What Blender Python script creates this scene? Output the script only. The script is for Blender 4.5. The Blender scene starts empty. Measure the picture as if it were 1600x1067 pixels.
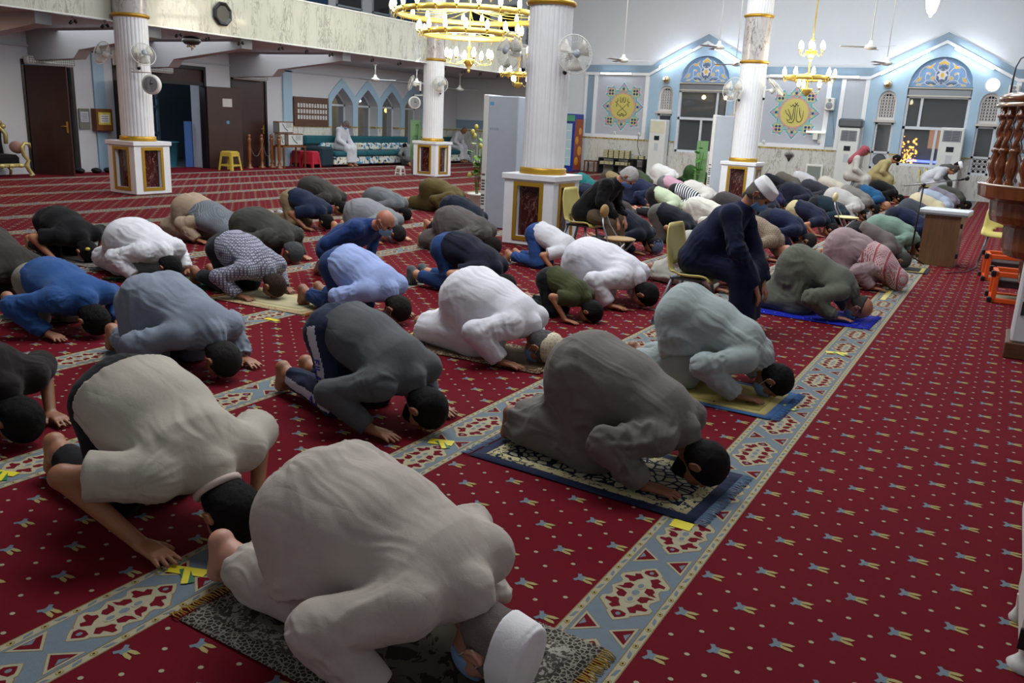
import bpy, math, random
import numpy as np
from mathutils import Vector, Matrix
scene = bpy.context.scene
COL = scene.collection
R = math.radians
# ---------------------------------------------------------------- camera
H = 1.65
F0, YAW, PITCH, ROLL = 1319.0, -0.5200, 0.25714, 0.047225
def cam_axes():
    cy, sy, cp, sp = math.cos(YAW), math.sin(YAW), math.cos(PITCH), math.sin(PITCH)
    f = Vector((sy*cp, cy*cp, -sp)); r = Vector((cy, -sy, 0)); u = r.cross(f)
    cr, sr = math.cos(ROLL), math.sin(ROLL)
    return cr*r + sr*u, -sr*r + cr*u, f
r_, u_, f_ = cam_axes()
cam_d = bpy.data.cameras.new('camera'); cam = bpy.data.objects.new('camera', cam_d); COL.objects.link(cam)
M = Matrix((r_, u_, -f_)).transposed().to_4x4(); M.translation = Vector((0, 0, H))
cam.matrix_world = M
cam_d.sensor_width = 36.0; cam_d.lens = F0/1600*36.0; cam_d.clip_start = 0.05; cam_d.clip_end = 200
scene.camera = cam
# ---------------------------------------------------------------- world, exposure
scene.view_settings.view_transform = 'Standard'; scene.view_settings.look = 'None'
scene.view_settings.gamma = 1.0; scene.view_settings.use_curve_mapping = False
scene.view_settings.exposure = 0.0
w = bpy.data.worlds.new('world'); scene.world = w; w.use_nodes = True
w.node_tree.nodes['Background'].inputs[0].default_value = (0.01, 0.014, 0.025, 1)
w.node_tree.nodes['Background'].inputs[1].default_value = 1.0
# ---------------------------------------------------------------- hall lights (unseen ceiling lamps above the frame, plus added area lights)
def area(name, loc, size, power, col, rot=(0, 0, 0), sy=None):
    d = bpy.data.lights.new(name, 'AREA'); d.energy = power; d.color = col; d.size = size
    if sy: d.shape = 'RECTANGLE'; d.size_y = sy
    o = bpy.data.objects.new(name, d); COL.objects.link(o); o.location = loc; o.rotation_euler = rot
    return o
def point(name, loc, power, col, rad=0.1):
    d = bpy.data.lights.new(name, 'POINT'); d.energy = power; d.color = col; d.shadow_soft_size = rad
    o = bpy.data.objects.new(name, d); COL.objects.link(o); o.location = loc
    return o
COOL = (0.88, 0.95, 1.0)
area('ceiling_lamp', (-5.5, 22.5, 6.7), 9.0, 470, COOL, sy=5.0)
area('ceiling_lamp', (-5.5, 14.0, 6.7), 8.0, 640, COOL, sy=5.0)
area('ceiling_lamp', (-4.5, 6.0, 6.7), 6.0, 500, (0.95, 0.97, 1.0), sy=3.0)
area('far_wall_fill', (-5.0, 12.0, 6.2), 8.0, 330, COOL, (R(68), 0, 0), 1.0)  # added area light without a fixture, aimed to brighten the far wall
area('gallery_lamp', (-16.3, 17.0, 2.99), 2.5, 230, COOL, sy=14.0)
area('gallery_lamp', (-16.3, 7.0, 2.99), 1.5, 60, (1.0, 0.66, 0.46), sy=2.0)
area('gallery_side_fill', (-11.5, 16.0, 6.6), 3.0, 210, COOL, (0, R(35), 0), 14.0)  # unseen area light above the nave, turned toward the gallery; no fixture
# ================================================================= materials
_m = {}
def lin(c):
    if isinstance(c, str):
        c = tuple(int(c[i:i+2], 16)/255 for i in (0, 2, 4))
        c = tuple(v/12.92 if v <= .04045 else ((v+.055)/1.055)**2.4 for v in c)
    return tuple(c)[:3] + (1.0,)
class NT:
    def __init__(s, name):
        s.m = bpy.data.materials.new(name); s.m.use_nodes = True; s.t = s.m.node_tree
        s.b = s.t.nodes['Principled BSDF']
    def n(s, typ, **kw):
        nd = s.t.nodes.new(typ)
        for k, v in kw.items(): setattr(nd, k, v)
        return nd
    def l(s, a, b): s.t.links.new(a, b)
    def set(s, **kw):
        for k, v in kw.items():
            s.b.inputs[k.replace('_', ' ')].default_value = v
        return s
    def mixc(s, fac, a, b):
        nd = s.n('ShaderNodeMix', data_type='RGBA')
        for sock, v in ((nd.inputs[0], fac), (nd.inputs[6], a), (nd.inputs[7], b)):
            if isinstance(v, bpy.types.NodeSocket): s.l(v, sock)
            else: sock.default_value = v
        return nd.outputs[2]
    def math(s, op, a, b=None, clamp=False):
        nd = s.n('ShaderNodeMath', operation=op); nd.use_clamp = clamp
        for i, v in enumerate((a, b)):
            if v is None: continue
            if isinstance(v, bpy.types.NodeSocket): s.l(v, nd.inputs[i])
            else: nd.inputs[i].default_value = v
        return nd.outputs[0]
    def coord(s, scale=(1, 1, 1), rot=(0, 0, 0), kind='Object', loc=(0, 0, 0)):
        tc = s.n('ShaderNodeTexCoord'); mp = s.n('ShaderNodeMapping')
        mp.inputs['Scale'].default_value = scale; mp.inputs['Rotation'].default_value = rot; mp.inputs['Location'].default_value = loc
        s.l(tc.outputs[kind], mp.inputs[0]); return mp.outputs[0]
    def noise(s, vec, scale, detail=3, rough=.5, dist=0):
        nd = s.n('ShaderNodeTexNoise'); nd.inputs['Scale'].default_value = scale
        nd.inputs['Detail'].default_value = detail; nd.inputs['Roughness'].default_value = rough; nd.inputs['Distortion'].default_value = dist
        s.l(vec, nd.inputs['Vector']); return nd.outputs['Fac']
    def ramp(s, fac, stops):
        nd = s.n('ShaderNodeValToRGB'); cr = nd.color_ramp
        while len(cr.elements) < len(stops): cr.elements.new(.5)
        for e, (p, c) in zip(cr.elements, stops): e.position = p; e.color = c
        s.l(fac, nd.inputs[0]); return nd.outputs[0]
    def bump(s, h, strength=.3, dist=.01):
        nd = s.n('ShaderNodeBump'); nd.inputs['Strength'].default_value = strength; nd.inputs['Distance'].default_value = dist
        s.l(h, nd.inputs['Height']); s.l(nd.outputs[0], s.b.inputs['Normal'])
def plain(name, col, rough=.5, metal=0, coat=0, emit=None, es=1.0, var=.06, spec=.5):
    key = (name, str(col), rough, metal, str(emit), es)
    if key in _m: return _m[key]
    t = NT(name); c = lin(col)
    if emit is not None:
        t.b.inputs['Emission Color'].default_value = lin(emit); t.b.inputs['Emission Strength'].default_value = es
    if var:
        f = t.noise(t.coord(), 7, 4)
        d = tuple(v*(1-var) for v in c[:3])+(1,); u = tuple(min(1, v*(1+var)) for v in c[:3])+(1,)
        t.l(t.mixc(f, d, u), t.b.inputs['Base Color'])
    else: t.b.inputs['Base Color'].default_value = c
    t.set(Roughness=rough, Metallic=metal)
    t.b.inputs['Specular IOR Level'].default_value = spec
    t.b.inputs['Coat Weight'].default_value = coat
    _m[key] = t.m; return t.m
def cloth(col, kind='plain', col2=None, sc=1.0):
    key = ('cloth', str(col), kind, str(col2), sc)
    if key in _m: return _m[key]
    t = NT('cloth_'+kind); c = lin(col); v = t.coord()
    base = t.mixc(t.noise(v, 9, 4), tuple(x*.9 for x in c[:3])+(1,), tuple(min(1, x*1.08) for x in c[:3])+(1,))
    if kind in ('check', 'stripe', 'kef', 'kefbig', 'denim'):
        c2 = lin(col2 or 'FFFFFF'); sep = t.n('ShaderNodeSeparateXYZ'); t.l(v, sep.inputs[0])
        def line(axis, per, w):
            a = t.math('FRACT', t.math('MULTIPLY', sep.outputs[axis], 1/per)); return t.math('LESS_THAN', a, w)
        if kind == 'check':
            lx = line(0, .022, .3); ly = line(1, .022, .3); lz = line(2, .022, .3)
            m = t.math('MAXIMUM', t.math('MAXIMUM', lx, ly), lz); m = t.math('MULTIPLY', m, .8)
            base = t.mixc(m, base, c2)
        elif kind == 'stripe':
            base = t.mixc(line(0, .035*sc, .45), base, c2)
        elif kind == 'kefbig':
            a = t.math('FRACT', t.math('MULTIPLY', t.math('ADD', sep.outputs[0], sep.outputs[1]), 1/.026)); b = t.math('FRACT', t.math('MULTIPLY', t.math('SUBTRACT', sep.outputs[1], sep.outputs[0]), 1/.026))
            m = t.math('MULTIPLY', t.math('GREATER_THAN', a, .42), t.math('GREATER_THAN', b, .42)); bd = line(0, .125, .22); bd2 = line(0, .125, .07)
            m = t.math('MULTIPLY', t.math('MAXIMUM', m, bd), t.math('SUBTRACT', 1.0, bd2)); base = t.mixc(t.math('MULTIPLY', m, .85), base, c2)
        elif kind == 'kef':
            a = t.math('FRACT', t.math('MULTIPLY', t.math('ADD', sep.outputs[0], sep.outputs[1]), 1/.014)); b = t.math('FRACT', t.math('MULTIPLY', t.math('SUBTRACT', sep.outputs[1], sep.outputs[2]), 1/.014))
            m = t.math('MULTIPLY', t.math('GREATER_THAN', a, .35), t.math('GREATER_THAN', b, .35))
            base = t.mixc(m, base, c2)
        elif kind == 'denim':
            base = t.mixc(t.math('MULTIPLY', t.noise(t.coord(scale=(1, 1, 3)), 60, 6, .8), .5), base, c2)
    t.l(base, t.b.inputs['Base Color'])
    t.set(Roughness=.88); t.b.inputs['Sheen Weight'].default_value = .07; t.b.inputs['Sheen Roughness'].default_value = .5
    t.b.inputs['Specular IOR Level'].default_value = .2
    h = t.math('ADD', t.math('MULTIPLY', t.noise(v, 420, 2), .10), t.math('MULTIPLY', t.noise(t.coord(scale=(1, 1.6, 1)), 22, 4, .55, .6), .30))
    cr = t.noise(t.coord(scale=(3.0, 10, 8), rot=(0, .35, .15)), .62, 2, .4, .9); cr = t.math('ABSOLUTE', t.math('SUBTRACT', cr, .5))
    c2_ = t.noise(t.coord(scale=(7, 5, 9), rot=(.6, .2, .9)), .7, 2, .4, 1.0); c2_ = t.math('ABSOLUTE', t.math('SUBTRACT', c2_, .5))
    h = t.math('ADD', h, t.math('ADD', t.math('MULTIPLY', cr, 2.2), t.math('MULTIPLY', c2_, 1.2)))
    t.bump(h, .42, .014)
    _m[key] = t.m; return t.m
def skin(col):
    key = ('skin', str(col))
    if key in _m: return _m[key]
    t = NT('skin'); c = lin(col); v = t.coord()
    b = t.mixc(t.noise(v, 14, 4), tuple(x*.82 for x in c[:3])+(1,), (min(1, c[0]*1.15), c[1]*1.02, c[2], 1))
    t.l(b, t.b.inputs['Base Color']); t.set(Roughness=.5)
    t.b.inputs['Subsurface Weight'].default_value = .12; t.b.inputs['Subsurface Radius'].default_value = (.012, .005, .003); t.b.inputs['Subsurface Scale'].default_value = 1
    t.bump(t.noise(v, 180, 3), .15, .003)
    _m[key] = t.m; return t.m
def hairm(col):
    key = ('hair', str(col))
    if key in _m: return _m[key]
    t = NT('hair'); c = lin(col); v = t.coord(scale=(1, 5, 1))
    n = t.noise(v, 160, 4, .7)
    t.l(t.mixc(n, tuple(x*.55 for x in c[:3])+(1,), tuple(min(1, x*1.5) for x in c[:3])+(1,)), t.b.inputs['Base Color'])
    t.set(Roughness=.7); t.b.inputs['Specular IOR Level'].default_value = .22; t.bump(t.math('ADD', n, t.math('MULTIPLY', t.noise(t.coord(), 45, 3, .6), 1.5)), 1.0, .012)
    _m[key] = t.m; return t.m
def marble(name, c1, c2, sc=1.0, rough=.15, thr=.035, coat=.3, tilt=(0, .5, 0), streak=False):
    if name in _m: return _m[name]
    t = NT(name); v = t.coord(scale=(sc, sc, sc*.45), rot=tilt) if not streak else t.coord(scale=(sc*2.4, sc*2.4, sc*.55), rot=(.5, .35, 0))
    nz = t.noise(v, 2.2, 7, .62, 1.4); a = t.math('ABSOLUTE', t.math('SUBTRACT', nz, .5))
    vein = t.ramp(a, [(0.0, (1, 1, 1, 1)), (thr, (0, 0, 0, 1))])
    patch = t.noise(v, 1.3, 4)
    vein = t.math('MULTIPLY', vein, t.math('MULTIPLY', t.math('SUBTRACT', patch, .38), 4, clamp=True), clamp=True)
    c = lin(c1); base = t.mixc(t.noise(v, 3, 5), tuple(x*.93 for x in c[:3])+(1,), c)
    t.l(t.mixc(vein, base, lin(c2)), t.b.inputs['Base Color']); t.set(Roughness=rough)
    t.b.inputs['Coat Weight'].default_value = coat
    _m[name] = t.m; return t.m
def wood(name, c1, c2, rough=.35, axis='Z', sc=1.0, coat=.2):
    key = (name, axis)
    if key in _m: return _m[key]
    s = {'X': (1.5, 22, 22), 'Y': (22, 1.5, 22), 'Z': (22, 22, 1.5)}[axis]
    t = NT(name); v = t.coord(scale=tuple(q*sc for q in s)); n = t.noise(v, 1.0, 5, .6, .8)
    t.l(t.ramp(n, [(.3, lin(c1)), (.7, lin(c2))]), t.b.inputs['Base Color']); t.set(Roughness=rough)
    t.b.inputs['Coat Weight'].default_value = coat; t.bump(n, .1, .003)
    _m[key] = t.m; return t.m
def glass(name='window_glass', col=(.8, .88, .9), rough=.02):
    if name in _m: return _m[name]
    t = NT(name); t.set(Roughness=rough); t.b.inputs['Base Color'].default_value = col+(1,)
    t.b.inputs['Transmission Weight'].default_value = 1; t.b.inputs['IOR'].default_value = 1.08
    _m[name] = t.m; return t.m
GOLD = plain('gold_paint', 'B8902F', .38, .55); BRASS = plain('polished_brass', 'E8CE6A', .28, .65, var=.02)
WHITEP = plain('white_paint', 'DFE1E4', .45); WPLAST = plain('white_plastic', 'DDDDD6', .35, var=.03)
BLACKP = plain('black_plastic', '0E0E10', .4); STEEL = plain('steel', '9A9CA0', .3, .9); GREYM = plain('grey_metal', '55585C', .4, .6)
YELP = plain('yellow_plastic', 'CDBE6A', .4)
# ================================================================= mesh helpers
class MB:
    def __init__(s): s.v = []; s.f = []; s.mi = []; s.cur = 0; s.sm = []; s.smooth = False
    def raw(s, vs, fs, M=None, smooth=None):
        o = len(s.v)
        if M is not None: vs = [tuple(M @ Vector(v)) for v in vs]
        s.v += [tuple(v) for v in vs]; s.f += [tuple(i+o for i in f) for f in fs]
        s.mi += [s.cur]*len(fs); s.sm += [s.smooth if smooth is None else smooth]*len(fs); return s
    def box(s, x0, x1, y0, y1, z0, z1, M=None, bev=0.0):
        if bev <= 0:
            vs = [(x, y, z) for x in (x0, x1) for y in (y0, y1) for z in (z0, z1)]
            return s.raw(vs, [(0, 1, 3, 2), (4, 6, 7, 5), (0, 4, 5, 1), (2, 3, 7, 6), (0, 2, 6, 4), (1, 5, 7, 3)], M)
        b = min(bev, (x1-x0)*.45, (y1-y0)*.45, (z1-z0)*.45)
        pts = [(x, y) for x, y in ((x0+b, y0), (x1-b, y0), (x1, y0+b), (x1, y1-b), (x1-b, y1), (x0+b, y1), (x0, y1-b), (x0, y0+b))]
        ins = [(min(max(x, x0+b), x1-b), min(max(y, y0+b), y1-b)) for x, y in pts]
        vs = []
        for z, P in ((z0, ins), (z0+b, pts), (z1-b, pts), (z1, ins)):
            vs += [(x, y, z) for x, y in P]
        fs = []
        for k in range(3):
            for i in range(8):
                j = (i+1) % 8; fs.append((k*8+i, k*8+j, k*8+8+j, k*8+8+i))
        fs.append(tuple(range(7, -1, -1))); fs.append(tuple(range(24, 32)))
        return s.raw(vs, fs, M)
    def lathe(s, prof, n=24, M=None, smooth=True, a0=0, a1=2*math.pi, mod=None):
        full = abs(a1-a0-2*math.pi) < 1e-6; m = n if full else n+1; vs = []
        for r, z in prof:
            for i in range(m):
                a = a0+(a1-a0)*i/n; rr = r*(mod(a) if mod else 1); vs.append((rr*math.cos(a), rr*math.sin(a), z))
        fs = []
        for k in range(len(prof)-1):
            for i in range(n):
                j = (i+1) % m; fs.append((k*m+i, k*m+j, (k+1)*m+j, (k+1)*m+i))
        s.raw(vs, fs, M, smooth)
        closed = tuple(prof[0]) == tuple(prof[-1])
        if full and not closed and prof[0][0] > 1e-5: s.raw(vs[:m], [tuple(range(m-1, -1, -1))], M, False)
        if full and not closed and prof[-1][0] > 1e-5: s.raw(vs[-m:], [tuple(range(m))], M, False)
        return s
    def tube(s, pts, r, n=8, M=None, closed=False):
        pts = [Vector(p) for p in pts]; N = len(pts); vs = []; fs = []; up = Vector((0, 0, 1)); prev = None
        for i, p in enumerate(pts):
            a = pts[(i-1) % N] if (i > 0 or closed) else p; b = pts[(i+1) % N] if (i < N-1 or closed) else p
            t = (b-a).normalized()
            if prev is None:
                q = t.cross(up)
                if q.length < 1e-3: q = t.cross(Vector((1, 0, 0)))
                q.normalize()
            else:
                q = prev - t*prev.dot(t)
                if q.length < 1e-5: q = t.cross(up)
                q.normalize()
            prev = q; e = t.cross(q); rr = r[i] if isinstance(r, (list, tuple)) else r
            for k in range(n):
                a_ = 2*math.pi*k/n; vs.append(tuple(p+q*(rr*math.cos(a_))+e*(rr*math.sin(a_))))
        for i in range(N if closed else N-1):
            j = (i+1) % N
            for k in range(n): l = (k+1) % n; fs.append((i*n+k, j*n+k, j*n+l, i*n+l))
        if not closed: fs.append(tuple(range(n))); fs.append(tuple(range((N-1)*n+n-1, (N-1)*n-1, -1)))
        return s.raw(vs, fs, M, True)
    def prism(s, poly, z0, z1, M=None):
        n = len(poly); vs = [(x, y, z0) for x, y in poly]+[(x, y, z1) for x, y in poly]
        fs = [tuple(range(n-1, -1, -1)), tuple(range(n, 2*n))]+[(i, (i+1) % n, n+(i+1) % n, n+i) for i in range(n)]
        return s.raw(vs, fs, M)
    def ball(s, c, r, n=12, M=None, sx=1, sy=1, sz=1):
        prof = [(math.sin(math.pi*i/n)*r if 0 < i < n else 0.0, -math.cos(math.pi*i/n)*r) for i in range(n+1)]
        T = Matrix.Translation(c) @ Matrix.Diagonal((sx, sy, sz, 1))
        if M is not None: T = M @ T
        return s.lathe(prof, max(8, n), T)
    def sheet(s, G, th, mask=None, M=None):
        # G: array (nu,nv,3) of points; closed slab of thickness th along the normals
        G = np.array(G, float); nu, nv = G.shape[:2]
        du = np.gradient(G, axis=0); dv = np.gradient(G, axis=1); N = np.cross(du, dv); N /= (np.linalg.norm(N, axis=2, keepdims=True)+1e-9)
        A = G+N*th/2; B = G-N*th/2; vs = [tuple(p) for p in A.reshape(-1, 3)]+[tuple(p) for p in B.reshape(-1, 3)]
        if mask is None: mask = np.ones((nu-1, nv-1), bool)
        o = nu*nv; fs = []; ix = lambda i, j: i*nv+j
        for i in range(nu-1):
            for j in range(nv-1):
                if not mask[i, j]: continue
                a, b, c, d = ix(i, j), ix(i+1, j), ix(i+1, j+1), ix(i, j+1)
                fs.append((a, b, c, d)); fs.append((o+d, o+c, o+b, o+a))
                for (e, f), (ni, nj) in (((a, b), (i, j-1)), ((b, c), (i+1, j)), ((c, d), (i, j+1)), ((d, a), (i-1, j))):
                    if not (0 <= ni < nu-1 and 0 <= nj < nv-1 and mask[ni, nj]): fs.append((f, e, o+e, o+f))
        return s.raw(vs, fs, M, True)
    def build(s, name, mats, parent=None, loc=None, rot=None):
        me = bpy.data.meshes.new(name); me.from_pydata(s.v, [], s.f)
        if not isinstance(mats, (list, tuple)): mats = [mats]
        for m in mats: me.materials.append(m)
        me.polygons.foreach_set('material_index', s.mi); me.polygons.foreach_set('use_smooth', s.sm); me.update()
        o = bpy.data.objects.new(name, me); COL.objects.link(o)
        if parent: o.parent = parent
        if loc is not None: o.location = loc
        if rot is not None: o.rotation_euler = rot
        return o
def tag(o, label=None, cat=None, group=None, kind=None):
    if label: o['label'] = label
    if cat: o['category'] = cat
    if group: o['group'] = group
    if kind: o['kind'] = kind
    return o
def thing(name, label, cat, loc=(0, 0, 0), rz=0, group=None, s=1.0):
    o = bpy.data.objects.new(name, None); COL.objects.link(o); o.location = loc; o.rotation_euler = (0, 0, rz)
    o.scale = (s, s, s); o.empty_display_size = .1
    return tag(o, label, cat, group)
def dup(o, parent=None):
    c = o.copy(); COL.objects.link(c)
    if parent is not None: c.parent = parent
    for ch in list(o.children): dup(ch, c)
    return c
def copyof(o, label, loc=None, rz=None, group=None, s=None):
    c = dup(o); c['label'] = label
    if loc is not None: c.location = loc
    if rz is not None: c.rotation_euler = (0, 0, rz)
    if group: c['group'] = group
    if s: c.scale = (s, s, s)
    return c
def struct(name, mb, mats, **k):
    return tag(mb.build(name, mats, **k), kind='structure')
def T(x=0, y=0, z=0): return Matrix.Translation((x, y, z))
def RX(a): return Matrix.Rotation(a, 4, 'X')
def RY(a): return Matrix.Rotation(a, 4, 'Y')
def RZ(a): return Matrix.Rotation(a, 4, 'Z')
# ================================================================= people: smooth-blended volumes turned into meshes
def hsh(ix, iy, iz, seed):
    with np.errstate(over='ignore'):
        n = ix.astype(np.int64)*374761393+iy.astype(np.int64)*668265263+iz.astype(np.int64)*2147483647+np.int64(seed)*974634777
        n = (n ^ (n >> 13))*1274126177; n = n ^ (n >> 16)
    return (n & 0xffff)/32767.5-1
def vnoise(P, seed=0):
    I = np.floor(P).astype(np.int64); f = P-I; f = f*f*f*(f*(f*6-15)+10); out = 0
    for a in (0, 1):
        for b in (0, 1):
            for c in (0, 1):
                w = (f[:, 0] if a else 1-f[:, 0])*(f[:, 1] if b else 1-f[:, 1])*(f[:, 2] if c else 1-f[:, 2])
                out = out+w*hsh(I[:, 0]+a, I[:, 1]+b, I[:, 2]+c, seed)
    return out
V = lambda *a: np.array(a, float)
def nrm(v): v = np.asarray(v, float); return v/(np.linalg.norm(v)+1e-12)
class Cap:   # tapered, optionally flattened capsule; ca / cb = flat cut ends
    def __init__(s, a, b, ra, rb, side=None, ratio=1.0, ca=False, cb=False, k=.03, fold=None):
        s.a = V(*a); s.b = V(*b); s.ra = ra; s.rb = rb; s.ratio = ratio; s.ca = ca; s.cb = cb; s.k = k; s.fold = fold
        s.ba = s.b-s.a; s.L = np.linalg.norm(s.ba)+1e-9; s.t = s.ba/s.L
        if side is None: side = (0, 1, 0)
        sd = V(*side); sd = sd-s.t*(sd@s.t)
        if np.linalg.norm(sd) < 1e-3: sd = V(1, 0, 0)-s.t*s.t[0]
        s.side = nrm(sd); s.e = np.cross(s.t, s.side)
        R_ = max(ra, rb)*max(ratio, 1)+k; s.lo = np.minimum(s.a, s.b)-R_; s.hi = np.maximum(s.a, s.b)+R_
    def d(s, X, Y, Z):
        px, py, pz = X-s.a[0], Y-s.a[1], Z-s.a[2]
        h0 = (px*s.t[0]+py*s.t[1]+pz*s.t[2])/s.L
        h = np.clip(h0, None if s.ca else 0.0, None if s.cb else 1.0) if not (s.ca and s.cb) else h0
        hr = np.clip(h0, 0, 1); q = h*s.L
        vx, vy, vz = px-q*s.t[0], py-q*s.t[1], pz-q*s.t[2]
        if s.ratio != 1.0:
            c = (vx*s.side[0]+vy*s.side[1]+vz*s.side[2])*(1-1/s.ratio)
            vx, vy, vz = vx-c*s.side[0], vy-c*s.side[1], vz-c*s.side[2]
        d = np.sqrt(vx*vx+vy*vy+vz*vz)-(s.ra+(s.rb-s.ra)*hr)
        if s.cb: d = np.maximum(d, (h0-1)*s.L)
        if s.ca: d = np.maximum(d, -h0*s.L)
        return d
    def uv(s, P):
        q = P-s.a; return q@s.t, np.arctan2(q@s.e, q@s.side/s.ratio)
class Ell:
    def __init__(s, c, r, ax=None, k=.02, fold=None):
        s.c = V(*c); s.r = V(*r); s.ax = np.eye(3) if ax is None else np.array(ax, float); s.k = k; s.fold = fold
        R_ = max(r)+k; s.lo = s.c-R_; s.hi = s.c+R_
        s.t = s.ax[0]; s.side = s.ax[1]; s.e = s.ax[2]
    def d(s, X, Y, Z):
        px, py, pz = X-s.c[0], Y-s.c[1], Z-s.c[2]; q = [(px*a[0]+py*a[1]+pz*a[2]) for a in s.ax]
        k0 = np.sqrt((q[0]/s.r[0])**2+(q[1]/s.r[1])**2+(q[2]/s.r[2])**2)
        k1 = np.sqrt((q[0]/s.r[0]**2)**2+(q[1]/s.r[1]**2)**2+(q[2]/s.r[2]**2)**2)+1e-9
        return k0*(k0-1)/k1
    def uv(s, P):
        q = P-s.c; return q@s.t, np.arctan2(q@s.e, q@s.side)
def smin(a, b, k):
    if k <= 1e-5: return np.minimum(a, b)
    h = np.clip(k-np.abs(a-b), 0, None)/k; return np.minimum(a, b)-h*h*k*.25
def voxel_mesh(prims, h, cuts=(), floor=0.003, subs=()):
    lo = np.min([p.lo for p in prims], 0)-h*2; hi = np.max([p.hi for p in prims], 0)+h*2
    lo[2] = max(lo[2], floor-h*2.5)
    n = np.ceil((hi-lo)/h).astype(int)+1
    ax = [(lo[i]+h*np.arange(n[i])).astype(np.float32) for i in range(3)]
    Fd = np.full(n, .5, np.float32)
    def region(p, m):
        i0 = np.maximum(((p.lo-m-lo)/h).astype(int), 0); i1 = np.minimum(((p.hi+m-lo)/h).astype(int)+2, n)
        return tuple(slice(a, b) for a, b in zip(i0, i1))
    for p in prims:
        sl = region(p, h*1.5)
        if any(q.stop <= q.start for q in sl): continue
        X = ax[0][sl[0]][:, None, None]; Y = ax[1][sl[1]][None, :, None]; Z = ax[2][sl[2]][None, None, :]
        Fd[sl] = smin(Fd[sl], p.d(X, Y, Z).astype(np.float32), p.k)
    for p in subs:
        sl = region(p, h*1.5)
        if any(q.stop <= q.start for q in sl): continue
        X = ax[0][sl[0]][:, None, None]; Y = ax[1][sl[1]][None, :, None]; Z = ax[2][sl[2]][None, None, :]
        Fd[sl] = -smin(-Fd[sl], p.d(X, Y, Z).astype(np.float32), p.k)
    X = ax[0][:, None, None]; Y = ax[1][None, :, None]; Z = ax[2][None, None, :]
    for nx, ny, nz, off in cuts:    # keep n.p < off
        Fd = np.maximum(Fd, (X*nx+Y*ny+Z*nz-off).astype(np.float32))
    if floor is not None: Fd = np.maximum(Fd, floor-Z)
    Fd[[0, -1]] = .5; Fd[:, [0, -1]] = .5; Fd[:, :, [0, -1]] = .5
    S = Fd < 0
    C = np.zeros(np.array(n)-1, np.int8)
    for a in (0, 1):
        for b in (0, 1):
            for c in (0, 1): C += S[a:n[0]-1+a, b:n[1]-1+b, c:n[2]-1+c]
    act = (C > 0) & (C < 8); idx = np.argwhere(act)
    if len(idx) == 0: return np.zeros((0, 3)), np.zeros((0, 4), int)
    cid = np.full(C.shape, -1, np.int32); cid[act] = np.arange(len(idx))
    corner = {}
    for a in (0, 1):
        for b in (0, 1):
            for c in (0, 1): corner[a, b, c] = Fd[idx[:, 0]+a, idx[:, 1]+b, idx[:, 2]+c]
    acc = np.zeros((len(idx), 3)); cnt = np.zeros(len(idx))
    for axis in range(3):
        for a in (0, 1):
            for b in (0, 1):
                c0 = [a, b]; c0.insert(axis, 0); c1 = [a, b]; c1.insert(axis, 1)
                v0 = corner[tuple(c0)]; v1 = corner[tuple(c1)]; m = (v0 < 0) != (v1 < 0)
                t = np.where(m, v0/np.where(m, v0-v1, 1), 0)
                p = np.tile(np.array(c0, float), (len(idx), 1)); p[:, axis] = t
                acc += p*m[:, None]; cnt += m
    Vt = lo+(idx+acc/cnt[:, None])*h
    quads = []
    for axis in range(3):
        sl0 = [slice(None)]*3; sl1 = [slice(None)]*3; sl0[axis] = slice(0, -1); sl1[axis] = slice(1, None)
        A = S[tuple(sl0)]; B = S[tuple(sl1)]; E = np.argwhere(A != B)
        if len(E) == 0: continue
        o1, o2 = [(1, 2), (2, 0), (0, 1)][axis]
        E = E[(E[:, o1] > 0) & (E[:, o2] > 0)]
        flip = A[tuple(E.T)]
        def cell(d1, d2):
            q = E.copy(); q[:, o1] -= d1; q[:, o2] -= d2; return cid[tuple(q.T)]
        q = np.stack([cell(1, 1), cell(0, 1), cell(0, 0), cell(1, 0)], 1)
        q[~flip] = q[~flip][:, ::-1]; quads.append(q)
    Q = np.concatenate(quads); Q = Q[(Q >= 0).all(1)]
    return Vt, Q
def vnormals(Vt, Q):
    a = Vt[Q[:, 2]]-Vt[Q[:, 0]]; b = Vt[Q[:, 3]]-Vt[Q[:, 1]]; fn = np.cross(a, b); N = np.zeros_like(Vt)
    for i in range(4): np.add.at(N, Q[:, i], fn)
    return N/(np.linalg.norm(N, axis=1, keepdims=True)+1e-12)
def relax(Vt, Q, it=1, lam=.5):
    n = len(Vt)
    for _ in range(it):
        S_ = np.zeros_like(Vt); C_ = np.zeros(n)
        for i in range(4):
            j = (i+1) % 4
            np.add.at(S_, Q[:, i], Vt[Q[:, j]]); np.add.at(C_, Q[:, i], 1)
            np.add.at(S_, Q[:, j], Vt[Q[:, i]]); np.add.at(C_, Q[:, j], 1)
        Vt = Vt+(S_/np.maximum(C_, 1)[:, None]-Vt)*lam
    return Vt
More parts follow.
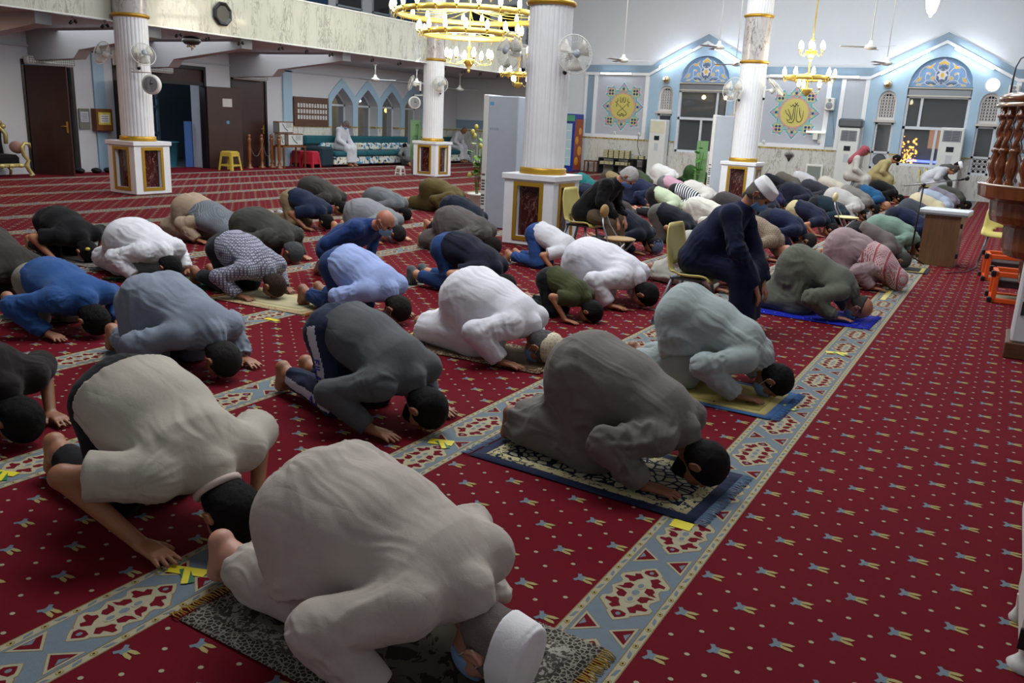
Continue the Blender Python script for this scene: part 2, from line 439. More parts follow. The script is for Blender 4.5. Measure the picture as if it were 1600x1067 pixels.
def folds(Vt, Q, prims, seed, amp=1.0):
    N = vnormals(Vt, Q); fp = [p for p in prims if p.fold]
    if not fp: return Vt
    W = np.zeros(len(Vt)); D = np.zeros(len(Vt))
    base = vnoise(Vt*V(5, 5, 5), seed+5)
    warp = np.stack([vnoise(Vt*6+i*17.3, seed+20+i) for i in range(3)], 1)*.05
    Vw = Vt+warp
    for i, p in enumerate(fp):
        d = p.d(Vt[:, 0], Vt[:, 1], Vt[:, 2]); w_ = np.exp(-np.clip(d, 0, .4)/.022)
        t, th = p.uv(Vw); al, fl, ar, fr = p.fold
        c, s = np.cos(th), np.sin(th)
        n1 = vnoise(np.stack([c*fl, s*fl, t*2.2], 1)+seed*3.1+i*7, seed)*.7+vnoise(np.stack([c*fl*2.3, s*fl*2.3, t*3.5], 1)+seed*1.3+i*3, seed+2)*.4
        n2 = vnoise(np.stack([c*1.3+t*3, s*1.3, t*fr], 1)+seed*1.7+i*5, seed+9)
        f = al*((1-np.abs(n1)*2.1)) + ar*((1-np.abs(n2)*2.1))
        D += w_*f; W += w_
    msk = np.clip(vnoise(Vt*4.2+11, seed+31)*1.3+.55, .12, 1)
    D = D/np.maximum(W, 1e-6)*amp*msk + base*.007*amp
    z = np.clip((Vt[:, 2]-.01)/.05, 0, 1)
    return Vt+N*(D*z)[:, None]
def mk(name, Vt, Q, mat, parent, label=None):
    if len(Vt) == 0: return None
    me = bpy.data.meshes.new(name); me.vertices.add(len(Vt)); me.vertices.foreach_set('co', Vt.astype(np.float32).ravel())
    nq = len(Q); me.loops.add(nq*4); me.loops.foreach_set('vertex_index', Q.astype(np.int32).ravel())
    me.polygons.add(nq); me.polygons.foreach_set('loop_start', np.arange(0, nq*4, 4, dtype=np.int32)); me.polygons.foreach_set('loop_total', np.full(nq, 4, np.int32))
    me.polygons.foreach_set('use_smooth', np.ones(nq, bool)); me.update(calc_edges=True); me.validate()
    me.materials.append(mat); o = bpy.data.objects.new(name, me); COL.objects.link(o); o.parent = parent
    if label: o['label'] = label
    return o
# ---- anatomy
def hand(w, d, up, inner, s=1.0, curl=.15, spread=1.0):
    """w wrist, d pointing direction, up = back of the hand, inner = thumb side"""
    d = nrm(d); up = nrm(np.array(up)-d*(np.dot(up, d))); inn = nrm(np.array(inner)-d*np.dot(inner, d)-up*np.dot(inner, up)); w = np.array(w); P = []
    bases = [.027, .010, -.009, -.026]; Ls = [.072, .080, .074, .058]; angs = [.13, .03, -.07, -.2]
    for b, L, a in zip(bases, Ls, angs):
        kn = w+d*.088*s+inn*b*s+up*.004*s
        P.append(Cap(w+d*.012*s+inn*b*.6*s, kn, .014*s, .0125*s, k=.012))
        dd = nrm(d*math.cos(a*spread)+inn*math.sin(a*spread)); dn = -up
        m1 = kn+(dd*math.cos(curl*.6)+dn*math.sin(curl*.6))*L*.5*s
        m2 = m1+(dd*math.cos(curl*1.8)+dn*math.sin(curl*1.8))*L*.5*s
        P.append(Cap(kn, m1, .0105*s, .0093*s, k=.004)); P.append(Cap(m1, m2, .0093*s, .0075*s, k=.003))
    tb = w+d*.022*s+inn*.022*s; t1 = tb+nrm(d*.75+inn*.65-up*.1)*.042*s; t2 = t1+nrm(d*.93+inn*.35-up*.15)*.034*s
    P.append(Cap(tb, t1, .015*s, .012*s, k=.01)); P.append(Cap(t1, t2, .0115*s, .009*s, k=.004))
    return P
def foot(ank, heel, ball, toedir, side, s=1.0):
    ank, heel, ball = map(np.array, (ank, heel, ball)); td = nrm(toedir); sd = nrm(side); P = []
    P += [Cap(ank, heel, .036*s, .030*s, k=.02), Cap(heel, ball, .031*s, .027*s, side=sd, ratio=1.35, k=.02), Cap(ank, ball, .032*s, .024*s, side=sd, ratio=1.3, k=.03)]
    for i, (o, L, r) in enumerate(((.030, .050, .0125), (.012, .044, .0095), (-.004, .040, .009), (-.018, .034, .0085), (-.031, .027, .008))):
        b = ball+sd*o*s; P.append(Cap(b, b+td*L*s, r*1.1*s, r*s, k=.006))
    return P
def head_prims(c, f, cr, s=1.0):
    c = np.array(c); f = nrm(f); cr = nrm(np.array(cr)-f*np.dot(cr, f)); sd = np.cross(cr, f); A = [f, sd, cr]
    q = lambda a, b, z: c+(f*a+sd*b+cr*z)*s
    P = [Ell(q(-.012, 0, .025), (.100*s, .079*s, .094*s), A, k=.02), Ell(q(.032, 0, -.045), (.060*s, .056*s, .068*s), A, k=.03),
         Ell(q(.066, 0, -.094), (.026*s, .03*s, .022*s), A, k=.025), Cap(q(.086, 0, .018), q(.109, 0, -.018), .010*s, .0145*s, k=.012),
         Cap(q(.083, -.032, .034), q(.083, .032, .034), .0115*s, .0115*s, k=.014), Cap(q(.083, -.017, -.052), q(.083, .017, -.052), .0085*s, .0085*s, k=.008),
         Cap(q(.08, -.015, -.064), q(.08, .015, -.064), .008*s, .008*s, k=.008)]
    for e in (-1, 1):
        P.append(Ell(q(.058, e*.042, -.022), (.028*s, .022*s, .026*s), A, k=.02))
        P.append(Ell(q(-.014, e*.088, -.002), (.020*s, .011*s, .033*s), A, k=.006))
        P += [Cap(q(-.016, e*.099, .026), q(-.034, e*.103, .006), .0055*s, .0055*s, k=.004), Cap(q(-.034, e*.103, .006), q(-.022, e*.096, -.026), .0055*s, .006*s, k=.004), Cap(q(-.016, e*.099, .026), q(.002, e*.090, .014), .005*s, .004*s, k=.004)]
    subs = [Ell(q(.098, e*.031, .014), (.014*s, .016*s, .011*s), A, k=.014) for e in (-1, 1)]
    subs += [Ell(q(-.012, e*.102, -.001), (.010*s, .007*s, .016*s), A, k=.004) for e in (-1, 1)]
    return P, subs, q, A, sd
def hair_mesh(q, A, c, s, kind, h):
    f, sd, cr = A; c = np.array(c)
    th = {'short': .008, 'full': .012, 'buzz': .0045, 'fringe': .006}[kind]
    P = [Ell(q(-.015, 0, .025), ((.100+th)*s, (.079+th)*s, (.093+th)*s), A, k=.02), Cap(q(-.055, -.03, -.045), q(-.055, .03, -.045), (.04+th)*s, (.04+th)*s, k=.03)]
    n1 = f*.86-cr*.51; o1 = {'short': .036, 'full': .038, 'buzz': .028, 'fringe': .01}[kind]*s
    cuts = [(n1[0], n1[1], n1[2], n1@c+o1), (-cr[0], -cr[1], -cr[2], -cr@c+.075*s)]
    # sideburns stay behind the ear line
    n2 = f*.98-cr*.15; cuts.append((n2[0], n2[1], n2[2], n2@c+.062*s))
    if kind == 'fringe': cuts.append((cr[0], cr[1], cr[2], cr@c+.045*s))
    subs = [Ell(q(.004, e*.098, -.014), (.036*s, .026*s, .044*s), A, k=.006) for e in (-1, 1)]
    return voxel_mesh(P, h, cuts, floor=.002, subs=subs)
PEOPLE = {}
def kneel_pose(lean=.9, hz=.27):
    J = seat_pose(.0, .2); p = V(0, 0, hz); d = lambda L, a: V(math.sin(a)*L, 0, math.cos(a)*L); a = lean
    w_ = p+d(.17, a*.9); ch = w_+d(.22, a*1.1); nk = ch+d(.19, a*1.15); J.update(pelvis=p, waist=w_, chest=ch, neck=nk, head=nk+d(.155, a*1.2+.1)); s_ = ch+d(.115, a*1.1); J['sh'] = (s_[0], .185, s_[2]); J['hipoff'] = (0, 0, -.02)
    fa = math.pi/2+a*.75; J['face'] = (math.sin(fa), 0, math.cos(fa)); J['crown'] = (math.sin(fa-math.pi/2), 0, math.cos(fa-math.pi/2))
    for e, n in ((-1, 'R'), (1, 'L')):
        J['kn'+n] = (.36, e*.14, .075); J['an'+n] = (-.05, e*.10, .075); J['heel'+n] = (-.12, e*.10, .12); J['ball'+n] = (-.17, e*.10, .036); J['toe'+n] = (.9, 0, -.3)
        J['wr'+n] = (.30, e*.19, .19); J['el'+n] = (s_[0]*.45+.02, e*.36, s_[2]*.6+.06); J['hand'+n] = ((.9, -e*.3, -.25), (.2, 0, 1), (0, -e, 0))
    return J
def build_person(name, J, W, loc, rz=0.0, s=1.0, label='', group=None, h=.012, seed=0, cat='person'):
    """J joints in local space (facing +X); W what is worn"""
    root = thing('person', label, cat, loc, rz, group, s)
    g = lambda k: np.array(J[k], float)
    fem = W.get('build', 1.0)   # girth
    sk = skin(W.get('skin', 'A9765A')); P = []; fat = W.get('fat', 1.0)
    pel, wai, che, nek, hd = g('pelvis'), g('waist'), g('chest'), g('neck'), g('head')
    sh = [g('sh')*V(1, e, 1) for e in (-1, 1)]
    el = [g('elR'), g('elL')]; wr = [g('wrR'), g('wrL')]; hip = [pel+V(0, e*.095, 0) for e in (-1, 1)]
    if 'hipoff' in J: hip = [p+g('hipoff') for p in hip]
    kn = [g('knR'), g('knL')]; an = [g('anR'), g('anL')]
    HS = W.get('headscale', 1.0)
    hp, hsub, q, A, sd = head_prims(hd, J['face'], J['crown'], HS)
    fine = min(h, .010)
    # body
    P += [Cap(pel, wai, .105, .10, ratio=1.25, k=.05), Cap(wai, che, .10, .11, ratio=1.3, k=.05), Cap(che, nek, .10, .055, k=.06),
          Cap(nek, q(-.03, 0, -.06), .054, .05, k=.025)]
    for i in (0, 1):
        P += [Cap(che, sh[i], .08, .05, k=.05), Cap(sh[i], el[i], .046, .037, k=.03), Cap(el[i], wr[i], .037, .024, k=.02, side=J.get('wside', (0, 1, 0)), ratio=1.1)]
        P += [Cap(hip[i], kn[i], .088, .058, k=.05), Cap(kn[i], an[i], .055, .036, k=.03)]
        hk = ('handR', 'handL')[i]
        d, up, inn = J[hk]; P += hand(wr[i], d, up, inn, curl=J.get('curl', .12), spread=J.get('spread', 1.0))
        P += foot(an[i], J[('heelR', 'heelL')[i]], J[('ballR', 'ballL')[i]], J[('toeR', 'toeL')[i]], (0, 1 if i == 0 else -1, 0))
    P += hp
    Vt, Q = voxel_mesh(P, h if h > .008 else h, floor=.002, subs=hsub)
    if h < .008: Vt = relax(Vt, Q, 1, .35)
    mk('body', Vt, Q, sk, root)
    # face details on nearby upright heads
    if W.get('eyes'):
        for e in (-1, 1):
            mb = MB(); mb.ball(tuple(q(.083, e*.031, .013)), .0115*HS, 8); mb.build('eye', plain('eyeball', '3A2A22', .2), root)
            mb = MB(); mb.tube([tuple(q(.094, e*.018, .034)), tuple(q(.098, e*.032, .039)), tuple(q(.088, e*.048, .033))], .0038, 6); mb.build('eyebrow', hairm(W.get('haircol', '15110E')), root)
    hk = W.get('hair', 'short')
    if hk and hk != 'none':
        Vh, Qh = hair_mesh(q, A, hd, HS, hk, max(min(h, .010), .005)); 
        if len(Vh): mk('hair', Vh+vnormals(Vh, Qh)*(vnoise(Vh*60, seed)*.002)[:, None], Qh, hairm(W.get('haircol', '15110E')), root)
    if W.get('beard'):
        f, s_, cr = A
        Pb = [Ell(q(.034, 0, -.052), (.066*HS, .062*HS, .070*HS), A, k=.02), Ell(q(.068, 0, -.1), (.03*HS, .034*HS, .028*HS), A, k=.02)]
        n1 = cr*.9+f*.43; Vb, Qb = voxel_mesh(Pb, max(h, .006), [(n1[0], n1[1], n1[2], n1@hd-.012*HS)], floor=.002)
        mk('beard', Vb, Qb, hairm(W.get('beardcol', W.get('haircol', '15110E'))), root)
    # ---- garments
    fat = W.get('fat', 1.0); top = W['top']; slv = W.get('sleeve', 'long'); lo_ = 1.0 if W.get('loose', True) else 0.0
    ease = .012+.010*lo_; rb = .008 if top in ('robe', 'kameez') else 0.0; am = W.get('foldamp', 1.3 if top in ('robe', 'kameez') else 1.0)
    TF = (.0085, 2.9, .0030, 9); SF = (.005, 1.4, .010, 20); LF = (.010, 1.9, .008, 11)
    Q1 = []; pose = J.get('pose', 'sujud')
    wb = .124*fat
    shs = pose == 'sujud' and top not in ('robe', 'kameez')
    Q1 += [Cap(pel+(V(.012, 0, 0) if shs else 0), wai, .134*fat+ease, wb+ease*.6, ratio=1.28, k=.07, fold=TF, ca=shs), Cap(wai, che, wb+ease*.6, .125+ease*.6, ratio=1.36, k=.08, fold=TF),
           Cap(che, nek*.55+che*.45, .118+ease*.5, .085+ease*.3, ratio=1.3, k=.07, fold=TF)]
    if fat > 1.0: Q1.append(Ell(wai*.5+che*.2+pel*.3+np.array(J.get('belly', (0, 0, -.05))), (.15*fat, .15*fat, .12*fat), k=.1, fold=TF))
    for i in (0, 1):
        Q1 += [Cap(che, sh[i], .09, .066+ease*.4, k=.06, fold=TF)]
        if slv == 'short':
            e_ = sh[i]+(el[i]-sh[i])*.72; Q1.append(Cap(sh[i], e_, .060+ease*.5, .062+ease, cb=True, k=.035, fold=(.003, 1.5, .005, 16)))
        elif slv == 'rolled':
            e_ = el[i]+(wr[i]-el[i])*.22; Q1 += [Cap(sh[i], el[i], .060+ease*.5, .050+ease*.4, k=.035, fold=SF), Cap(el[i], e_, .050+ease*.5, .050+ease*.5, cb=True, k=.02, fold=SF)]
        elif slv == 'long':
            e_ = el[i]+(wr[i]-el[i])*.93
            Q1 += [Cap(sh[i], el[i], .060+ease*.6, .053+ease*.6+rb, k=.035, fold=SF), Cap(el[i], e_, .053+ease*.6+rb, .034+ease*.7+rb, cb=True, k=.02, fold=SF)]
    # collar band around the neck
    cd = nrm(q(-.03, 0, -.06)-nek); cb_ = nek-cd*.035
    if top != 'robe_nocollar': Q1.append(Cap(cb_, nek+cd*.028, .085, .066, cb=True, k=.02))
    pants = W.get('pants')
    if top in ('robe', 'kameez'):
        full = top == 'robe'
        for i in (0, 1):
            if full:
                Q1 += [Cap(hip[i], kn[i]+V(0, 0, .01), .115+ease if pose == 'sujud' else .105, .085+ease, k=.09 if pose == 'sujud' else .05, fold=LF), Cap(kn[i]+V(0, 0, .01), kn[i]+(an[i]-kn[i])*(1.03 if pose == 'sujud' else .9), .082+ease, .066+ease*1.5, k=.06, fold=LF, cb=True)]
            else:
                Q1 += [Cap(hip[i], hip[i]+(kn[i]-hip[i])*.62, .118+ease, .112+ease*1.6, k=.07, fold=LF, cb=True)]
        if pose == 'sujud':
            km = (kn[0]+kn[1])/2; amid = (an[0]+an[1])/2
            if full:
                Q1 += [Cap(km+V(-.02, 0, .05), amid*.8+km*.2, .075, .065, ratio=2.0, k=.08, fold=LF),
                       Cap(pel+V(-.06, 0, -.12), amid*.75+km*.25+V(0, 0, .04), .10, .07, ratio=1.5, k=.10, fold=LF),
                       Cap(pel+V(.06, 0, -.1), km+V(.03, 0, .03), .10, .09, ratio=1.6, k=.08, fold=LF)]
            else:
                Q1 += [Cap(pel+V(-.03, 0, -.05), pel*.45+km*.55+V(-.06, 0, .02), .13, .13, ratio=1.45, cb=True, k=.07, fold=LF)]
        else:
            km = (kn[0]+kn[1])/2; amid = (an[0]+an[1])/2
            e2 = .9 if full else .45
            Q1 += [Cap(pel+V(0, 0, .02), km+V(0, 0, .0), .10, .085, ratio=1.6, k=.05, fold=LF), Cap(km, km+(amid-km)*e2, .085, .075, ratio=1.9, k=.07, fold=LF, cb=True)]
    else:
        hp_ = pel+(V(-.055, 0, -.085) if pose == 'sujud' else V(.03, 0, -.012))
        if not shs: Q1.append(Cap(pel+V(0, 0, .0), hp_, .130*fat+ease, .136*fat+ease, ratio=1.42, k=.05, cb=pose == 'sujud', fold=TF))
    if pose == 'sujud' and not shs: Q1.append(Cap(hip[0]+V(-.035, .03, -.05), hip[1]+V(-.035, -.03, -.05), .098*fat+ease, .098*fat+ease, k=.07, fold=LF))
    Vt, Q = voxel_mesh(Q1, h, floor=.004)
    Vt = folds(Vt, Q, Q1, seed, am)
    if h < .009: Vt = relax(Vt, Q, 1, .4)
    nm = {'robe': 'robe', 'kameez': 'long_tunic'}.get(top, W.get('topname', 'shirt'))
    mk(nm, Vt, Q, W['topmat'], root)
    if top == 'kameez' or pants:
        Q2 = []; pm = W.get('pantsmat', W['topmat']); pe = W.get('ple', .010)
        Q2.append(Cap(hip[0]+V(0, .02, 0), hip[1]-V(0, .02, 0), .100*min(fat, 1)+pe, .100*min(fat, 1)+pe, k=.06, fold=LF))
        if shs: Q2 += [Cap(pel+V(.10, 0, -.01), pel+V(-.01, 0, .0), .112*fat, .118*fat+pe, ratio=1.24, k=.04, fold=LF), Cap(hip[0]+V(-.035, .035, -.03), hip[1]+V(-.035, -.035, -.03), .104*fat, .104*fat, k=.06, fold=LF)]
        km = (kn[0]+kn[1])/2
        plen = W.get('pantlen', .9)
        for i in (0, 1):
            Q2 += [Cap(hip[i], kn[i], .094*min(fat, 1)+pe, .070+pe, k=.05, fold=LF), Cap(kn[i], kn[i]+(an[i]-kn[i])*plen, .068+pe, .048+pe, cb=True, k=.03, fold=LF)]
            if top == 'kameez': Q2.append(Cap(kn[i]*.6+hip[i]*.4, kn[i]*.35+an[i]*.65, .085, .075, k=.09, fold=LF))
        Vt, Q = voxel_mesh(Q2, h, floor=.004); Vt = folds(Vt, Q, Q2, seed+3, am)
        po = mk(W.get('pantsname', 'trousers'), Vt, Q, pm, root)
        if W.get('stripe'):
            po.data.materials.append(W['stripe']); Cc = Vt[Q].mean(1); mi = np.zeros(len(po.data.polygons), np.int32)
            for a, b, w_ in ((hip[0], kn[0], .027), (kn[0], an[0], .024)):
                t_ = nrm(b-a); n_ = nrm(np.cross(t_, V(0, 1, 0))); L_ = np.linalg.norm(b-a); u = (Cc-a)@t_
                m_ = (np.abs((Cc-a)@n_) < w_) & (u > -.04) & (u < L_) & (Cc[:, 1] < (a[1]+b[1])/2-.025); 
                if len(m_) == len(mi): mi[m_] = 1
            po.data.polygons.foreach_set('material_index', mi)
    if W.get('socks'):
        Q3 = []
        for i in (0, 1): Q3 += [Cap(p.a, p.b, p.ra+.006, p.rb+.006, side=p.side, ratio=p.ratio, k=.015) for p in foot(an[i], J[('heelR', 'heelL')[i]], J[('ballR', 'ballL')[i]], J[('toeR', 'toeL')[i]], (0, 1 if i == 0 else -1, 0))]
        Vt, Q = voxel_mesh(Q3, h, floor=.001); mk('socks', Vt, Q, W['socks'], root)
    # ---- headwear and masks
    f, s_, cr = A
    cap_ = W.get('cap')
    if cap_ in ('kufi', 'kufi_dome', 'skullcap', 'bandana', 'baseball'):
        cm = W.get('capmat', cloth('E8E8EA'))
        if cap_ == 'kufi':
            Pc = [Cap(q(-.010, 0, .036), q(-.018, 0, .112), .098*HS, .089*HS, side=f, ratio=1.17, ca=True, cb=True, k=.0), Ell(q(-.018, 0, .112), (.100*HS, .086*HS, .016*HS), A, k=.01)]
        elif cap_ == 'kufi_dome':
            Pc = [Cap(q(-.012, 0, .035), q(-.02, 0, .075), .090*HS, .086*HS, side=f, ratio=1.17, ca=True, k=.0), Ell(q(-.018, 0, .075), (.100*HS, .084*HS, .052*HS), A, k=.02)]
        else:
            Pc = [Ell(q(-.012, 0, .026), (.109*HS, .088*HS, .103*HS), A)]
        cuts = []
        if cap_ in ('skullcap', 'bandana', 'baseball'):
            n1 = -cr*.94+f*.33; o = {'skullcap': -.038, 'bandana': .0, 'baseball': -.01}[cap_]*HS; cuts = [(n1[0], n1[1], n1[2], n1@hd+o)]
        if cap_ == 'baseball': Pc.append(Cap(q(.06, 0, .05), q(.15, 0, .035), .045, .04, side=sd, ratio=1.3, k=.01)); 
        Vt, Q = voxel_mesh(Pc, max(.005, min(h, .009)), cuts, floor=.002); c_ = mk('cap', Vt, Q, cm, root)
        if cap_ == 'kufi' and c_ and h < .02:
            for zz in (.05, .062, .074, .086):
                mb = MB(); mb.tube([tuple(q(-.012+math.cos(a)*(.108-(zz-.045)*.12), math.sin(a)*(.0925-(zz-.045)*.11), zz)) for a in np.linspace(0, 2*math.pi, 25)[:-1]], .0016, 5, closed=True)
                mb.build('stitching', cloth('B9B7B0'), c_)
    if W.get('mask'):
        Pm = [Ell(q(.036, 0, -.045), (.073*HS, .066*HS, .076*HS), A, k=.02), Ell(q(.078, 0, -.035), (.046*HS, .040*HS, .056*HS), A, k=.03)]
        mo = W['mask'] if isinstance(W['mask'], float) else 0.0
        cuts = [(-f[0], -f[1], -f[2], -f@hd-.036*HS), (cr[0], cr[1], cr[2], cr@hd+(-.002+mo)*HS), (-cr[0], -cr[1], -cr[2], -cr@hd+.105*HS)]
        Vt, Q = voxel_mesh(Pm, max(.004, min(h, .007)), cuts, floor=.002); m_ = mk('face_mask', Vt, Q, cloth(W.get('maskcol', '7FA3C9')), root)
        for e in (-1, 1):
            mb = MB(); mb.tube([tuple(q(.052, e*.058, -.012+mo)), tuple(q(.02, e*.079, .006)), tuple(q(-.024, e*.091, .022)), tuple(q(-.034, e*.092, -.01)), tuple(q(-.01, e*.082, -.034)), tuple(q(.05, e*.055, -.075))], .0018, 5)
            mb.build('ear_loop', cloth('E6EAEE'), m_)
        if h < .012:
            for z_ in (-.03, -.048, -.066):
                mb = MB(); mb.tube([tuple(q(.06, -.056, z_-.005)), tuple(q(.108, -.03, z_)), tuple(q(.119, 0, z_)), tuple(q(.108, .03, z_)), tuple(q(.06, .056, z_-.005))], .0016, 5)
                mb.build('pleat', cloth('8FB0D2'), m_)
    if W.get('kef'):
        km_ = W['kef']; Pk = [Ell(q(-.02, 0, .025), (.118*HS, .10*HS, .107*HS), A, k=.03), Cap(q(-.06, 0, 0), J['kefend'], .085, .13, ratio=1.5, k=.08, fold=(.012, 2.5, .004, 6)), Cap(q(-.02, -.03, -.05), q(-.0, -.06, -.12), .06, .05, k=.05, fold=(.01, 2, .003, 6)), Cap(q(-.02, .03, -.05), q(-.0, .06, -.12), .06, .05, k=.05, fold=(.01, 2, .003, 6))]
        n1 = f; cuts = [(f[0], f[1], f[2], f@hd+.045)]
        if J.get('pose') != 'seat':
            Pk = Pk[:1]+[Cap(q(-.05, 0, -.02), che*.3+nek*.7, .095, .12, ratio=1.35, k=.05, fold=(.008, 3, .004, 6)), Cap(che*.3+nek*.7, che, .115+ease, .132+ease, ratio=1.38, k=.06, fold=(.012, 3, .004, 6)), Cap(che, wai*.6+che*.4, .136+ease, .138+ease, ratio=1.38, cb=True, k=.05, fold=(.012, 3, .004, 6))]
            Pk += [Cap(che, sh[i], .10, .085+ease*.4, k=.05, fold=(.010, 3, .004, 6)) for i in (0, 1)]
            cuts = []
        Vt, Q = voxel_mesh(Pk, h, cuts if J.get('pose') == 'seat' else [], floor=.003); Vt = folds(Vt, Q, Pk, seed, 1.0); k_ = mk('headscarf', Vt, Q, km_, root)
        if W.get('agal'):
            mb = MB(); mb.tube([tuple(q(-.015+math.cos(a)*.115, math.sin(a)*.1, .075+math.cos(a)*.01)) for a in np.linspace(0, 2*math.pi, 25)[:-1]], .009, 6, closed=True); mb.build('head_cord', BLACKP, k_)
    return root, q
def sujud_pose(rng, hh=.50, reach=0.0, elz=None, flare=.33, feet='tuck', kn=.12, head=(0, 0), twist=0.0, sh_z=.27):
    j = lambda a: rng.uniform(-a, a)
    hz = hh; cz = hz*.42+.125
    J = dict(pelvis=(0, 0, hz), waist=(.17+reach*.3, 0, hz+(cz-hz)*.42+.008), chest=(.36+reach*.7, 0, cz), neck=(.50+reach, 0, sh_z-.055), sh=(.435+reach, .175, sh_z-.01), hipoff=(.0, 0, -.02))
    hx = .585+reach+head[0]; hy = head[1]
    J['head'] = (hx, hy, .112); J['face'] = (-.16, twist, -.99); J['crown'] = (1, 0, -.14)
    J['belly'] = (0, 0, -.04)
    for e, n in ((-1, 'R'), (1, 'L')):
        k = kn+j(.015); J['kn'+n] = (.10+j(.02), e*k, .062); 
        ez = (elz if elz else .21)+j(.02)
        J['el'+n] = (.255+reach*.6+j(.02), e*(flare+j(.02)), ez)
        wy = e*(.255+j(.03)); J['wr'+n] = (.42+reach*.9+j(.03), wy, .038)
        J['hand'+n] = ((1, -e*.12+j(.1), -.10), (0, 0, 1), (0, -e, 0))
        ay = e*(.085+j(.02))
        if feet == 'tuck':
            J['an'+n] = (-.335, ay, .112); J['heel'+n] = (-.388, ay, .150); J['ball'+n] = (-.40, ay, .038); J['toe'+n] = (.9, 0, -.36)
        else:
            J['an'+n] = (-.375, ay, .062); J['heel'+n] = (-.405, ay, .105); J['ball'+n] = (-.53, ay*1.1, .032); J['toe'+n] = (-1, 0, -.12)
    J['pose'] = 'sujud'; J['wside'] = (0, 1, 0); J['kefend'] = (.30, 0, .44)
    return J
def seat_pose(lean=.25, seat=.45, hd=None, kx=.42, ft=.10, hands='knee', spine=1.0, bend=0.0, dangle=False):
    z = seat+.10; a = lean; S = spine
    d = lambda L, ang: V(math.sin(ang)*L, 0, math.cos(ang)*L)
    p = V(0, 0, z+.045); wv = p+d(.17*S, a*.8); ch = wv+d(.22*S, a*1.05); nk = ch+d(.19*S, a*1.25); hv = nk+d(.155, a*1.35+.28+bend)
    shp = ch+d(.115, a*1.15)
    J = dict(pelvis=p, waist=wv, chest=ch, neck=nk, head=hv, sh=(shp[0], .185, shp[2]), belly=(.05, 0, 0))
    fa = math.pi/2+min(1.25, a*1.2+.45+bend); J['face'] = (math.sin(fa), 0, math.cos(fa)); J['crown'] = (math.sin(fa-math.pi/2), 0, math.cos(fa-math.pi/2))
    for e, n in ((-1, 'R'), (1, 'L')):
        J['kn'+n] = (kx, e*.12, seat+.07); J['an'+n] = (kx+.02+ft*.2, e*.10, .09); J['heel'+n] = (kx-.02+ft*.2, e*.10, .04); J['ball'+n] = (kx+.13+ft*.2, e*.12, .032); J['toe'+n] = (1, 0, -.1)
        wx = kx-.02
        J['wr'+n] = (wx, e*.13, seat+.165)
        mid = (V(shp[0], e*.2, shp[2])+V(wx, e*.13, seat+.17))/2; J['el'+n] = tuple(mid+V(-.10, e*.10, -.06))
        J['hand'+n] = ((.75, -e*.05, -.62), (.55, 0, .8), (0, -e, 0))
        if dangle: dz = 0 if dangle is True else dangle; J['wr'+n] = (kx+.12-dz*.5, e*.12, seat-.02+dz); J['el'+n] = tuple((V(shp[0], e*.2, shp[2])+V(kx+.10-dz*.5, e*.13, seat+dz))/2+V(-.02-dz*.6, e*.07, -.0)); J['hand'+n] = ((.35, -e*.05, -.93), (.9, 0, .4), (0, -e, 0))
    J['pose'] = 'seat'; J['curl'] = .35; J['kefend'] = tuple(ch+V(-.09, 0, .02))
    return J
# ================================================================= building shell
XL, YF, XR, YB, ZC = -18.7, 27.6, 2.6, -2.6, 7.0
M_WALL = plain('wall_white', 'D3D8DD', .55, var=.03); M_GREYW = plain('wall_grey', 'B2B7BF', .55, var=.03)
M_BLUE = plain('wall_blue', '9DB9CC', .5, var=.04); M_BLUED = plain('wall_blue_band', '8299AB', .5, var=.04)
M_TRIM = plain('trim_white', 'E4E6E8', .45, var=.02); M_MARB = marble('marble_dado', 'D2D1CA', '85816F', 1.5, .18, thr=.045, streak=True)
M_MARBW = marble('marble_parapet', 'BFC0B2', '85867A', 1.5, .2, thr=.05, coat=.25, streak=True); M_MARG = marble('marble_grey', 'B9B4B2', '5F5854', 2.2, .2, thr=.05)
M_REDM = marble('marble_red', '3A1210', 'A08078', 3.5, .12, thr=.012); M_GREYC = plain('ceiling_grey', 'A7A6A8', .6, var=.03)
M_BEAM = plain('beam_shade_grey', 'A4A3A6', .5, var=.03)  # shade on the beam sides put into the colour; ends stay light blue
FX = lambda u, d, z: (u, YF+d, z)          # far wall: u = x, depth away from the room
LX = lambda u, d, z: (XL-d, u, z)          # left wall: u = y
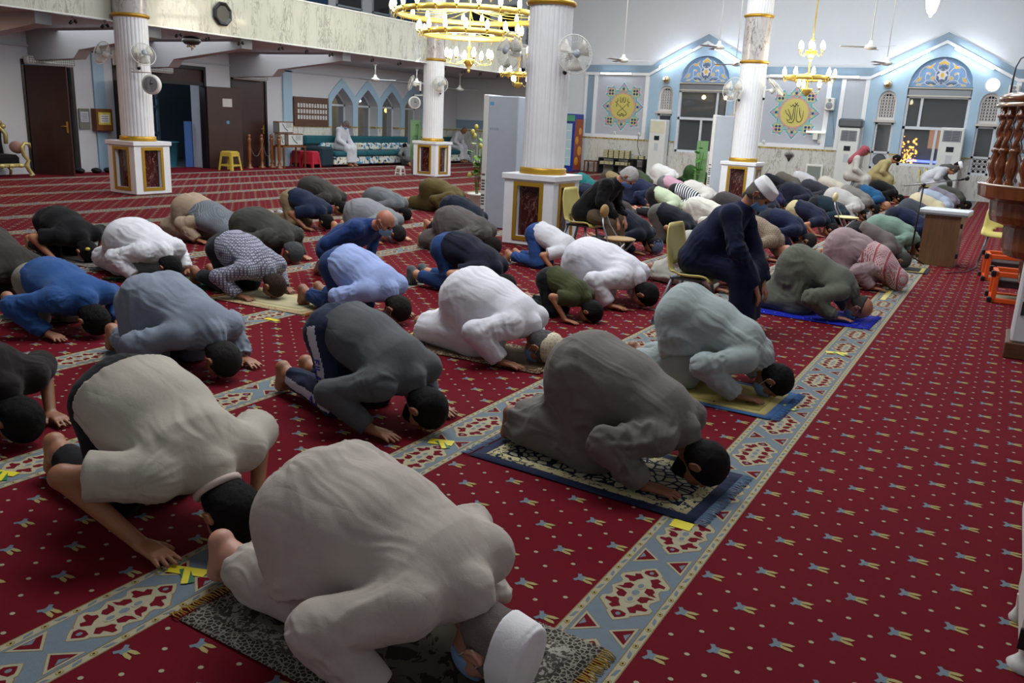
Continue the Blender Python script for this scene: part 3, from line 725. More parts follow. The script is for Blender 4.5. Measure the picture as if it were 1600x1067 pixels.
def wallm(mb, to3, u0, u1, z0, z1, ops=(), d0=0.0, d1=.25, step=.05, extra=()):
    zt = z1 if callable(z1) else (lambda u: z1)
    us = {u0, u1, *extra}
    for a, b, zb, t in ops:
        us |= {a, b}
        if callable(t):
            n = max(2, int((b-a)/step)); us |= {a+(b-a)*i/n for i in range(n+1)}
    if callable(z1): n = max(2, int((u1-u0)/step)); us |= {u0+(u1-u0)*i/n for i in range(n+1)}
    us = sorted(u for u in us if u0-1e-6 <= u <= u1+1e-6); e = 1e-5
    for a, b in zip(us[:-1], us[1:]):
        if b-a < 1e-4: continue
        m = (a+b)/2; op = next((o for o in ops if o[0] < m < o[1]), None)
        iv = [((z0, z0), (zt(a), zt(b)))]
        if op:
            t = op[3] if callable(op[3]) else (lambda u, q=op[3]: q)
            ta, tb = t(a+e if a <= op[0]+e else a), t(b-e if b >= op[1]-e else b)
            iv = []
            if op[2] > z0+1e-4: iv.append(((z0, z0), (op[2], op[2])))
            if min(zt(a)-ta, zt(b)-tb) > -1e-3 and max(zt(a)-ta, zt(b)-tb) > 1e-4: iv.append(((ta, tb), (zt(a), zt(b))))
        for (la, lb), (ha, hb) in iv:
            vs = [to3(a, d0, la), to3(b, d0, lb), to3(b, d0, hb), to3(a, d0, ha), to3(a, d1, la), to3(b, d1, lb), to3(b, d1, hb), to3(a, d1, ha)]
            mb.raw(vs, [(0, 1, 2, 3), (5, 4, 7, 6), (4, 5, 1, 0), (3, 2, 6, 7), (4, 0, 3, 7), (1, 5, 6, 2)])
    return mb
def arch_round(c, r, zs): return lambda u: zs+math.sqrt(max(0, r*r-(u-c)**2))
def arch_point(c, hw, zs, za):
    def f(u):
        t = min(1, abs(u-c)/hw); return zs+(za-zs)*(.72*(1-t)+.28*math.sqrt(max(0, 1-t*t)))
    return f
WA, WB, WH = -9.12, -2.25, .83
vent = lambda c: (c-.25, c+.25, 2.16, arch_round(c, .25, 2.70))
nar = lambda c: (c-.25, c+.25, .72, 2.10)
ops_far = []
for c in (WA, WB): ops_far += [(c-WH, c+WH, .86, arch_round(c, WH, 3.06))]
vc = [WA-1.26, WA+1.26, WB-1.32, WB+1.32]
def two(c):   # narrow window and vent above it share the jambs
    return [vent(c)]
far_main = MB()
wallm(far_main, FX, XL-.25, XR+.25, 0, ZC, ops_far+[(c-.25, c+.25, .72, arch_round(c, .25, 2.70)) for c in vc], step=.06)
struct('wall_far', far_main, M_WALL)
gab = lambda c: (lambda u: 4.30-(abs(u-c))*.54)
for c, a, b in ((WA, -10.98, -7.26), (WB, -4.12, -.38)):
    mb = MB(); ops = [(c-WH, c+WH, 0, arch_round(c, WH, 3.06))]+[(q-.25, q+.25, 0, arch_round(q, .25, 2.70)) for q in vc if a < q < b]
    wallm(mb, FX, a, b, 1.19, lambda u, c=c: 4.28-abs(u-c)*.53, [(o[0], o[1], 1.19, o[3]) for o in ops], d0=-.02, d1=-.001, extra=(c,))
    struct('trim_1', mb, M_BLUE)
def zig(off, flat):   # gable line following both windows
    return lambda u: max(flat, 4.30+off-min(abs(u-WA), abs(u-WB))*.53)
mb = MB(); wallm(mb, FX, -13.35, XR, 3.30, zig(.25, 3.58), [], d0=-.03, d1=-.001, extra=(WA, WB))
ops = [(-13.35, XR, 3.30, lambda u: zig(.02, 3.31)(u))]
mb = MB(); wallm(mb, FX, -13.35, XR, 3.30, zig(.25, 3.58), ops, d0=-.03, d1=-.001, extra=(WA, WB)); struct('trim_2', mb, M_BLUED)
mb = MB(); wallm(mb, FX, -13.35, XR, 3.2, zig(.04, 3.34), [(-13.35, XR, 3.2, lambda u: zig(-.05, 3.25)(u))], d0=-.07, d1=-.001, extra=(WA, WB)); struct('trim_3', mb, M_TRIM)
# white pilaster strips, blue strips, grey panels
mb = MB()
for a, b in ((-13.35, -13.25), (-13.0, -12.88), (-11.13, -11.0), (-7.26, -7.14), (-5.3, -5.16), (-4.90, -4.78), (-4.23, -4.11), (-.38, -.26), (.3, .42)):
    mb.box(a, b, YF-.05, YF-.001, 1.19, 3.28)
for a, b in ((-12.88, -11.13), (-7.14, -5.3), (-4.78, -4.23), (-13.25, -13.0)): mb.box(a, b, YF-.04, YF-.001, 1.19, 1.30)
struct('trim_4', mb, M_TRIM)
mb = MB()
for a, b in ((-13.25, -13.0), (-5.16, -4.90), (-.26, .3)): mb.box(a, b, YF-.03, YF-.001, 1.30, 3.25)
mb.box(XL, -14.2, YF-.02, YF-.001, 1.22, 1.55)
struct('trim_5', mb, M_BLUED)
mb = MB()
for a, b in ((-12.88, -11.13), (-7.14, -5.3), (-4.78, -4.23)): mb.box(a, b, YF-.012, YF-.001, 1.30, 3.25)
struct('trim_6', mb, M_GREYW)
dado_ops = [(c-WH, c+WH, .86, 1.3) for c in (WA, WB)]+[(c-.25, c+.25, .72, 1.3) for c in vc]
mb = MB(); wallm(mb, FX, XL, XR, 0, 1.14, [o for o in dado_ops], d0=-.03, d1=-.001); struct('trim_7', mb, M_MARB)
mb = MB(); wallm(mb, FX, XL, XR, 1.14, 1.19, [(o[0], o[1], 1.14, 1.2) for o in dado_ops], d0=-.04, d1=-.001)
GB = NT('gold_border'); vv = GB.coord(scale=(1, 1, 1)); GB.l(GB.ramp(GB.noise(vv, 26, 2), [(.45, lin('C2AE6A')), (.55, lin('8C7A42'))]), GB.b.inputs['Base Color']); struct('trim_8', mb, GB.m)
# left wall (rear of the hall)
DOORS = [(10.98, 12.16, 2.42), (13.15, 15.85, 2.60), (16.68, 17.96, 2.50)]
NIC = [21.14, 22.38, 23.62, 24.86]
mb = MB(); ops = [(a, b, 0, t) for a, b, t in DOORS]+[(c-.5, c+.5, .55, arch_point(c, .5, 1.85, 2.36)) for c in NIC]
wallm(mb, LX, YB, YF, 0, ZC, ops, d1=.6); struct('wall_left', mb, plain('wall_left_white', 'C6C8CE', .6, var=.03))
mb = MB()
def ztop(u):
    c = min(NIC, key=lambda q: abs(q-u)); return arch_point(c, .66, 2.0, 2.64)(u)
wallm(mb, LX, NIC[0]-.62, NIC[-1]+.62, 1.19, ztop, [(c-.5, c+.5, 1.19, arch_point(c, .5, 1.85, 2.36)) for c in NIC], d0=-.03, d1=-.001)
mb.box(XL, XL+.05, 18.58, 18.93, 0, 2.78); mb.box(XL, XL+.05, 12.62, 12.9, 0, 2.78)
struct('trim_9', mb, M_BLUE)
mb = MB(); dd = [(c-.5, c+.5, .55, 3) for c in NIC]
wallm(mb, LX, 18.93, YF-.04, 0, 1.14, dd, d0=-.025, d1=-.001); struct('trim_10', mb, M_MARB)
mb = MB(); wallm(mb, LX, 18.93, YF-.04, 1.14, 1.19, [(c-.5, c+.5, 1.14, 1.2) for c in NIC], d0=-.035, d1=-.001)
for c in NIC: mb.box(XL-.30, XL-.02, c+.485, c+.5, 1.14, 1.19)
struct('trim_11', mb, GB.m)
mb = MB(); mb.box(XL, XL+.05, YB, YF-.1, 2.68, 2.72); struct('trim_12', mb, M_GREYW)
# other walls, ceiling
mb = MB(); mb.box(XR, XR+.25, YB, YF, 0, ZC); struct('wall_right', mb, M_WALL)
mb = MB(); mb.box(XL-.25, XR+.25, YB-.25, YB, 0, ZC); struct('wall_back', mb, M_WALL)
mb = MB(); mb.box(XL-.7, XR+.25, YB-.25, YF+.25, ZC, ZC+.2); struct('ceiling', mb, plain('ceiling_white', 'CFD3D8', .7, var=.02))
# gallery: slab, parapet, haunched beams
mb = MB(); mb.box(XL, -14.36, YB, YF, 3.04, 3.16); struct('ceiling_gallery', mb, M_GREYC)
mb = MB(); mb.box(-14.36, -14.24, YB, YF, 3.02, 3.96); struct('trim_13', mb, M_MARBW)
mb = MB(); mb.box(-14.37, -14.225, YB, YF, 3.955, 3.985); mb.box(-14.36, -14.228, YB, YF, 3.012, 3.035); struct('trim_14', mb, plain('parapet_rail', 'D9DBD6', .15, coat=.5))
for i, y in enumerate((6.2, 9.1, 11.3, 13.6, 16.8)):
    mb = MB(); poly = [(-14.7, 3.04), (-14.7, 2.86), (-14.95, 2.82), (-16.9, 2.62), (-17.1, 2.45), (-18.7, 2.40), (-18.7, 3.04)]
    mb.prism(poly, -.14, .14, T(0, y, 0) @ RX(math.pi/2)); mb.cur = 1; mb.box(-14.72, -14.69, y-.145, y+.145, 2.85, 3.04); struct('trim_%d' % (15+i), mb, [M_BEAM, plain('beam_end', 'A9BACA', .5)])
# ---------------------------------------------------------------- carpet
M_RED = NT('carpet_red'); v = M_RED.coord()
M_RED.l(M_RED.mixc(M_RED.noise(v, .9, 5, .6), lin('5C0715'), lin('6A0A1C')), M_RED.b.inputs['Base Color'])
M_RED.set(Roughness=.95); M_RED.b.inputs['Specular IOR Level'].default_value = .15
M_RED.bump(M_RED.noise(v, 350, 2), .5, .004)
def carp(name, col):
    t = NT(name); vv = t.coord(); c = lin(col); t.l(t.mixc(t.noise(vv, 30, 4), tuple(x*.86 for x in c[:3])+(1,), c), t.b.inputs['Base Color'])
    t.set(Roughness=.95); t.b.inputs['Specular IOR Level'].default_value = .15; t.bump(t.noise(vv, 350, 2), .5, .004); return t.m
CM = [M_RED.m, carp('carpet_blue', '707D86'), carp('carpet_cream', 'A8A286'), carp('carpet_tan', '8A7448'), carp('carpet_yellow', 'A69A62'), carp('carpet_dark', '2E1410')]
class Flat:
    def __init__(s): s.v = []; s.f = []; s.m = []; s.n = 0
    def poly(s, pts, z, mi, inst=None):
        """pts (k,2) (star shaped about the mean or convex), copied at inst (n,2) offsets"""
        pts = np.asarray(pts, float); k = len(pts); inst = np.zeros((1, 2)) if inst is None else inst
        V_ = np.concatenate([pts[None, :, :]+inst[:, None, :], np.full((len(inst), k, 1), z)], 2).reshape(-1, 3)
        s.v.append(V_)
        for i in range(len(inst)): s.f.append(np.arange(k)+s.n+i*k)
        s.m += [mi]*len(inst); s.n += k*len(inst)
fl = Flat()
YA, YZ = -2.5, 27.57
fl.poly([(XL-.6, YB), (XR, YB), (XR, YF), (XL-.6, YF)], 0, 0)
bands = [-1.083-1.385*k for k in range(-1, 13)]; BW = .288
rng0 = random.Random(5)
def ell(cx, cy, rx, ry, n=10, a0=0): return [(cx+rx*math.cos(2*math.pi*i/n+a0), cy+ry*math.sin(2*math.pi*i/n+a0)) for i in range(n)]
for x0 in bands:
    x1 = x0+BW
    fl.poly([(x0, YA), (x1, YA), (x1, YZ), (x0, YZ)], .0006, 2)
    fl.poly([(x0+.001, YA), (x0+.004, YA), (x0+.004, YZ), (x0+.001, YZ)], .0010, 3); fl.poly([(x1-.004, YA), (x1-.001, YA), (x1-.001, YZ), (x1-.004, YZ)], .0010, 3)
    fl.poly([(x0+.031, YA), (x1-.031, YA), (x1-.031, YZ), (x0+.031, YZ)], .0010, 3)
    fl.poly([(x0+.034, YA), (x1-.034, YA), (x1-.034, YZ), (x0+.034, YZ)], .0014, 1)
ys = np.arange(YA+.1, 27.4, .11)
for e, off in ((0, .0175), (1, BW-.0175)):
    I = np.array([(x0+off, y) for x0 in bands for y in ys])
    fl.poly(ell(0, 0, .0105, .013, 8), .0012, 3, I); fl.poly(ell(0, 0, .0085, .011, 8), .0015, 4, I); fl.poly(ell(0, 0, .004, .005, 6), .0018, 5, I)
    d = [(-.008, -.022), (.004, -.012), (.008, .022), (-.004, .012)]
    fl.poly(d, .0014, 1, I[::2]+[0, .055]); fl.poly([(-x, y) for x, y in d][::-1], .0014, 1, I[1::2]+[0, .055])
PT = .5485; y0m = 2.634-5*PT*2
ym = np.arange(2.634-9*PT, 27.2, PT); I = np.array([(x0+BW/2, y) for x0 in bands for y in ym])
def sym(P, z, m, both=True):
    P = np.array(P)
    for sx in (1, -1):
        for sy in (1, -1):
            Q_ = P*[sx, sy]; fl.poly(Q_ if sx*sy > 0 else Q_[::-1], z, m, I)
# medallion: cream body, red lobes, blue centres
def body(g):
    q = [(.018, .158), (.048, .150), (.070, .128), (.094, .104), (.096, .080), (.074, .060), (.072, .040), (.082, .020), (.094, .0)]
    q = [(x+g*.6, y+g*.6) for x, y in q]
    up = q; return up+[(x, -y) for x, y in q[:-1][::-1]]+[(-x, -y) for x, y in q[:-1]]+[(-x, y) for x, y in q[1:][::-1]]
b_out = body(.005); b_in = body(0)
fl.poly(b_out, .0018, 3, I); fl.poly(b_in, .0021, 2, I)
for sy in (1, -1):
    pet = [(0, .205), (.022, .185), (.040, .165), (.036, .138), (0, .128), (-.036, .138), (-.040, .165), (-.022, .185)]
    fl.poly([(x*1.14, sy*(y-.165)*1.14+sy*.165) for x, y in pet][::sy], .0017, 3, I); fl.poly([(x*1.06, sy*(y-.165)*1.06+sy*.165) for x, y in pet][::sy], .0020, 2, I)
    fl.poly([(x*.68, sy*(y-.163)*.68+sy*.163) for x, y in pet][::sy], .0024, 0, I); fl.poly(ell(0, sy*.162, .009, .011, 8), .0027, 1, I)
    fl.poly(ell(0, sy*.052, .019, .026, 10), .0030, 2, I); fl.poly(ell(0, sy*.052, .0105, .016, 10), .0033, 1, I)
sym([(.012, .112), (.034, .136), (.052, .126), (.046, .108), (.078, .098), (.080, .082), (.060, .078), (.050, .064), (.034, .070), (.028, .090)], .0024, 0)
sym([(.024, .048), (.044, .056), (.060, .040), (.058, .022), (.078, .008), (.048, .006), (.026, .018)], .0024, 0)
fl.poly(ell(0, 0, .014, .020, 8), .0030, 1, I); fl.poly([(-.07, -.003), (.07, -.003), (.07, .003), (-.07, .003)], .0027, 2, I); fl.poly(ell(0, 0, .021, .027, 10), .0026, 2, I)
# triangle pairs between medallions
I2 = I+[0, PT/2]
for sx in (1, -1):
    tri = lambda g: [(sx*(.022-g), 0.0), (sx*(.094+g*.6), .058+g*1.4), (sx*(.094+g*.6), -.058-g*1.4)][::(-1 if sx > 0 else 1)]
    fl.poly(tri(.010), .0018, 3, I2); fl.poly(tri(.007), .0021, 2, I2); fl.poly(tri(-.006), .0024, 0, I2)
    fl.poly([(sx*.068, 0), (sx*.087, .024), (sx*.087, -.024)][::(-1 if sx > 0 else 1)], .0027, 1, I2)
# field flowers and dots
FI = []; DI = []
for x0 in bands:
    e = x0+BW+.055; nx = 7; dx = (1.385-BW-.11)/(nx-1)
    for i in range(nx):
        ph = 4.43+(.1515 if i % 2 else 0)
        n0 = math.ceil((YA+.1-ph)/.303); n1 = int((27.3-ph)/.303)
        for k in range(n0, n1+1):
            FI.append((e+i*dx, ph+k*.303)); DI.append((e+i*dx, ph+k*.303+.1515))
            if i < nx-1: DI += [(e+(i+.5)*dx, ph+k*.303+.076), (e+(i+.5)*dx, ph+k*.303+.2275)]
FI = np.array(FI); DI = np.array(DI); FI = FI[FI[:, 0] < 2.4]; DI = DI[DI[:, 0] < 2.4]; FI = FI[FI[:, 0] > XL-.4]; DI = DI[DI[:, 0] > XL-.4]
for sy in (1, -1):
    o = sy
    cap = [(-.036, .022*o), (-.022, .029*o), (-.014, .017*o), (0, .018*o), (.006, 0), (-.024, 0), (-.028, .010*o)]
    fl.poly(cap[::-1] if sy > 0 else cap, .0012, 1, FI)
    lobe = [(-.002, .002*o), (.002, .016*o), (.022, .021*o), (.044, .019*o), (.034, .006*o), (.018, .003*o)]
    fl.poly(lobe[::-1] if sy > 0 else lobe, .0014, 4, FI)
fl.poly(ell(0, 0, .0095, .0085, 8), .0012, 2, DI)
me = bpy.data.meshes.new('floor'); VV = np.concatenate(fl.v); me.vertices.add(len(VV)); me.vertices.foreach_set('co', VV.astype(np.float32).ravel())
LS = np.array([len(f) for f in fl.f]); FF = np.concatenate(fl.f); me.loops.add(len(FF)); me.loops.foreach_set('vertex_index', FF.astype(np.int32))
me.polygons.add(len(LS)); st = np.concatenate([[0], np.cumsum(LS)[:-1]]); me.polygons.foreach_set('loop_start', st.astype(np.int32)); me.polygons.foreach_set('loop_total', LS.astype(np.int32))
me.polygons.foreach_set('material_index', np.array(fl.m, np.int32)); me.update(calc_edges=True)
for m in CM: me.materials.append(m)
flo = bpy.data.objects.new('floor', me); COL.objects.link(flo); tag(flo, kind='structure')
# ================================================================= doors, windows, fittings of the walls
M_DOOR = wood('door_wood', '2E1713', '3A1F19', .4, 'Z'); M_FRAME = plain('door_frame', '1E1214', .35); M_ALU = plain('white_aluminium', 'C9CED4', .35)
GLS = NT('window_pane'); GLS.set(Roughness=.03, IOR=1.5); GLS.b.inputs['Base Color'].default_value = (.75, .8, .82, 1); GLS.b.inputs['Transmission Weight'].default_value = .93
GLASS = GLS.m
def leaf(name, hinge, width, height, ang, label, sticker=False, handle=True):
    """door leaf hinged at (x,y), swung by ang; runs along local +Y"""
    t = thing(name, label, 'door', (hinge[0], hinge[1], 0), ang)
    mb = MB(); mb.box(-.022, .022, 0, width, .01, height, bev=.006); mb.build('door_panel', M_DOOR, t)
    if handle:
        hb = MB(); hb.box(.022, .030, width-.09, width-.05, .92, 1.16, bev=.004); hb.tube([(.03, width-.07, 1.06), (.065, width-.07, 1.06), (.068, width-.12, 1.06), (.066, width-.19, 1.055)], .009, 8)
        hb.build('door_handle', GOLD, t)
    return t
def frame(n, a, b, top, tr=None):
    mb = MB()
    for y0, y1 in ((a, a+.07), (b-.07, b)): mb.box(XL-.18, XL+.03, y0, y1, 0, top)
    mb.box(XL-.18, XL+.03, a+.07, b-.07, top-.08, top)
    if tr: mb.box(XL-.16, XL+.01, a+.07, b-.07, tr, tr+.08)
    struct(n, mb, M_FRAME)
frame('door_1', 10.98, 12.16, 2.42); frame('door_2', 13.15, 15.85, 2.60, 2.12); frame('door_3', 16.68, 17.96, 2.50)
mb = MB(); mb.box(XL-.1, XL-.05, 13.2, 15.8, 2.2, 2.52); struct('door_4', mb, M_DOOR)
leaf('wooden_door', (XL+.04, 11.05), .92, 2.3, R(-64), 'dark brown wooden door leaf standing open beside the black and gold throne sofa')
leaf('wooden_door', (XL+.06, 13.2), .80, 2.12, R(244), 'dark brown door leaf seen just left of the white column with the two fans')
d3 = leaf('wooden_door', (XL+.05, 15.82), .95, 2.12, R(-18), 'dark brown open door leaf with a white notice and a blue round sticker', handle=False)
pp = MB(); pp.box(.024, .027, .42, .68, 1.62, 1.83); pp.build('notice', plain('paper', 'C9C7C2', .7), d3)
pp = MB(); pp.lathe([(.045, 0), (.045, .004)], 20, T(.023, .55, 1.22) @ RY(math.pi/2)); pp.build('sticker', plain('sticker_blue', '4C8FB8', .5), d3)
leaf('wooden_door', (XL-.02, 16.75), 1.14, 2.42, 0, 'closed dark brown door behind the turned wooden barrier posts')
# glazed panel in door 1, dark lobby behind the doors
mb = MB(); mb.box(XL-.14, XL-.1, 11.95, 12.08, .05, 2.3); struct('door_5', mb, M_ALU)
t = thing('lobby_window', 'pale arched window frame seen in the dark lobby through the wide doorway', 'window', (XL-2.6, 15.5, 0))
mb = MB()
for y in (-.75, -.25, .3, .82): mb.box(-.03, .03, y-.035, y+.035, .2, 1.95)
mb.box(-.03, .03, -.75, .82, 1.5, 1.56); mb.tube([(0, .035+math.cos(a)*.78, 1.75+math.sin(a)*.55) for a in np.linspace(0, math.pi, 16)], .04, 6); mb.box(-.03, .03, -.75, .82, .78, .84)
mb.build('frame', plain('lobby_frame', '6E8496', .5), t)
tag(MB().lathe([(.20, 0), (.27, .62), (.29, .62), (.29, .66), (.25, .66)], 24, T(XL-1.0, 15.35, 0)).build('plastic_bin', plain('teal_plastic', '2A6478', .5)), 'teal plastic bin standing in the dark lobby behind the wide doorway', 'bin')
mb = MB(); mb.box(-.10, .10, -.01, .01, 0, 1.2, T(XL-.62, 15.72, 0) @ RZ(1.2)); tag(mb.build('banner', plain('banner_blue', '2F5FA8', .5)), 'narrow blue and white banner in the lobby beside the open door leaf', 'banner')
mb = MB(); mb.box(XL-4.2, XL-4.0, 9, 19, 0, 3.2); mb.box(XL-4.2, XL-.6, 9, 9.1, 0, 3.2); mb.box(XL-4.2, XL-.6, 18.9, 19, 0, 3.2); mb.box(XL-4.2, XL-.6, 9, 19, 3.1, 3.2); struct('wall_lobby', mb, plain('lobby_wall', '5B6670', .7))
mb = MB(); mb.box(XL-4.2, XL-.6, 9, 19, -.1, -.005); struct('floor_lobby', mb, plain('lobby_floor', '6A7078', .4))
rg = random.Random(3)
for i, (x, y) in enumerate(((XL-.75, 14.6), (XL-.7, 14.9), (XL-.8, 15.15), (XL-.72, 14.3), (XL-.65, 11.9))):
    sh = MB(); sh.ball((0, 0, .045), .05, 10, sx=2.4, sy=.95, sz=.9); sh.ball((-.06, 0, .085), .04, 8, sx=1.3, sy=.9, sz=.8)
    o = sh.build('shoe', plain('shoe_dark', '101012', .5), loc=(x, y, 0), rot=(0, 0, rg.uniform(0, 6)))
    tag(o, 'dark shoe left on the lobby floor just outside the doorway', 'shoe', 'shoes outside the doors')
# air curtains above the doors
def air_curtain(y, L, lab, z=2.32):
    t = thing('air_curtain', lab, 'air curtain', (XL+.03, y, z))
    mb = MB(); mb.box(0, .2, 0, L, 0, .17, bev=.03); mb.build('casing', WPLAST, t)
    mb = MB()
    for r in range(3):
        for i in range(int(L/.05)): mb.box(.2, .207, .02+i*.05, .055+i*.05, .025+r*.045, .058+r*.045)
    mb.build('grille', plain('grille_grey', '85888C', .5), t)
air_curtain(11.02, 1.05, 'white air curtain above the left door beside the throne sofa'); air_curtain(13.55, 1.15, 'white air curtain above the wide doorway, right of the fan column', 2.36); air_curtain(16.72, 1.1, 'white air curtain above the closed dark door', 2.36)
# notice board and papers
def poster(name, lab, cat, mb, mats): return tag(mb.build(name, mats), lab, cat)
t = thing('notice_board', 'brown wooden wall board with three rows of small white cards', 'notice board', (XL+.06, 18.98, 1.17))
mb = MB(); mb.box(-.03, .01, 0, 1.46, 0, .84); mb.build('board', wood('board_wood', '4A2F20', '5E3D2A', .5, 'Y'), t)
mb = MB(); mb.tube([(.012, .55, .64), (.012, .73, .74), (.012, .93, .60)], .008, 6); mb.build('carved_line', plain('board_line', '6E4A2E', .5), t)
for r in range(3):
    for i in range(11):
        mb = MB(); mb.box(.011, .016, .14+i*.118, .14+i*.118+.075, .20+r*.17, .20+r*.17+.115)
        mb.cur = 1
        for q in range(3): mb.box(.0162, .0166, .15+i*.118, .15+i*.118+.055, .225+r*.17+q*.03, .232+r*.17+q*.03)
        mb.build('card', [plain('paper_white', 'D6D6D2', .7), plain('ink', '50504E', .7)], t)
def notice(loc, w_, h_, lab, cols, rot=0):
    t = thing('notice', lab, 'notice', loc, rot); mb = MB(); mb.box(0, .012, 0, w_, 0, h_); mb.build('backing', plain('n_back', cols[0], .6), t)
    mb = MB(); mb.box(.013, .016, w_*.12, w_*.88, h_*.35, h_*.85); mb.build('sheet', plain('n_sheet', cols[1], .7), t)
    mb = MB()
    for q in range(4): mb.box(.0162, .0172, w_*(.2+.05*(q % 2)), w_*.8, h_*(.42+q*.1), h_*(.42+q*.1)+.012)
    mb.build('writing', plain('ink_violet', '4C4468', .7), t)
notice((XL+.03, 12.2, .98), .26, .46, 'grey notice with two sheets left of the brown box on the wall', ('6E6E66', 'B9BCC6'))
t = thing('suggestion_box', 'brown wooden box with a yellow edged paper on the wall left of the fan column', 'box', (XL+.08, 12.52, .95))
mb = MB(); mb.box(-.08, .12, 0, .42, 0, .5, bev=.01); mb.build('box', wood('box_wood', '6A3C1C', '7C4A24', .4, 'Z'), t)
mb = MB(); mb.box(.122, .126, .05, .36, .14, .42); mb.build('yellow_sheet', plain('yel_sheet', 'C9B84A', .7), t)
mb = MB(); mb.box(.127, .130, .09, .32, .19, .37); mb.cur = 1
for q in range(3): mb.box(.1302, .131, .12, .29, .22+q*.05, .235+q*.05)
mb.build('paper', [plain('paper_white', 'D6D6D2', .7), plain('ink', '50504E', .7)], t)
# arched windows in niches
for i, c in enumerate(NIC):
    mb = MB(); f = arch_point(c, .5, 1.85, 2.36); x = XL-.34
    for a, b in ((c-.5, c-.44), (c+.44, c+.5)): mb.box(x-.03, x+.03, a, b, .55, 1.86)
    mb.box(x-.03, x+.03, c-.5, c+.5, 1.80, 1.86); mb.box(x-.03, x+.03, c-.5, c+.5, .55, .61)
    pts = [(x, u, f(u)-.03) for u in np.linspace(c-.48, c+.48, 25)]; mb.tube(pts, .03, 6)
    struct('window_%d' % (i+1), mb, M_ALU)
    mb = MB(); mb.box(x-.004, x+.004, c-.5, c+.5, .55, 2.36); struct('window_%d' % (i+11), mb, GLASS)
def emis(name, col, s): return plain(name, col, .6, emit=col, es=s, var=0)
mb = MB(); mb.box(XL-3.0, XL-2.9, 20, 27.5, 0, 3.4); mb.box(XL-3.0, XL-.65, 19.9, 20, 0, 3.4); mb.box(XL-3, XL-.65, 27.4, 27.5, 0, 3.4); mb.box(XL-3, XL-.65, 20, 27.5, 3.35, 3.45); struct('wall_annex', mb, plain('annex_wall', '8C7B50', .7))
for i, (y, z, c) in enumerate(((22.6, 2.15, 'E8F0FF'), (24.2, 2.15, 'E8F0FF'), (25.8, 2.12, 'FFE9B8'), (25.7, 1.75, 'FFB84A'))):
    mb = MB(); mb.ball((XL-1.9, y, z), .11 if i < 3 else .05, 10, sz=1.5); tag(mb.build('lit_lamp', emis('annex_lamp', c, 9)), ['cool white lamp seen through the first arched window', 'cool white lamp seen through the second arched window', 'warm lamp glowing behind the third arched window', 'small orange lamp under the warm one behind the third arched window'][i], 'lamp')
point('lobby_light', (XL-1.6, 11.4, 2.7), 20, (.7, .85, 1), .2)
point('annex_light', (XL-1.8, 24.0, 2.9), 25, (1, .9, .7), .2)
point('lobby_light', (XL-1.9, 14.2, 2.7), 45, (.7, .85, 1), .2)
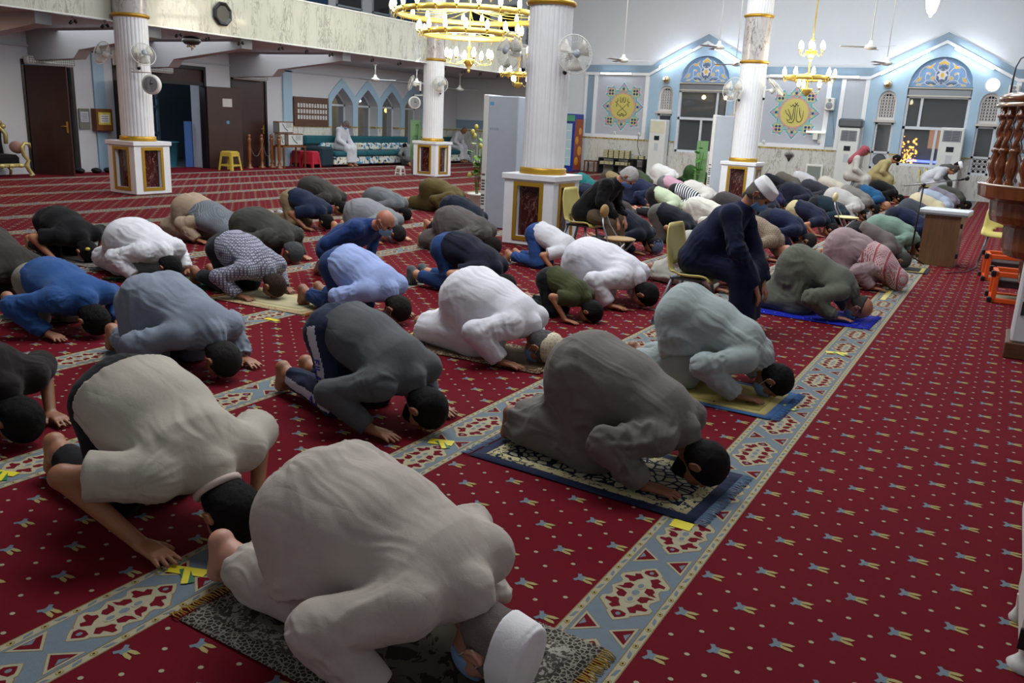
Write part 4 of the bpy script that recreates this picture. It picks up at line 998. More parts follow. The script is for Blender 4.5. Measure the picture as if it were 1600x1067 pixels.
# far wall: windows, shutters, painted arches, vents
def far_window(n, c, sub):
    mb = MB(); y = YF+.12; a, b = c-WH, c+WH
    for u0, u1 in ((a, a+.07), (b-.07, b)): mb.box(u0, u1, y-.04, y+.04, .86, 2.83)
    mb.box(a, b, y-.04, y+.04, .86, .93); mb.box(a, b, y-.04, y+.04, 1.9, 1.98); mb.box(a, b, y-.04, y+.04, 2.77, 2.84)
    mb.box(*(sub[0]), y-.03, y+.03, 1.98, 2.8); mb.box(*(sub[1]), y-.03, y+.03, .9, 1.92)
    struct('window_%d' % n, mb, M_ALU)
    mb = MB(); mb.box(a, b, y+.045, y+.05, .86, 2.84); struct('window_%d' % (n+1), mb, GLASS)
    t = thing('roller_shutter', 'grey rolled shutter box under the painted arch of the %s' % ('left window' if c < -5 else 'right window'), 'shutter', (c, YF+.06, 2.83))
    mb = MB(); mb.box(-WH+.01, WH-.01, -.02, .12, 0, .20, bev=.02); mb.build('box', plain('shutter_grey', '7D8188', .4, .4), t)
    mb = MB(); mb.box(-WH, WH, -.07, .12, .20, .235); mb.box(-WH+.01, WH-.01, -.05, -.02, -.02, .02); mb.build('rail', plain('shutter_rail', 'B4AFA0', .4), t)
    # tympanum
    mb = MB(); y0 = .13
    mb.prism([(WH*math.cos(q), WH*math.sin(q)) for q in np.linspace(0, math.pi, 40)], -.02, .0, RX(math.pi/2))
    D = lambda pts, w_, m=1, z=.004: ribbon(mb, pts, w_, m, z)
    def P2(pts, m, z):
        mb.cur = m; mb.raw([(x, -z, y) for x, y in pts], [tuple(range(len(pts)))]); mb.cur = 0
    P2([(0, .05), (.14, .12), (.19, .25), (.12, .42), (.10, .55), (0, .62), (-.10, .55), (-.12, .42), (-.19, .25), (-.14, .12)], 2, .003)
    for e in (-1, 1):
        P2([(e*x, y) for x, y in ((.05, .05), (.3, .05), (.45, .06), (.38, .13), (.2, .13), (.1, .06))], 2, .003)
        D([(0, .60), (e*.05, .68), (e*.12, .62), (e*.15, .52), (e*.08, .42), (0, .33)], .022); D([(0, .33), (e*-.07, .42), (e*-.12, .5)], .016)
        D([(0, .06), (e*.10, .14), (e*.18, .26), (e*.15, .42), (e*.03, .50)], .02); D([(e*.15, .22), (e*.17, .38), (e*.27, .52), (e*.40, .57), (e*.54, .48), (e*.60, .32), (e*.56, .2)], .026)
        D([(e*.04, .04), (e*.2, .16), (e*.35, .19), (e*.44, .12), (e*.3, .04), (e*.16, .04), (e*.02, .14)], .018); D([(e*.4, .14), (e*.43, .28), (e*.40, .36)], .018)
        D([(e*.60, .3), (e*.68, .18), (e*.74, .1)], .02); D([(e*.44, .12), (e*.6, .05)], .018); D([(e*.3, .55), (e*.22, .66)], .03)
        for q in (((.20, .18), (.30, .24), (.22, .30)), ((.52, .28), (.60, .22), (.66, .12), (.54, .18)), ((.30, .50), (.44, .52), (.34, .56), (.24, .64)), ((.30, .38), (.38, .40), (.32, .32)), ((.18, .04), (.26, .08), (.32, .04)), ((.50, .04), (.58, .09), (.64, .04))):
            P2([(e*x, y) for x, y in q], 3, .006); ribbon(mb, [(e*x, y) for x, y in q]+[(e*q[0][0], q[0][1])], .012, 1, .005)
        P2([(e*.40+.03*math.cos(a), .37+.03*math.sin(a)) for a in np.linspace(0, 6.28, 10)[:-1]], 1, .005)
    P2([(.12*math.cos(a)*(.8 if k % 2 else 1.2), .33+.13*math.sin(a)*(.8 if k % 2 else 1.2)) for k, a in enumerate(np.linspace(0, 6.283, 13)[:-1])], 1, .005)
    P2([(.05*math.cos(a), .33+.07*math.sin(a)) for a in np.linspace(0, 6.28, 9)[:-1]], 3, .007)
    P2([(0, .78), (.09, .70), (.15, .66), (.13, .60), (0, .68), (-.13, .60), (-.15, .66), (-.09, .70)], 1, .004); P2([(0, .72), (.12, .64), (.10, .59), (0, .65), (-.10, .59), (-.12, .64)], 3, .006)
    o = mb.build('trim_%d' % (80 if c < -5 else 81), [plain('arch_blue', '6E92B6', .5, var=.03), plain('arch_white', 'CDCBD0', .6, var=0), plain('arch_slate', '4E6278', .6, var=0), plain('arch_yellow', 'CFA83A', .6, var=0)], loc=(c, YF+.06, 3.08))
    tag(o, kind='structure')
def ribbon(mb, pts, w_, m=1, z=.004, flip=None):
    """smooth ribbon through 2D points, width tapering at the ends; lies in the XZ plane in front of y=0"""
    P = np.array(pts, float); n = len(P); tt = np.linspace(0, n-1, (n-1)*5+1); Q = []
    for t in tt:
        i = min(int(t), n-2); f = t-i; p0, p1, p2, p3 = P[max(i-1, 0)], P[i], P[i+1], P[min(i+2, n-1)]
        Q.append(.5*((2*p1)+(-p0+p2)*f+(2*p0-5*p1+4*p2-p3)*f*f+(-p0+3*p1-3*p2+p3)*f**3))
    Q = np.array(Q); d = np.gradient(Q, axis=0); d /= np.linalg.norm(d, axis=1, keepdims=True)+1e-9; nn = np.stack([-d[:, 1], d[:, 0]], 1)
    s = np.linspace(0, 1, len(Q)); ww = w_*(.35+.65*np.sin(np.pi*np.clip(s*.9+.05, 0, 1)))[:, None]/2
    A = Q+nn*ww; B = Q-nn*ww; k = len(Q); c0 = mb.cur; mb.cur = m
    mb.raw([(x, -z, y) for x, y in A]+[(x, -z, y) for x, y in B], [(i, i+1, k+i+1, k+i) for i in range(k-1)]); mb.cur = c0
far_window(5, WA, ((WA+.42, WA+.49), (WA-.05, WA+.02))); far_window(7, WB, ((WB-.45, WB-.38), (WB+.05, WB+.12)))
for i, c in enumerate(vc):
    mb = MB(); y = YF+.1
    wallm(mb, lambda u, d, z: (u, y+d, z), c-.25, c+.25, 2.10, arch_round(c, .25, 2.70), [(c-.19, c+.19, 2.2, arch_round(c, .19, 2.68))], d0=-.03, d1=.05)
    rv = random.Random(i)
    for k in range(9):
        zz = 2.2+k*.085; hw = .19 if zz < 2.68 else math.sqrt(max(.0001, .19**2-(zz-2.68)**2))
        if zz < 2.86: mb.box(c-hw, c+hw, y-.015, y+.03, zz-.008, zz+.008)
    for k in range(5):
        u = c-.16+k*.08; top = 2.68+math.sqrt(max(0, .19**2-(u-c)**2)); mb.box(u-.008, u+.008, y-.015, y+.03, 2.2, top)
    for k in range(7):
        for q in range(4): mb.lathe([(.022, -.02), (.034, -.02), (.034, .02), (.022, .02), (.022, -.02)], 8, T(c-.12+q*.08, y, 2.25+k*.085) @ RX(math.pi/2))
    struct('trim_%d' % (40+i), mb, plain('plaster_lattice', 'CFCBC8', .6))
    mb = MB(); mb.box(c-.25, c+.25, y+.06, y+.07, 2.1, 2.96); mb.cur = 0; struct('trim_%d' % (50+i), mb, plain('vent_dark', '26262B', .8))
    mb = MB(); mb.box(c-.29, c+.29, YF-.09, y, 2.06, 2.13); struct('trim_%d' % (60+i), mb, plain('sill', 'BDB7AE', .5))
    mb = MB()
    for u0, u1 in ((c-.25, c-.19), (c+.19, c+.25)): mb.box(u0, u1, y-.03, y+.03, .72, 2.06)
    for z in (.72, 1.17, 2.0): mb.box(c-.25, c+.25, y-.03, y+.03, z, z+.06)
    struct('window_%d' % (21+i), mb, M_ALU)
    mb = MB(); mb.box(c-.2, c+.2, y+.032, y+.037, 1.2, 2.03); struct('window_%d' % (31+i), mb, GLASS)
    if i == 2:
        mb = MB(); mb.box(c-.2, c+.2, y, y+.02, .76, 1.18); struct('window_%d' % (41+i), mb, plain('panel_grey', 'B9C0C6', .4))
        t = thing('exhaust_fan', 'round dark exhaust fan below the narrow window left of the right window', 'fan', (c, y-.02, .98)); mb = MB(); mb.lathe([(.16, -.02), (.18, 0), (.16, .02)], 24, RX(math.pi/2)); mb.build('rim', GREYM, t); mb = MB(); mb.lathe([(0, -.015), (.155, -.02), (.155, .01)], 20, RX(math.pi/2)); mb.build('disc', plain('fan_dark', '34383C', .6), t)
    elif i == 3:
        mb = MB()
        for k in range(3):
            for q in range(3):
                M0 = T(c-.13+q*.13, y, .82+k*.14) @ RX(math.pi/2)
                mb.lathe([(.045, -.01), (.06, -.01), (.06, .01), (.045, .01), (.045, -.01)], 8, M0, smooth=False)
        for k in range(4): mb.box(c-.2, c+.2, y-.01, y+.01, .75+k*.14, .762+k*.14); mb.box(c-.2+k*.13, c-.188+k*.13, y-.01, y+.01, .75, 1.17)
        struct('window_%d' % (41+i), mb, plain('lattice_white', 'D0D0CE', .5))
        mb = MB(); mb.box(c-.2, c+.2, y+.04, y+.05, .75, 1.17); struct('window_%d' % (51+i), mb, plain('vent_dark', '26262B', .8))
    else:
        mb = MB(); mb.box(c-.2, c+.2, y, y+.02, .76, 1.18); struct('window_%d' % (41+i), mb, plain('panel_grey', 'B9C0C6', .4))
# street outside the far windows
mb = MB(); mb.box(-16, 6, YF+.5, YF+26, -.6, -.5); struct('floor_outside', mb, plain('asphalt', '1A1B1E', .6))
t = thing('street_building', 'dim street building with lit shop windows seen through the far windows', 'building', (0, YF+14, -.5))
mb = MB(); mb.box(-15, 4, 0, 3, 0, 5.5); mb.build('facade', plain('facade', '4A4038', .8), t)
mb = MB(); mb.box(-3.5, -2.7, -.05, 0, 1.75, 2.6); mb.build('shop_window', emis('shop_orange', 'C98A60', .8), t)
mb = MB(); mb.box(-12.8, -12.1, -.05, 0, 1.3, 2.6); mb.build('shop_window', emis('shop_pink', 'C07A5C', .9), t)
mb = MB(); mb.box(-5.0, -4.5, -.25, 0, 1.75, 2.0); mb.build('shop_sign', emis('sign_red', 'E02020', 2.2), t)
mb = MB(); mb.box(-4.2, -3.0, -.3, -.1, 1.15, 1.24); mb.build('neon_tube', emis('neon_blue', '5A6CFF', 5), t)
mb = MB(); rr = random.Random(8)
for k in range(110): mb.ball((-4.9+rr.random()*1.0, -2.6+rr.random()*.8, 1.25+rr.random()*1.1*(rr.random())), .014+rr.random()*.022, 6)
o = mb.build('light_string', emis('string_orange', 'FF9A3C', 8), t, loc=(.6, -4, 0)); o['kind'] = 'stuff'
for i, (x, z) in enumerate(((-12.6, 2.7), (-11.6, 2.7))): MB().ball((x*1.08, -.3, z+.9), .09, 8).build('street_lamp', emis('street_warm', 'FFD9A0', 12), t)
# tubes
def tube_light(name, p0, p1, lab, es=16, r=.02, power=28):
    p0, p1 = Vector(p0), Vector(p1); t = thing(name, lab, 'light', (p0+p1)/2); a, b = p0-(p0+p1)/2, p1-(p0+p1)/2
    d = (b-a).normalized()
    mb = MB(); mb.tube([a-Vector((0, r+.018, 0))+d*.02, b-Vector((0, r+.018, 0))-d*.02], r, 8); mb.build('tube', emis('tube_white', 'E9F0FF', es), t)
    mb = MB(); ang = math.atan2(d.z, d.x); L = (b-a).length; mb.box(-L/2, L/2, -.012, .028, -.03, .03, RY(-ang)); mb.build('fitting', WPLAST, t)
    return t
y = YF-.11
tube_light('tube_light', (-12.75, y, 3.30), (-11.62, y, 3.30), 'horizontal fluorescent tube above the left round medallion')
tube_light('tube_light', (-7.04, y, 3.31), (-5.85, y, 3.31), 'horizontal fluorescent tube behind the small chandelier')
tube_light('tube_light', (-5.75, y, 3.31), (-4.42, y, 3.31), 'horizontal fluorescent tube right of the small chandelier')
for a, b, lab in (((-10.64, 3.50), (-9.6, 4.05), 'left sloping tube over the left window'), ((-8.83, 4.10), (-7.86, 3.58), 'right sloping tube over the left window'), ((-3.68, 3.52), (-2.63, 4.08), 'left sloping tube over the right window'), ((-3.86, 3.40), (-2.9, 3.92), 'lower left sloping tube over the right window'), ((-2.03, 4.12), (-.98, 3.58), 'right sloping tube over the right window')):
    tube_light('tube_light', (a[0], y, a[1]), (b[0], y, b[1]), 'bright fluorescent '+lab, es=30, r=.035)
# round medallions
STROKES = {
 'la_ilaha': [[(-.28, .10), (-.24, .02), (-.16, -.06), (-.10, -.14), (-.12, -.20), (-.20, -.20)], [(-.20, .14), (-.14, .02), (-.08, -.10), (-.06, -.2)], [(-.02, .22), (-.03, .0), (-.04, -.20)], [(.03, .24), (.02, .05), (.02, -.18), (-.05, -.27), (-.16, -.25), (-.20, -.16)],
              [(.09, .20), (.08, .0), (.09, -.18), (.16, -.25), (.24, -.20), (.27, -.05), (.27, .10)], [(.15, .18), (.17, .0), (.23, -.14)], [(-.16, .25), (-.10, .20), (-.06, .26), (-.01, .20), (.04, .27), (.09, .22), (.12, .27)], [(-.02, .33), (.03, .28), (.08, .33)]],
 'mirrored': [[(-.26, .18), (-.12, .06), (.02, -.06), (.14, -.16), (.16, -.24), (.08, -.26), (0, -.20), (-.08, -.26), (-.16, -.24), (-.14, -.16), (-.02, -.06), (.12, .06), (.26, .18)], [(-.20, .30), (-.18, .22), (-.22, .16), (-.28, .18)], [(.20, .30), (.18, .22), (.22, .16), (.28, .18)],
              [(-.09, .34), (-.09, .18), (-.03, .16)], [(-.03, .32), (-.02, .16)], [(.03, .34), (.02, .16)], [(.10, .33), (.09, .18), (.03, .16)], [(-.20, .12), (-.22, .0)], [(.20, .12), (.22, .0)], [(-.10, -.32), (0, -.26), (.10, -.32)]]}
def medallion(x, lab, strokes):
    t = thing('medallion', lab, 'wall medallion', (x, YF-.015, 2.235))
    def outline(s):
        pts = []
        for k in range(8):
            a = k*math.pi/4
            if k % 2 == 0:   # long ogee points
                for da, r in ((-.34, .57), (-.30, .62), (-.22, .64), (-.15, .69), (-.07, .74), (0, .80)): pts.append((a+da, r))
                for da, r in ((.07, .74), (.15, .69), (.22, .64), (.30, .62), (.34, .57)): pts.append((a+da, r))
            else:            # square corners
                for da, r in ((-.30, .60), (-.27, .78), (-.14, .78), (0, .90), (.14, .78), (.27, .78), (.30, .60)): pts.append((a+da, r))
        return [(r*s*math.cos(a)*.95, r*s*math.sin(a)) for a, r in pts]
    mb = MB()
    def P2(pts, m, z): mb.cur = m; mb.raw([(px, -z, pz) for px, pz in pts], [tuple(range(len(pts)))])
    def fan(s, m, z):
        o = outline(s); mb.cur = m; mb.raw([(0, -z, 0)]+[(px, -z, pz) for px, pz in o], [(0, i+1, (i+1) % len(o)+1) for i in range(len(o))])
    fan(1.04, 0, .002); fan(1.0, 1, .004); fan(.93, 2, .006)
    circ = lambda cx, cz, r, n=12: [(cx+r*math.cos(2*math.pi*i/n), cz+r*math.sin(2*math.pi*i/n)) for i in range(n)]
    for k in range(8):
        a = k*math.pi/4; C = lambda r, d: (r*math.cos(a+d)*.95, r*math.sin(a+d))
        if k % 2 == 0:
            P2(circ(*C(.68, 0), .045), 4, .009); q = C(.58, 0); P2([(q[0]-.05, q[1]), (q[0], q[1]-.05), (q[0]+.05, q[1]), (q[0], q[1]+.05)], 5, .010)
            for e in (-1, 1):
                P2(circ(*C(.57, e*.15), .045), 3, .008); P2(circ(*C(.50, e*.26), .035), 4, .009); P2(circ(*C(.52, e*.08), .025), 6, .010)
        else:
            q = C(.66, 0); P2([(q[0]-.12, q[1]-.12), (q[0]+.12, q[1]-.12), (q[0]+.12, q[1]+.12), (q[0]-.12, q[1]+.12)], 3, .008)
            for dx, dz in ((.05, .05), (-.05, -.05), (.05, -.05), (-.05, .05)): P2(circ(q[0]+dx, q[1]+dz, .042), 5, .010)
            P2(circ(*C(.77, .10), .042), 4, .011); P2(circ(*C(.77, -.10), .042), 4, .011); P2(circ(*C(.46, 0), .02), 6, .009)
        for e in (-.2, .2): P2(circ(*C(.47, e+.39), .022), 6, .009)
    mb.build('ornament', [plain('med_white', 'C8D4DA', .6), plain('med_teal', '5E9FA6', .6, var=0), plain('med_teal_light', '86B2AC', .6, var=0), plain('med_yellow', 'C6BE74', .6, var=0), plain('med_pink', 'CF86A0', .6, var=0), plain('med_blue', '1F3B78', .6, var=0), plain('med_coral', 'C87F6A', .6, var=0)], t)
    mb = MB(); P2(circ(0, 0, .455, 40), 0, .012); P2(circ(0, 0, .415, 40), 1, .014); mb.build('disc', [plain('med_ring', 'CC9A8C', .6, var=0), plain('med_disc', 'C8BE68', .6, var=.03)], t)
    mb = MB()
    for s in strokes: ribbon(mb, [(px*1.0, pz*1.0-.02) for px, pz in s], .024, 0, .016)
    rr = random.Random(2)
    for k in range(26):
        a = rr.random()*6.28; r = .22+rr.random()*.10; mb.raw([(px, -.016, pz) for px, pz in circ(r*math.cos(a), r*math.sin(a), .007, 5)], [tuple(range(5))])
    mb.build('calligraphy', plain('ink_black', '15180E', .6, var=0), t)
medallion(-11.9, 'star shaped medallion with mirrored black calligraphy, left of the left window', STROKES['mirrored'])
medallion(-6.18, 'star shaped medallion with black calligraphy behind the small chandelier', STROKES['la_ilaha'])
# small fittings on the far wall
for i, (x, z, lab) in enumerate(((-10.38, 3.14, 'round spherical wall lamp above the plaster vent left of the left window'), (-3.62, 3.13, 'round brass wall lamp above the plaster vent left of the right window'))):
    t = thing('wall_lamp', lab, 'lamp', (x, YF-.1, z)); mb = MB(); mb.ball((0, 0, 0), .12, 14); mb.build('globe', plain('lamp_brass', 'C9B48A', .12, .8), t); mb = MB(); mb.ball((-.05, -.08, .02), .045, 8); mb.build('bulb', emis('lampglow', 'FFF3D0', 6), t)
t = thing('wall_lamp', 'bright round lit wall disc right of the right window', 'lamp', (-.95, YF-.06, 3.16)); mb = MB(); mb.lathe([(.17, 0), (.16, .04), (.0, .045)], 28, RX(math.pi/2)); mb.build('disc', emis('disc_white', 'F2F4FF', 5), t); mb = MB(); mb.lathe([(.171, -.02), (.19, 0), (.185, .03), (.171, .03), (.171, -.02)], 28, RX(math.pi/2)); mb.build('rim', plain('disc_rim', 'A8A08A', .4), t)
def speaker(loc, lab, w_=.26, h_=.36):
    t = thing('loudspeaker', lab, 'speaker', loc); mb = MB(); mb.box(-w_/2, w_/2, -.2, 0, -h_/2, h_/2, bev=.02); mb.build('cabinet', WPLAST, t)
    mb = MB(); mb.lathe([(0, 0), (w_*.36, .004), (w_*.38, 0)], 20, T(0, -.203, -h_*.12) @ RX(math.pi/2)); mb.build('woofer', plain('cone_grey', '8A8C90', .6), t)
    mb = MB(); mb.lathe([(0, 0), (w_*.16, .004), (w_*.18, 0)], 14, T(0, -.203, h_*.3) @ RX(math.pi/2)); mb.build('tweeter', plain('cone_grey', '8A8C90', .6), t)
speaker((-5.14, YF-.05, 2.52), 'white loudspeaker on the blue strip right of the right medallion'); speaker((-.42, YF-.05, 2.98), 'white loudspeaker above the vent at the far right behind the pulpit')
mb = MB(); mb.tube([(-5.05, YF-.03, 2.32), (-4.98, YF-.035, 1.9), (-4.86, YF-.035, 1.3)], .008, 6); tag(mb.build('cable', plain('cable_grey', '6E747C', .6)), 'thin grey cable hanging from the white loudspeaker on the far wall', 'cable')
t = thing('shelf_lamp', 'narrow white lit strip on the wall under the right medallion', 'light', (-5.45, YF-.1, 1.66)); mb = MB(); mb.box(-.28, .28, -.06, .04, 0, .07, bev=.01); mb.build('shade', plain('strip_white', 'E8EBDD', .5, emit='E8F0DD', es=.6), t); mb = MB(); mb.box(-.07, .07, -.03, .06, -.2, 0, bev=.01); mb.build('box', WPLAST, t)
for i, (x, z) in enumerate(((-5.32, 1.42), (-12.1, 1.36), (-11.2, 1.36), (-7.0, 1.33))):
    t = thing('wall_socket', ['white socket with a loose cable under the lit strip', 'small white socket under the left medallion, at its left', 'white socket with a black cable beside the left air conditioner', 'small white socket right of the column on the white rail'][i], 'socket', (x, YF-.05, z)); mb = MB(); mb.box(-.045, .045, -.02, 0, -.05, .05, bev=.006); mb.build('plate', WPLAST, t); mb = MB(); mb.box(-.018, .018, -.045, -.02, -.02, .02, bev=.004); mb.build('plug', plain('plug_grey', 'B5B5B5', .5), t)
mb = MB(); mb.tube([(-11.2, YF-.08, 1.32), (-11.22, YF-.08, 1.0), (-11.12, YF-.1, .72), (-11.0, YF-.1, .55)], .008, 6); tag(mb.build('cable', BLACKP), 'black cable hanging over the marble beside the book shelf', 'cable')
mb = MB()
for k in range(9):
    a = math.pi*(k/8)*.9+.15; mb.tube([(0, 0, -.12), (.05*math.cos(a), 0, .0), (.16*math.cos(a), 0, .05+.13*math.sin(a))], [.014, .02, .005], 6)
o = mb.build('wall_ornament', plain('ornament_dark', '2E2424', .6), loc=(-6.16, YF-.06, .9)); tag(o, 'small dark leaf shaped ornament on the marble right of the column', 'ornament')
t = thing('picture_frame', 'white framed picture leaning at the marble wall behind the crowd', 'picture', (-5.35, YF-.12, 0)); mb = MB(); mb.box(-.26, .26, -.02, .02, 0, .74, bev=.01); mb.build('frame', WPLAST, t); mb = MB(); mb.box(-.2, .2, -.024, -.02, .06, .68); mb.build('picture', plain('pic_grey', '7C857C', .4), t)
# ================================================================= columns
def column(x, y, lab, z_top=ZC):
    t = thing('column', lab, 'column', (x, y, 0), group='fluted columns of the hall')
    t.pop('group') if 'group' in t else None
    s = .375
    mb = MB(); wo, wi, zb, zt = s, .17, .13, .80
    mb.box(-s+.03, s-.03, -s+.03, s-.03, 0, .02)
    # four sides with a recessed opening
    for k in range(4):
        M0 = RZ(k*math.pi/2); f = lambda a, b, c, d, e, g: mb.box(a, b, c, d, e, g, M0); e_ = s if k % 2 == 0 else s-.0705
        f(-e_, -wi, -s, -s+.07, .02, .88); f(wi, e_, -s, -s+.07, .02, .88); f(-wi, wi, -s, -s+.07, .02, zb); f(-wi, wi, -s, -s+.07, zt, .88)
    mb.box(-s-.03, s+.03, -s-.03, s+.03, .88, .955, bev=.006)
    mb.build('pedestal', WHITEP, t)
    for k in range(4):
        M0 = RZ(k*math.pi/2)
        mb = MB(); g = .055
        for a, b, e, h_ in ((-wi-g, -wi, zb-g, zt+g), (wi, wi+g, zb-g, zt+g), (-wi, wi, zb-g, zb), (-wi, wi, zt, zt+g)): mb.box(a, b, -s-.012, -s+.004, e, h_, M0)
        fr = mb.build('gold_frame', GOLD, t)
        mb = MB(); mb.box(-wi-.02, wi+.02, -s+.072, -s+.09, zb-.02, zt+.02, M0); mb.build('marble_inset', M_REDM, t)
    mb = MB(); mb.lathe([(.315, .955), (.322, .975), (.312, 1.0), (.318, 1.03), (.30, 1.04)], 40); mb.build('gold_band', GOLD, t)
    fl_ = lambda a: 1-.028*(abs(math.sin(a*14))**.6 < .45)
    mb = MB(); n = 28*8; mb.lathe([(.285, 1.04), (.285, 3.08)], n, mod=lambda a: 1-.024*max(0, math.cos(a*28))**.6 if math.cos(a*28) > 0 else 1); mb.build('fluted_shaft', WHITEP, t)
    for z in (3.08, 4.04):
        mb = MB(); mb.lathe([(.285, z), (.315, z+.01), (.33, z+.035), (.315, z+.06), (.285, z+.07)], 40); mb.build('gold_band', GOLD, t)
    mb = MB(); mb.lathe([(.285, 3.15), (.285, 4.04)], 40); mb.build('marble_drum', M_MARG, t)
    mb = MB(); mb.lathe([(.285, 4.11), (.285, z_top)], n, mod=lambda a: 1-.024*max(0, math.cos(a*28))**.6 if math.cos(a*28) > 0 else 1); mb.build('fluted_shaft', WHITEP, t)
    return t
column(-14.03, 10.3, 'white fluted column at the left in front of the dark doors')
column(-14.2, 19.8, 'white fluted column in front of the arched windows, under the large chandelier')
column(-5.54, 10.3, 'nearest and widest white fluted column, in the middle behind the seated elder')
column(-5.42, 19.7, 'white fluted column right of the left far window')
# wall fans
def wall_fan(base, yaw, tilt, lab, r=.21):
    """yaw: direction the head looks (radians about Z)"""
    t = thing('wall_fan', lab, 'fan', base, yaw, None)
    mb = MB(); mb.box(-.02, .03, -.035, .035, -.14, .12, bev=.012); mb.tube([(.02, 0, .02), (.12, 0, .035), (.17, 0, .03)], .022, 10); mb.build('bracket', WPLAST, t)
    M0 = T(.2, 0, .05) @ RY(math.pi/2+tilt)
    mb = MB(); mb.lathe([(0, -.1), (.045, -.1), (.055, -.06), (.055, .0), (.03, .02)], 18, M0); mb.build('motor', WPLAST, t)
    mb = MB()
    for k in range(36):
        a = 2*math.pi*k/36; c, s_ = math.cos(a), math.sin(a)
        mb.tube([tuple(M0 @ Vector((.05*c, .05*s_, .125))), tuple(M0 @ Vector((r*.7*c, r*.7*s_, .115))), tuple(M0 @ Vector((r*c, r*s_, .06)))], .0016, 4)
        mb.tube([tuple(M0 @ Vector((.05*c, .05*s_, .005))), tuple(M0 @ Vector((r*.8*c, r*.8*s_, .01))), tuple(M0 @ Vector((r*c, r*s_, .055)))], .0016, 4)
    ring = [tuple(M0 @ Vector((r*math.cos(a), r*math.sin(a), .058))) for a in np.linspace(0, 2*math.pi, 33)[:-1]]
    mb.tube(ring, .007, 6, closed=True); mb.tube([tuple(M0 @ Vector((r*.6*math.cos(a), r*.6*math.sin(a), .118))) for a in np.linspace(0, 2*math.pi, 25)[:-1]], .002, 4, closed=True)
    mb.build('guard', WPLAST, t)
    for k in range(3):
        mb = MB(); G = [[tuple(M0 @ RZ(k*2.094+a*.55) @ Vector((rr_, 0, .06+a*.03))) for rr_ in (.03, .08, .14, r*.88)] for a in (-1, -.4, .3, .9)]
        mb.sheet(G, .003); mb.build('blade', plain('fan_blade', 'C9C6BC', .3), t)
    mb = MB(); mb.lathe([(0, .14), (.045, .135), (.05, .12)], 18, M0); mb.build('badge', plain('badge_grey', '9AA2AE', .3), t)
    mb = MB(); mb.ball((.0, 0, -.15), .03, 10, sz=1.2); mb.build('knob', BLACKP, t)
    return t
wall_fan((-14.34, 10.15, 2.4), R(200), -.35, 'white wall fan on the left side of the left column'); wall_fan((-13.74, 10.2, 2.38), R(-18), -.45, 'white wall fan on the right side of the left column')
wall_fan((-14.5, 19.6, 2.42), R(215), -.3, 'white wall fan on the left side of the column by the arched windows', .22); wall_fan((-13.9, 19.7, 2.40), R(-60), -.2, 'white wall fan on the right side of the column by the arched windows', .22)
wall_fan((-5.82, 10.12, 2.44), R(252), -.12, 'large white wall fan on the left side of the nearest column', .24); wall_fan((-5.24, 10.2, 2.42), R(-38), -.1, 'large white wall fan on the right side of the nearest column', .24)
wall_fan((-5.6, 19.45, 2.45), R(-110), -.2, 'white wall fan facing the camera on the column right of the left far window', .26); wall_fan((-5.12, 19.7, 2.5), R(10), -.75, 'tilted white wall fan on the right side of the same column, before the right medallion', .26)
# hanging clocks
def clock(loc, yaw, lab, arm):
    t = thing('hanging_clock', lab, 'clock', loc, yaw); M0 = RX(math.pi/2)
    mb = MB(); mb.lathe([(.0, -.05), (.15, -.05), (.17, -.03), (.17, .03), (.15, .05), (0, .05)], 28, M0); mb.build('case', WPLAST, t)
    mb = MB(); mb.lathe([(0, .052), (.135, .052)], 28, M0); mb.build('dial', plain('dial', 'B7BCC0', .2), t)
    mb = MB(); mb.tube([(0, -.057, 0), (.02, -.057, .09)], .005, 4); mb.tube([(0, -.057, 0), (.06, -.057, .02)], .006, 4); mb.build('hands', BLACKP, t)
    mb = MB(); mb.tube([(arm, 0, .20), (0, 0, .20), (0, 0, .16)], .012, 6); mb.tube([(arm, 0, .26), (arm*.5, 0, .2)], .008, 6); mb.build('bracket', WPLAST, t)
clock((-13.36, 10.15, 1.95), R(25), 'round white two-sided clock hanging right of the left column', -.36); clock((-14.62, 19.5, 1.97), R(40), 'round white two-sided clock hanging left of the column by the arched windows', .3)
t = thing('wall_clock', 'black octagonal wall clock on the marble gallery parapet', 'clock', (-14.22, 12.54, 3.42)); M0 = RY(math.pi/2)
mb = MB(); mb.lathe([(.16, 0), (.23, 0), (.24, .03), (.21, .05), (.16, .03)], 8, M0, smooth=False, a0=.39, a1=.39+2*math.pi); mb.build('frame', plain('clock_black', '1C1C20', .35), t)
mb = MB(); mb.lathe([(0, .012), (.17, .012)], 24, M0); mb.build('dial', plain('dial_dark', '2A2E30', .4), t)
mb = MB()
for k in range(12): a = k*math.pi/6; mb.box(.014, .017, .125*math.cos(a)-.008, .125*math.cos(a)+.008, .125*math.sin(a)-.012, .125*math.sin(a)+.012)
mb.build('numerals', plain('numeral', 'B4B6B0', .5), t)
mb = MB(); mb.tube([(.02, 0, 0), (.02, .05, -.06)], .006, 5); mb.tube([(.02, 0, 0), (.02, .02, -.10)], .004, 5); mb.tube([(.02, 0, 0), (.02, -.05, .03)], .004, 5); mb.build('hands', GOLD, t)
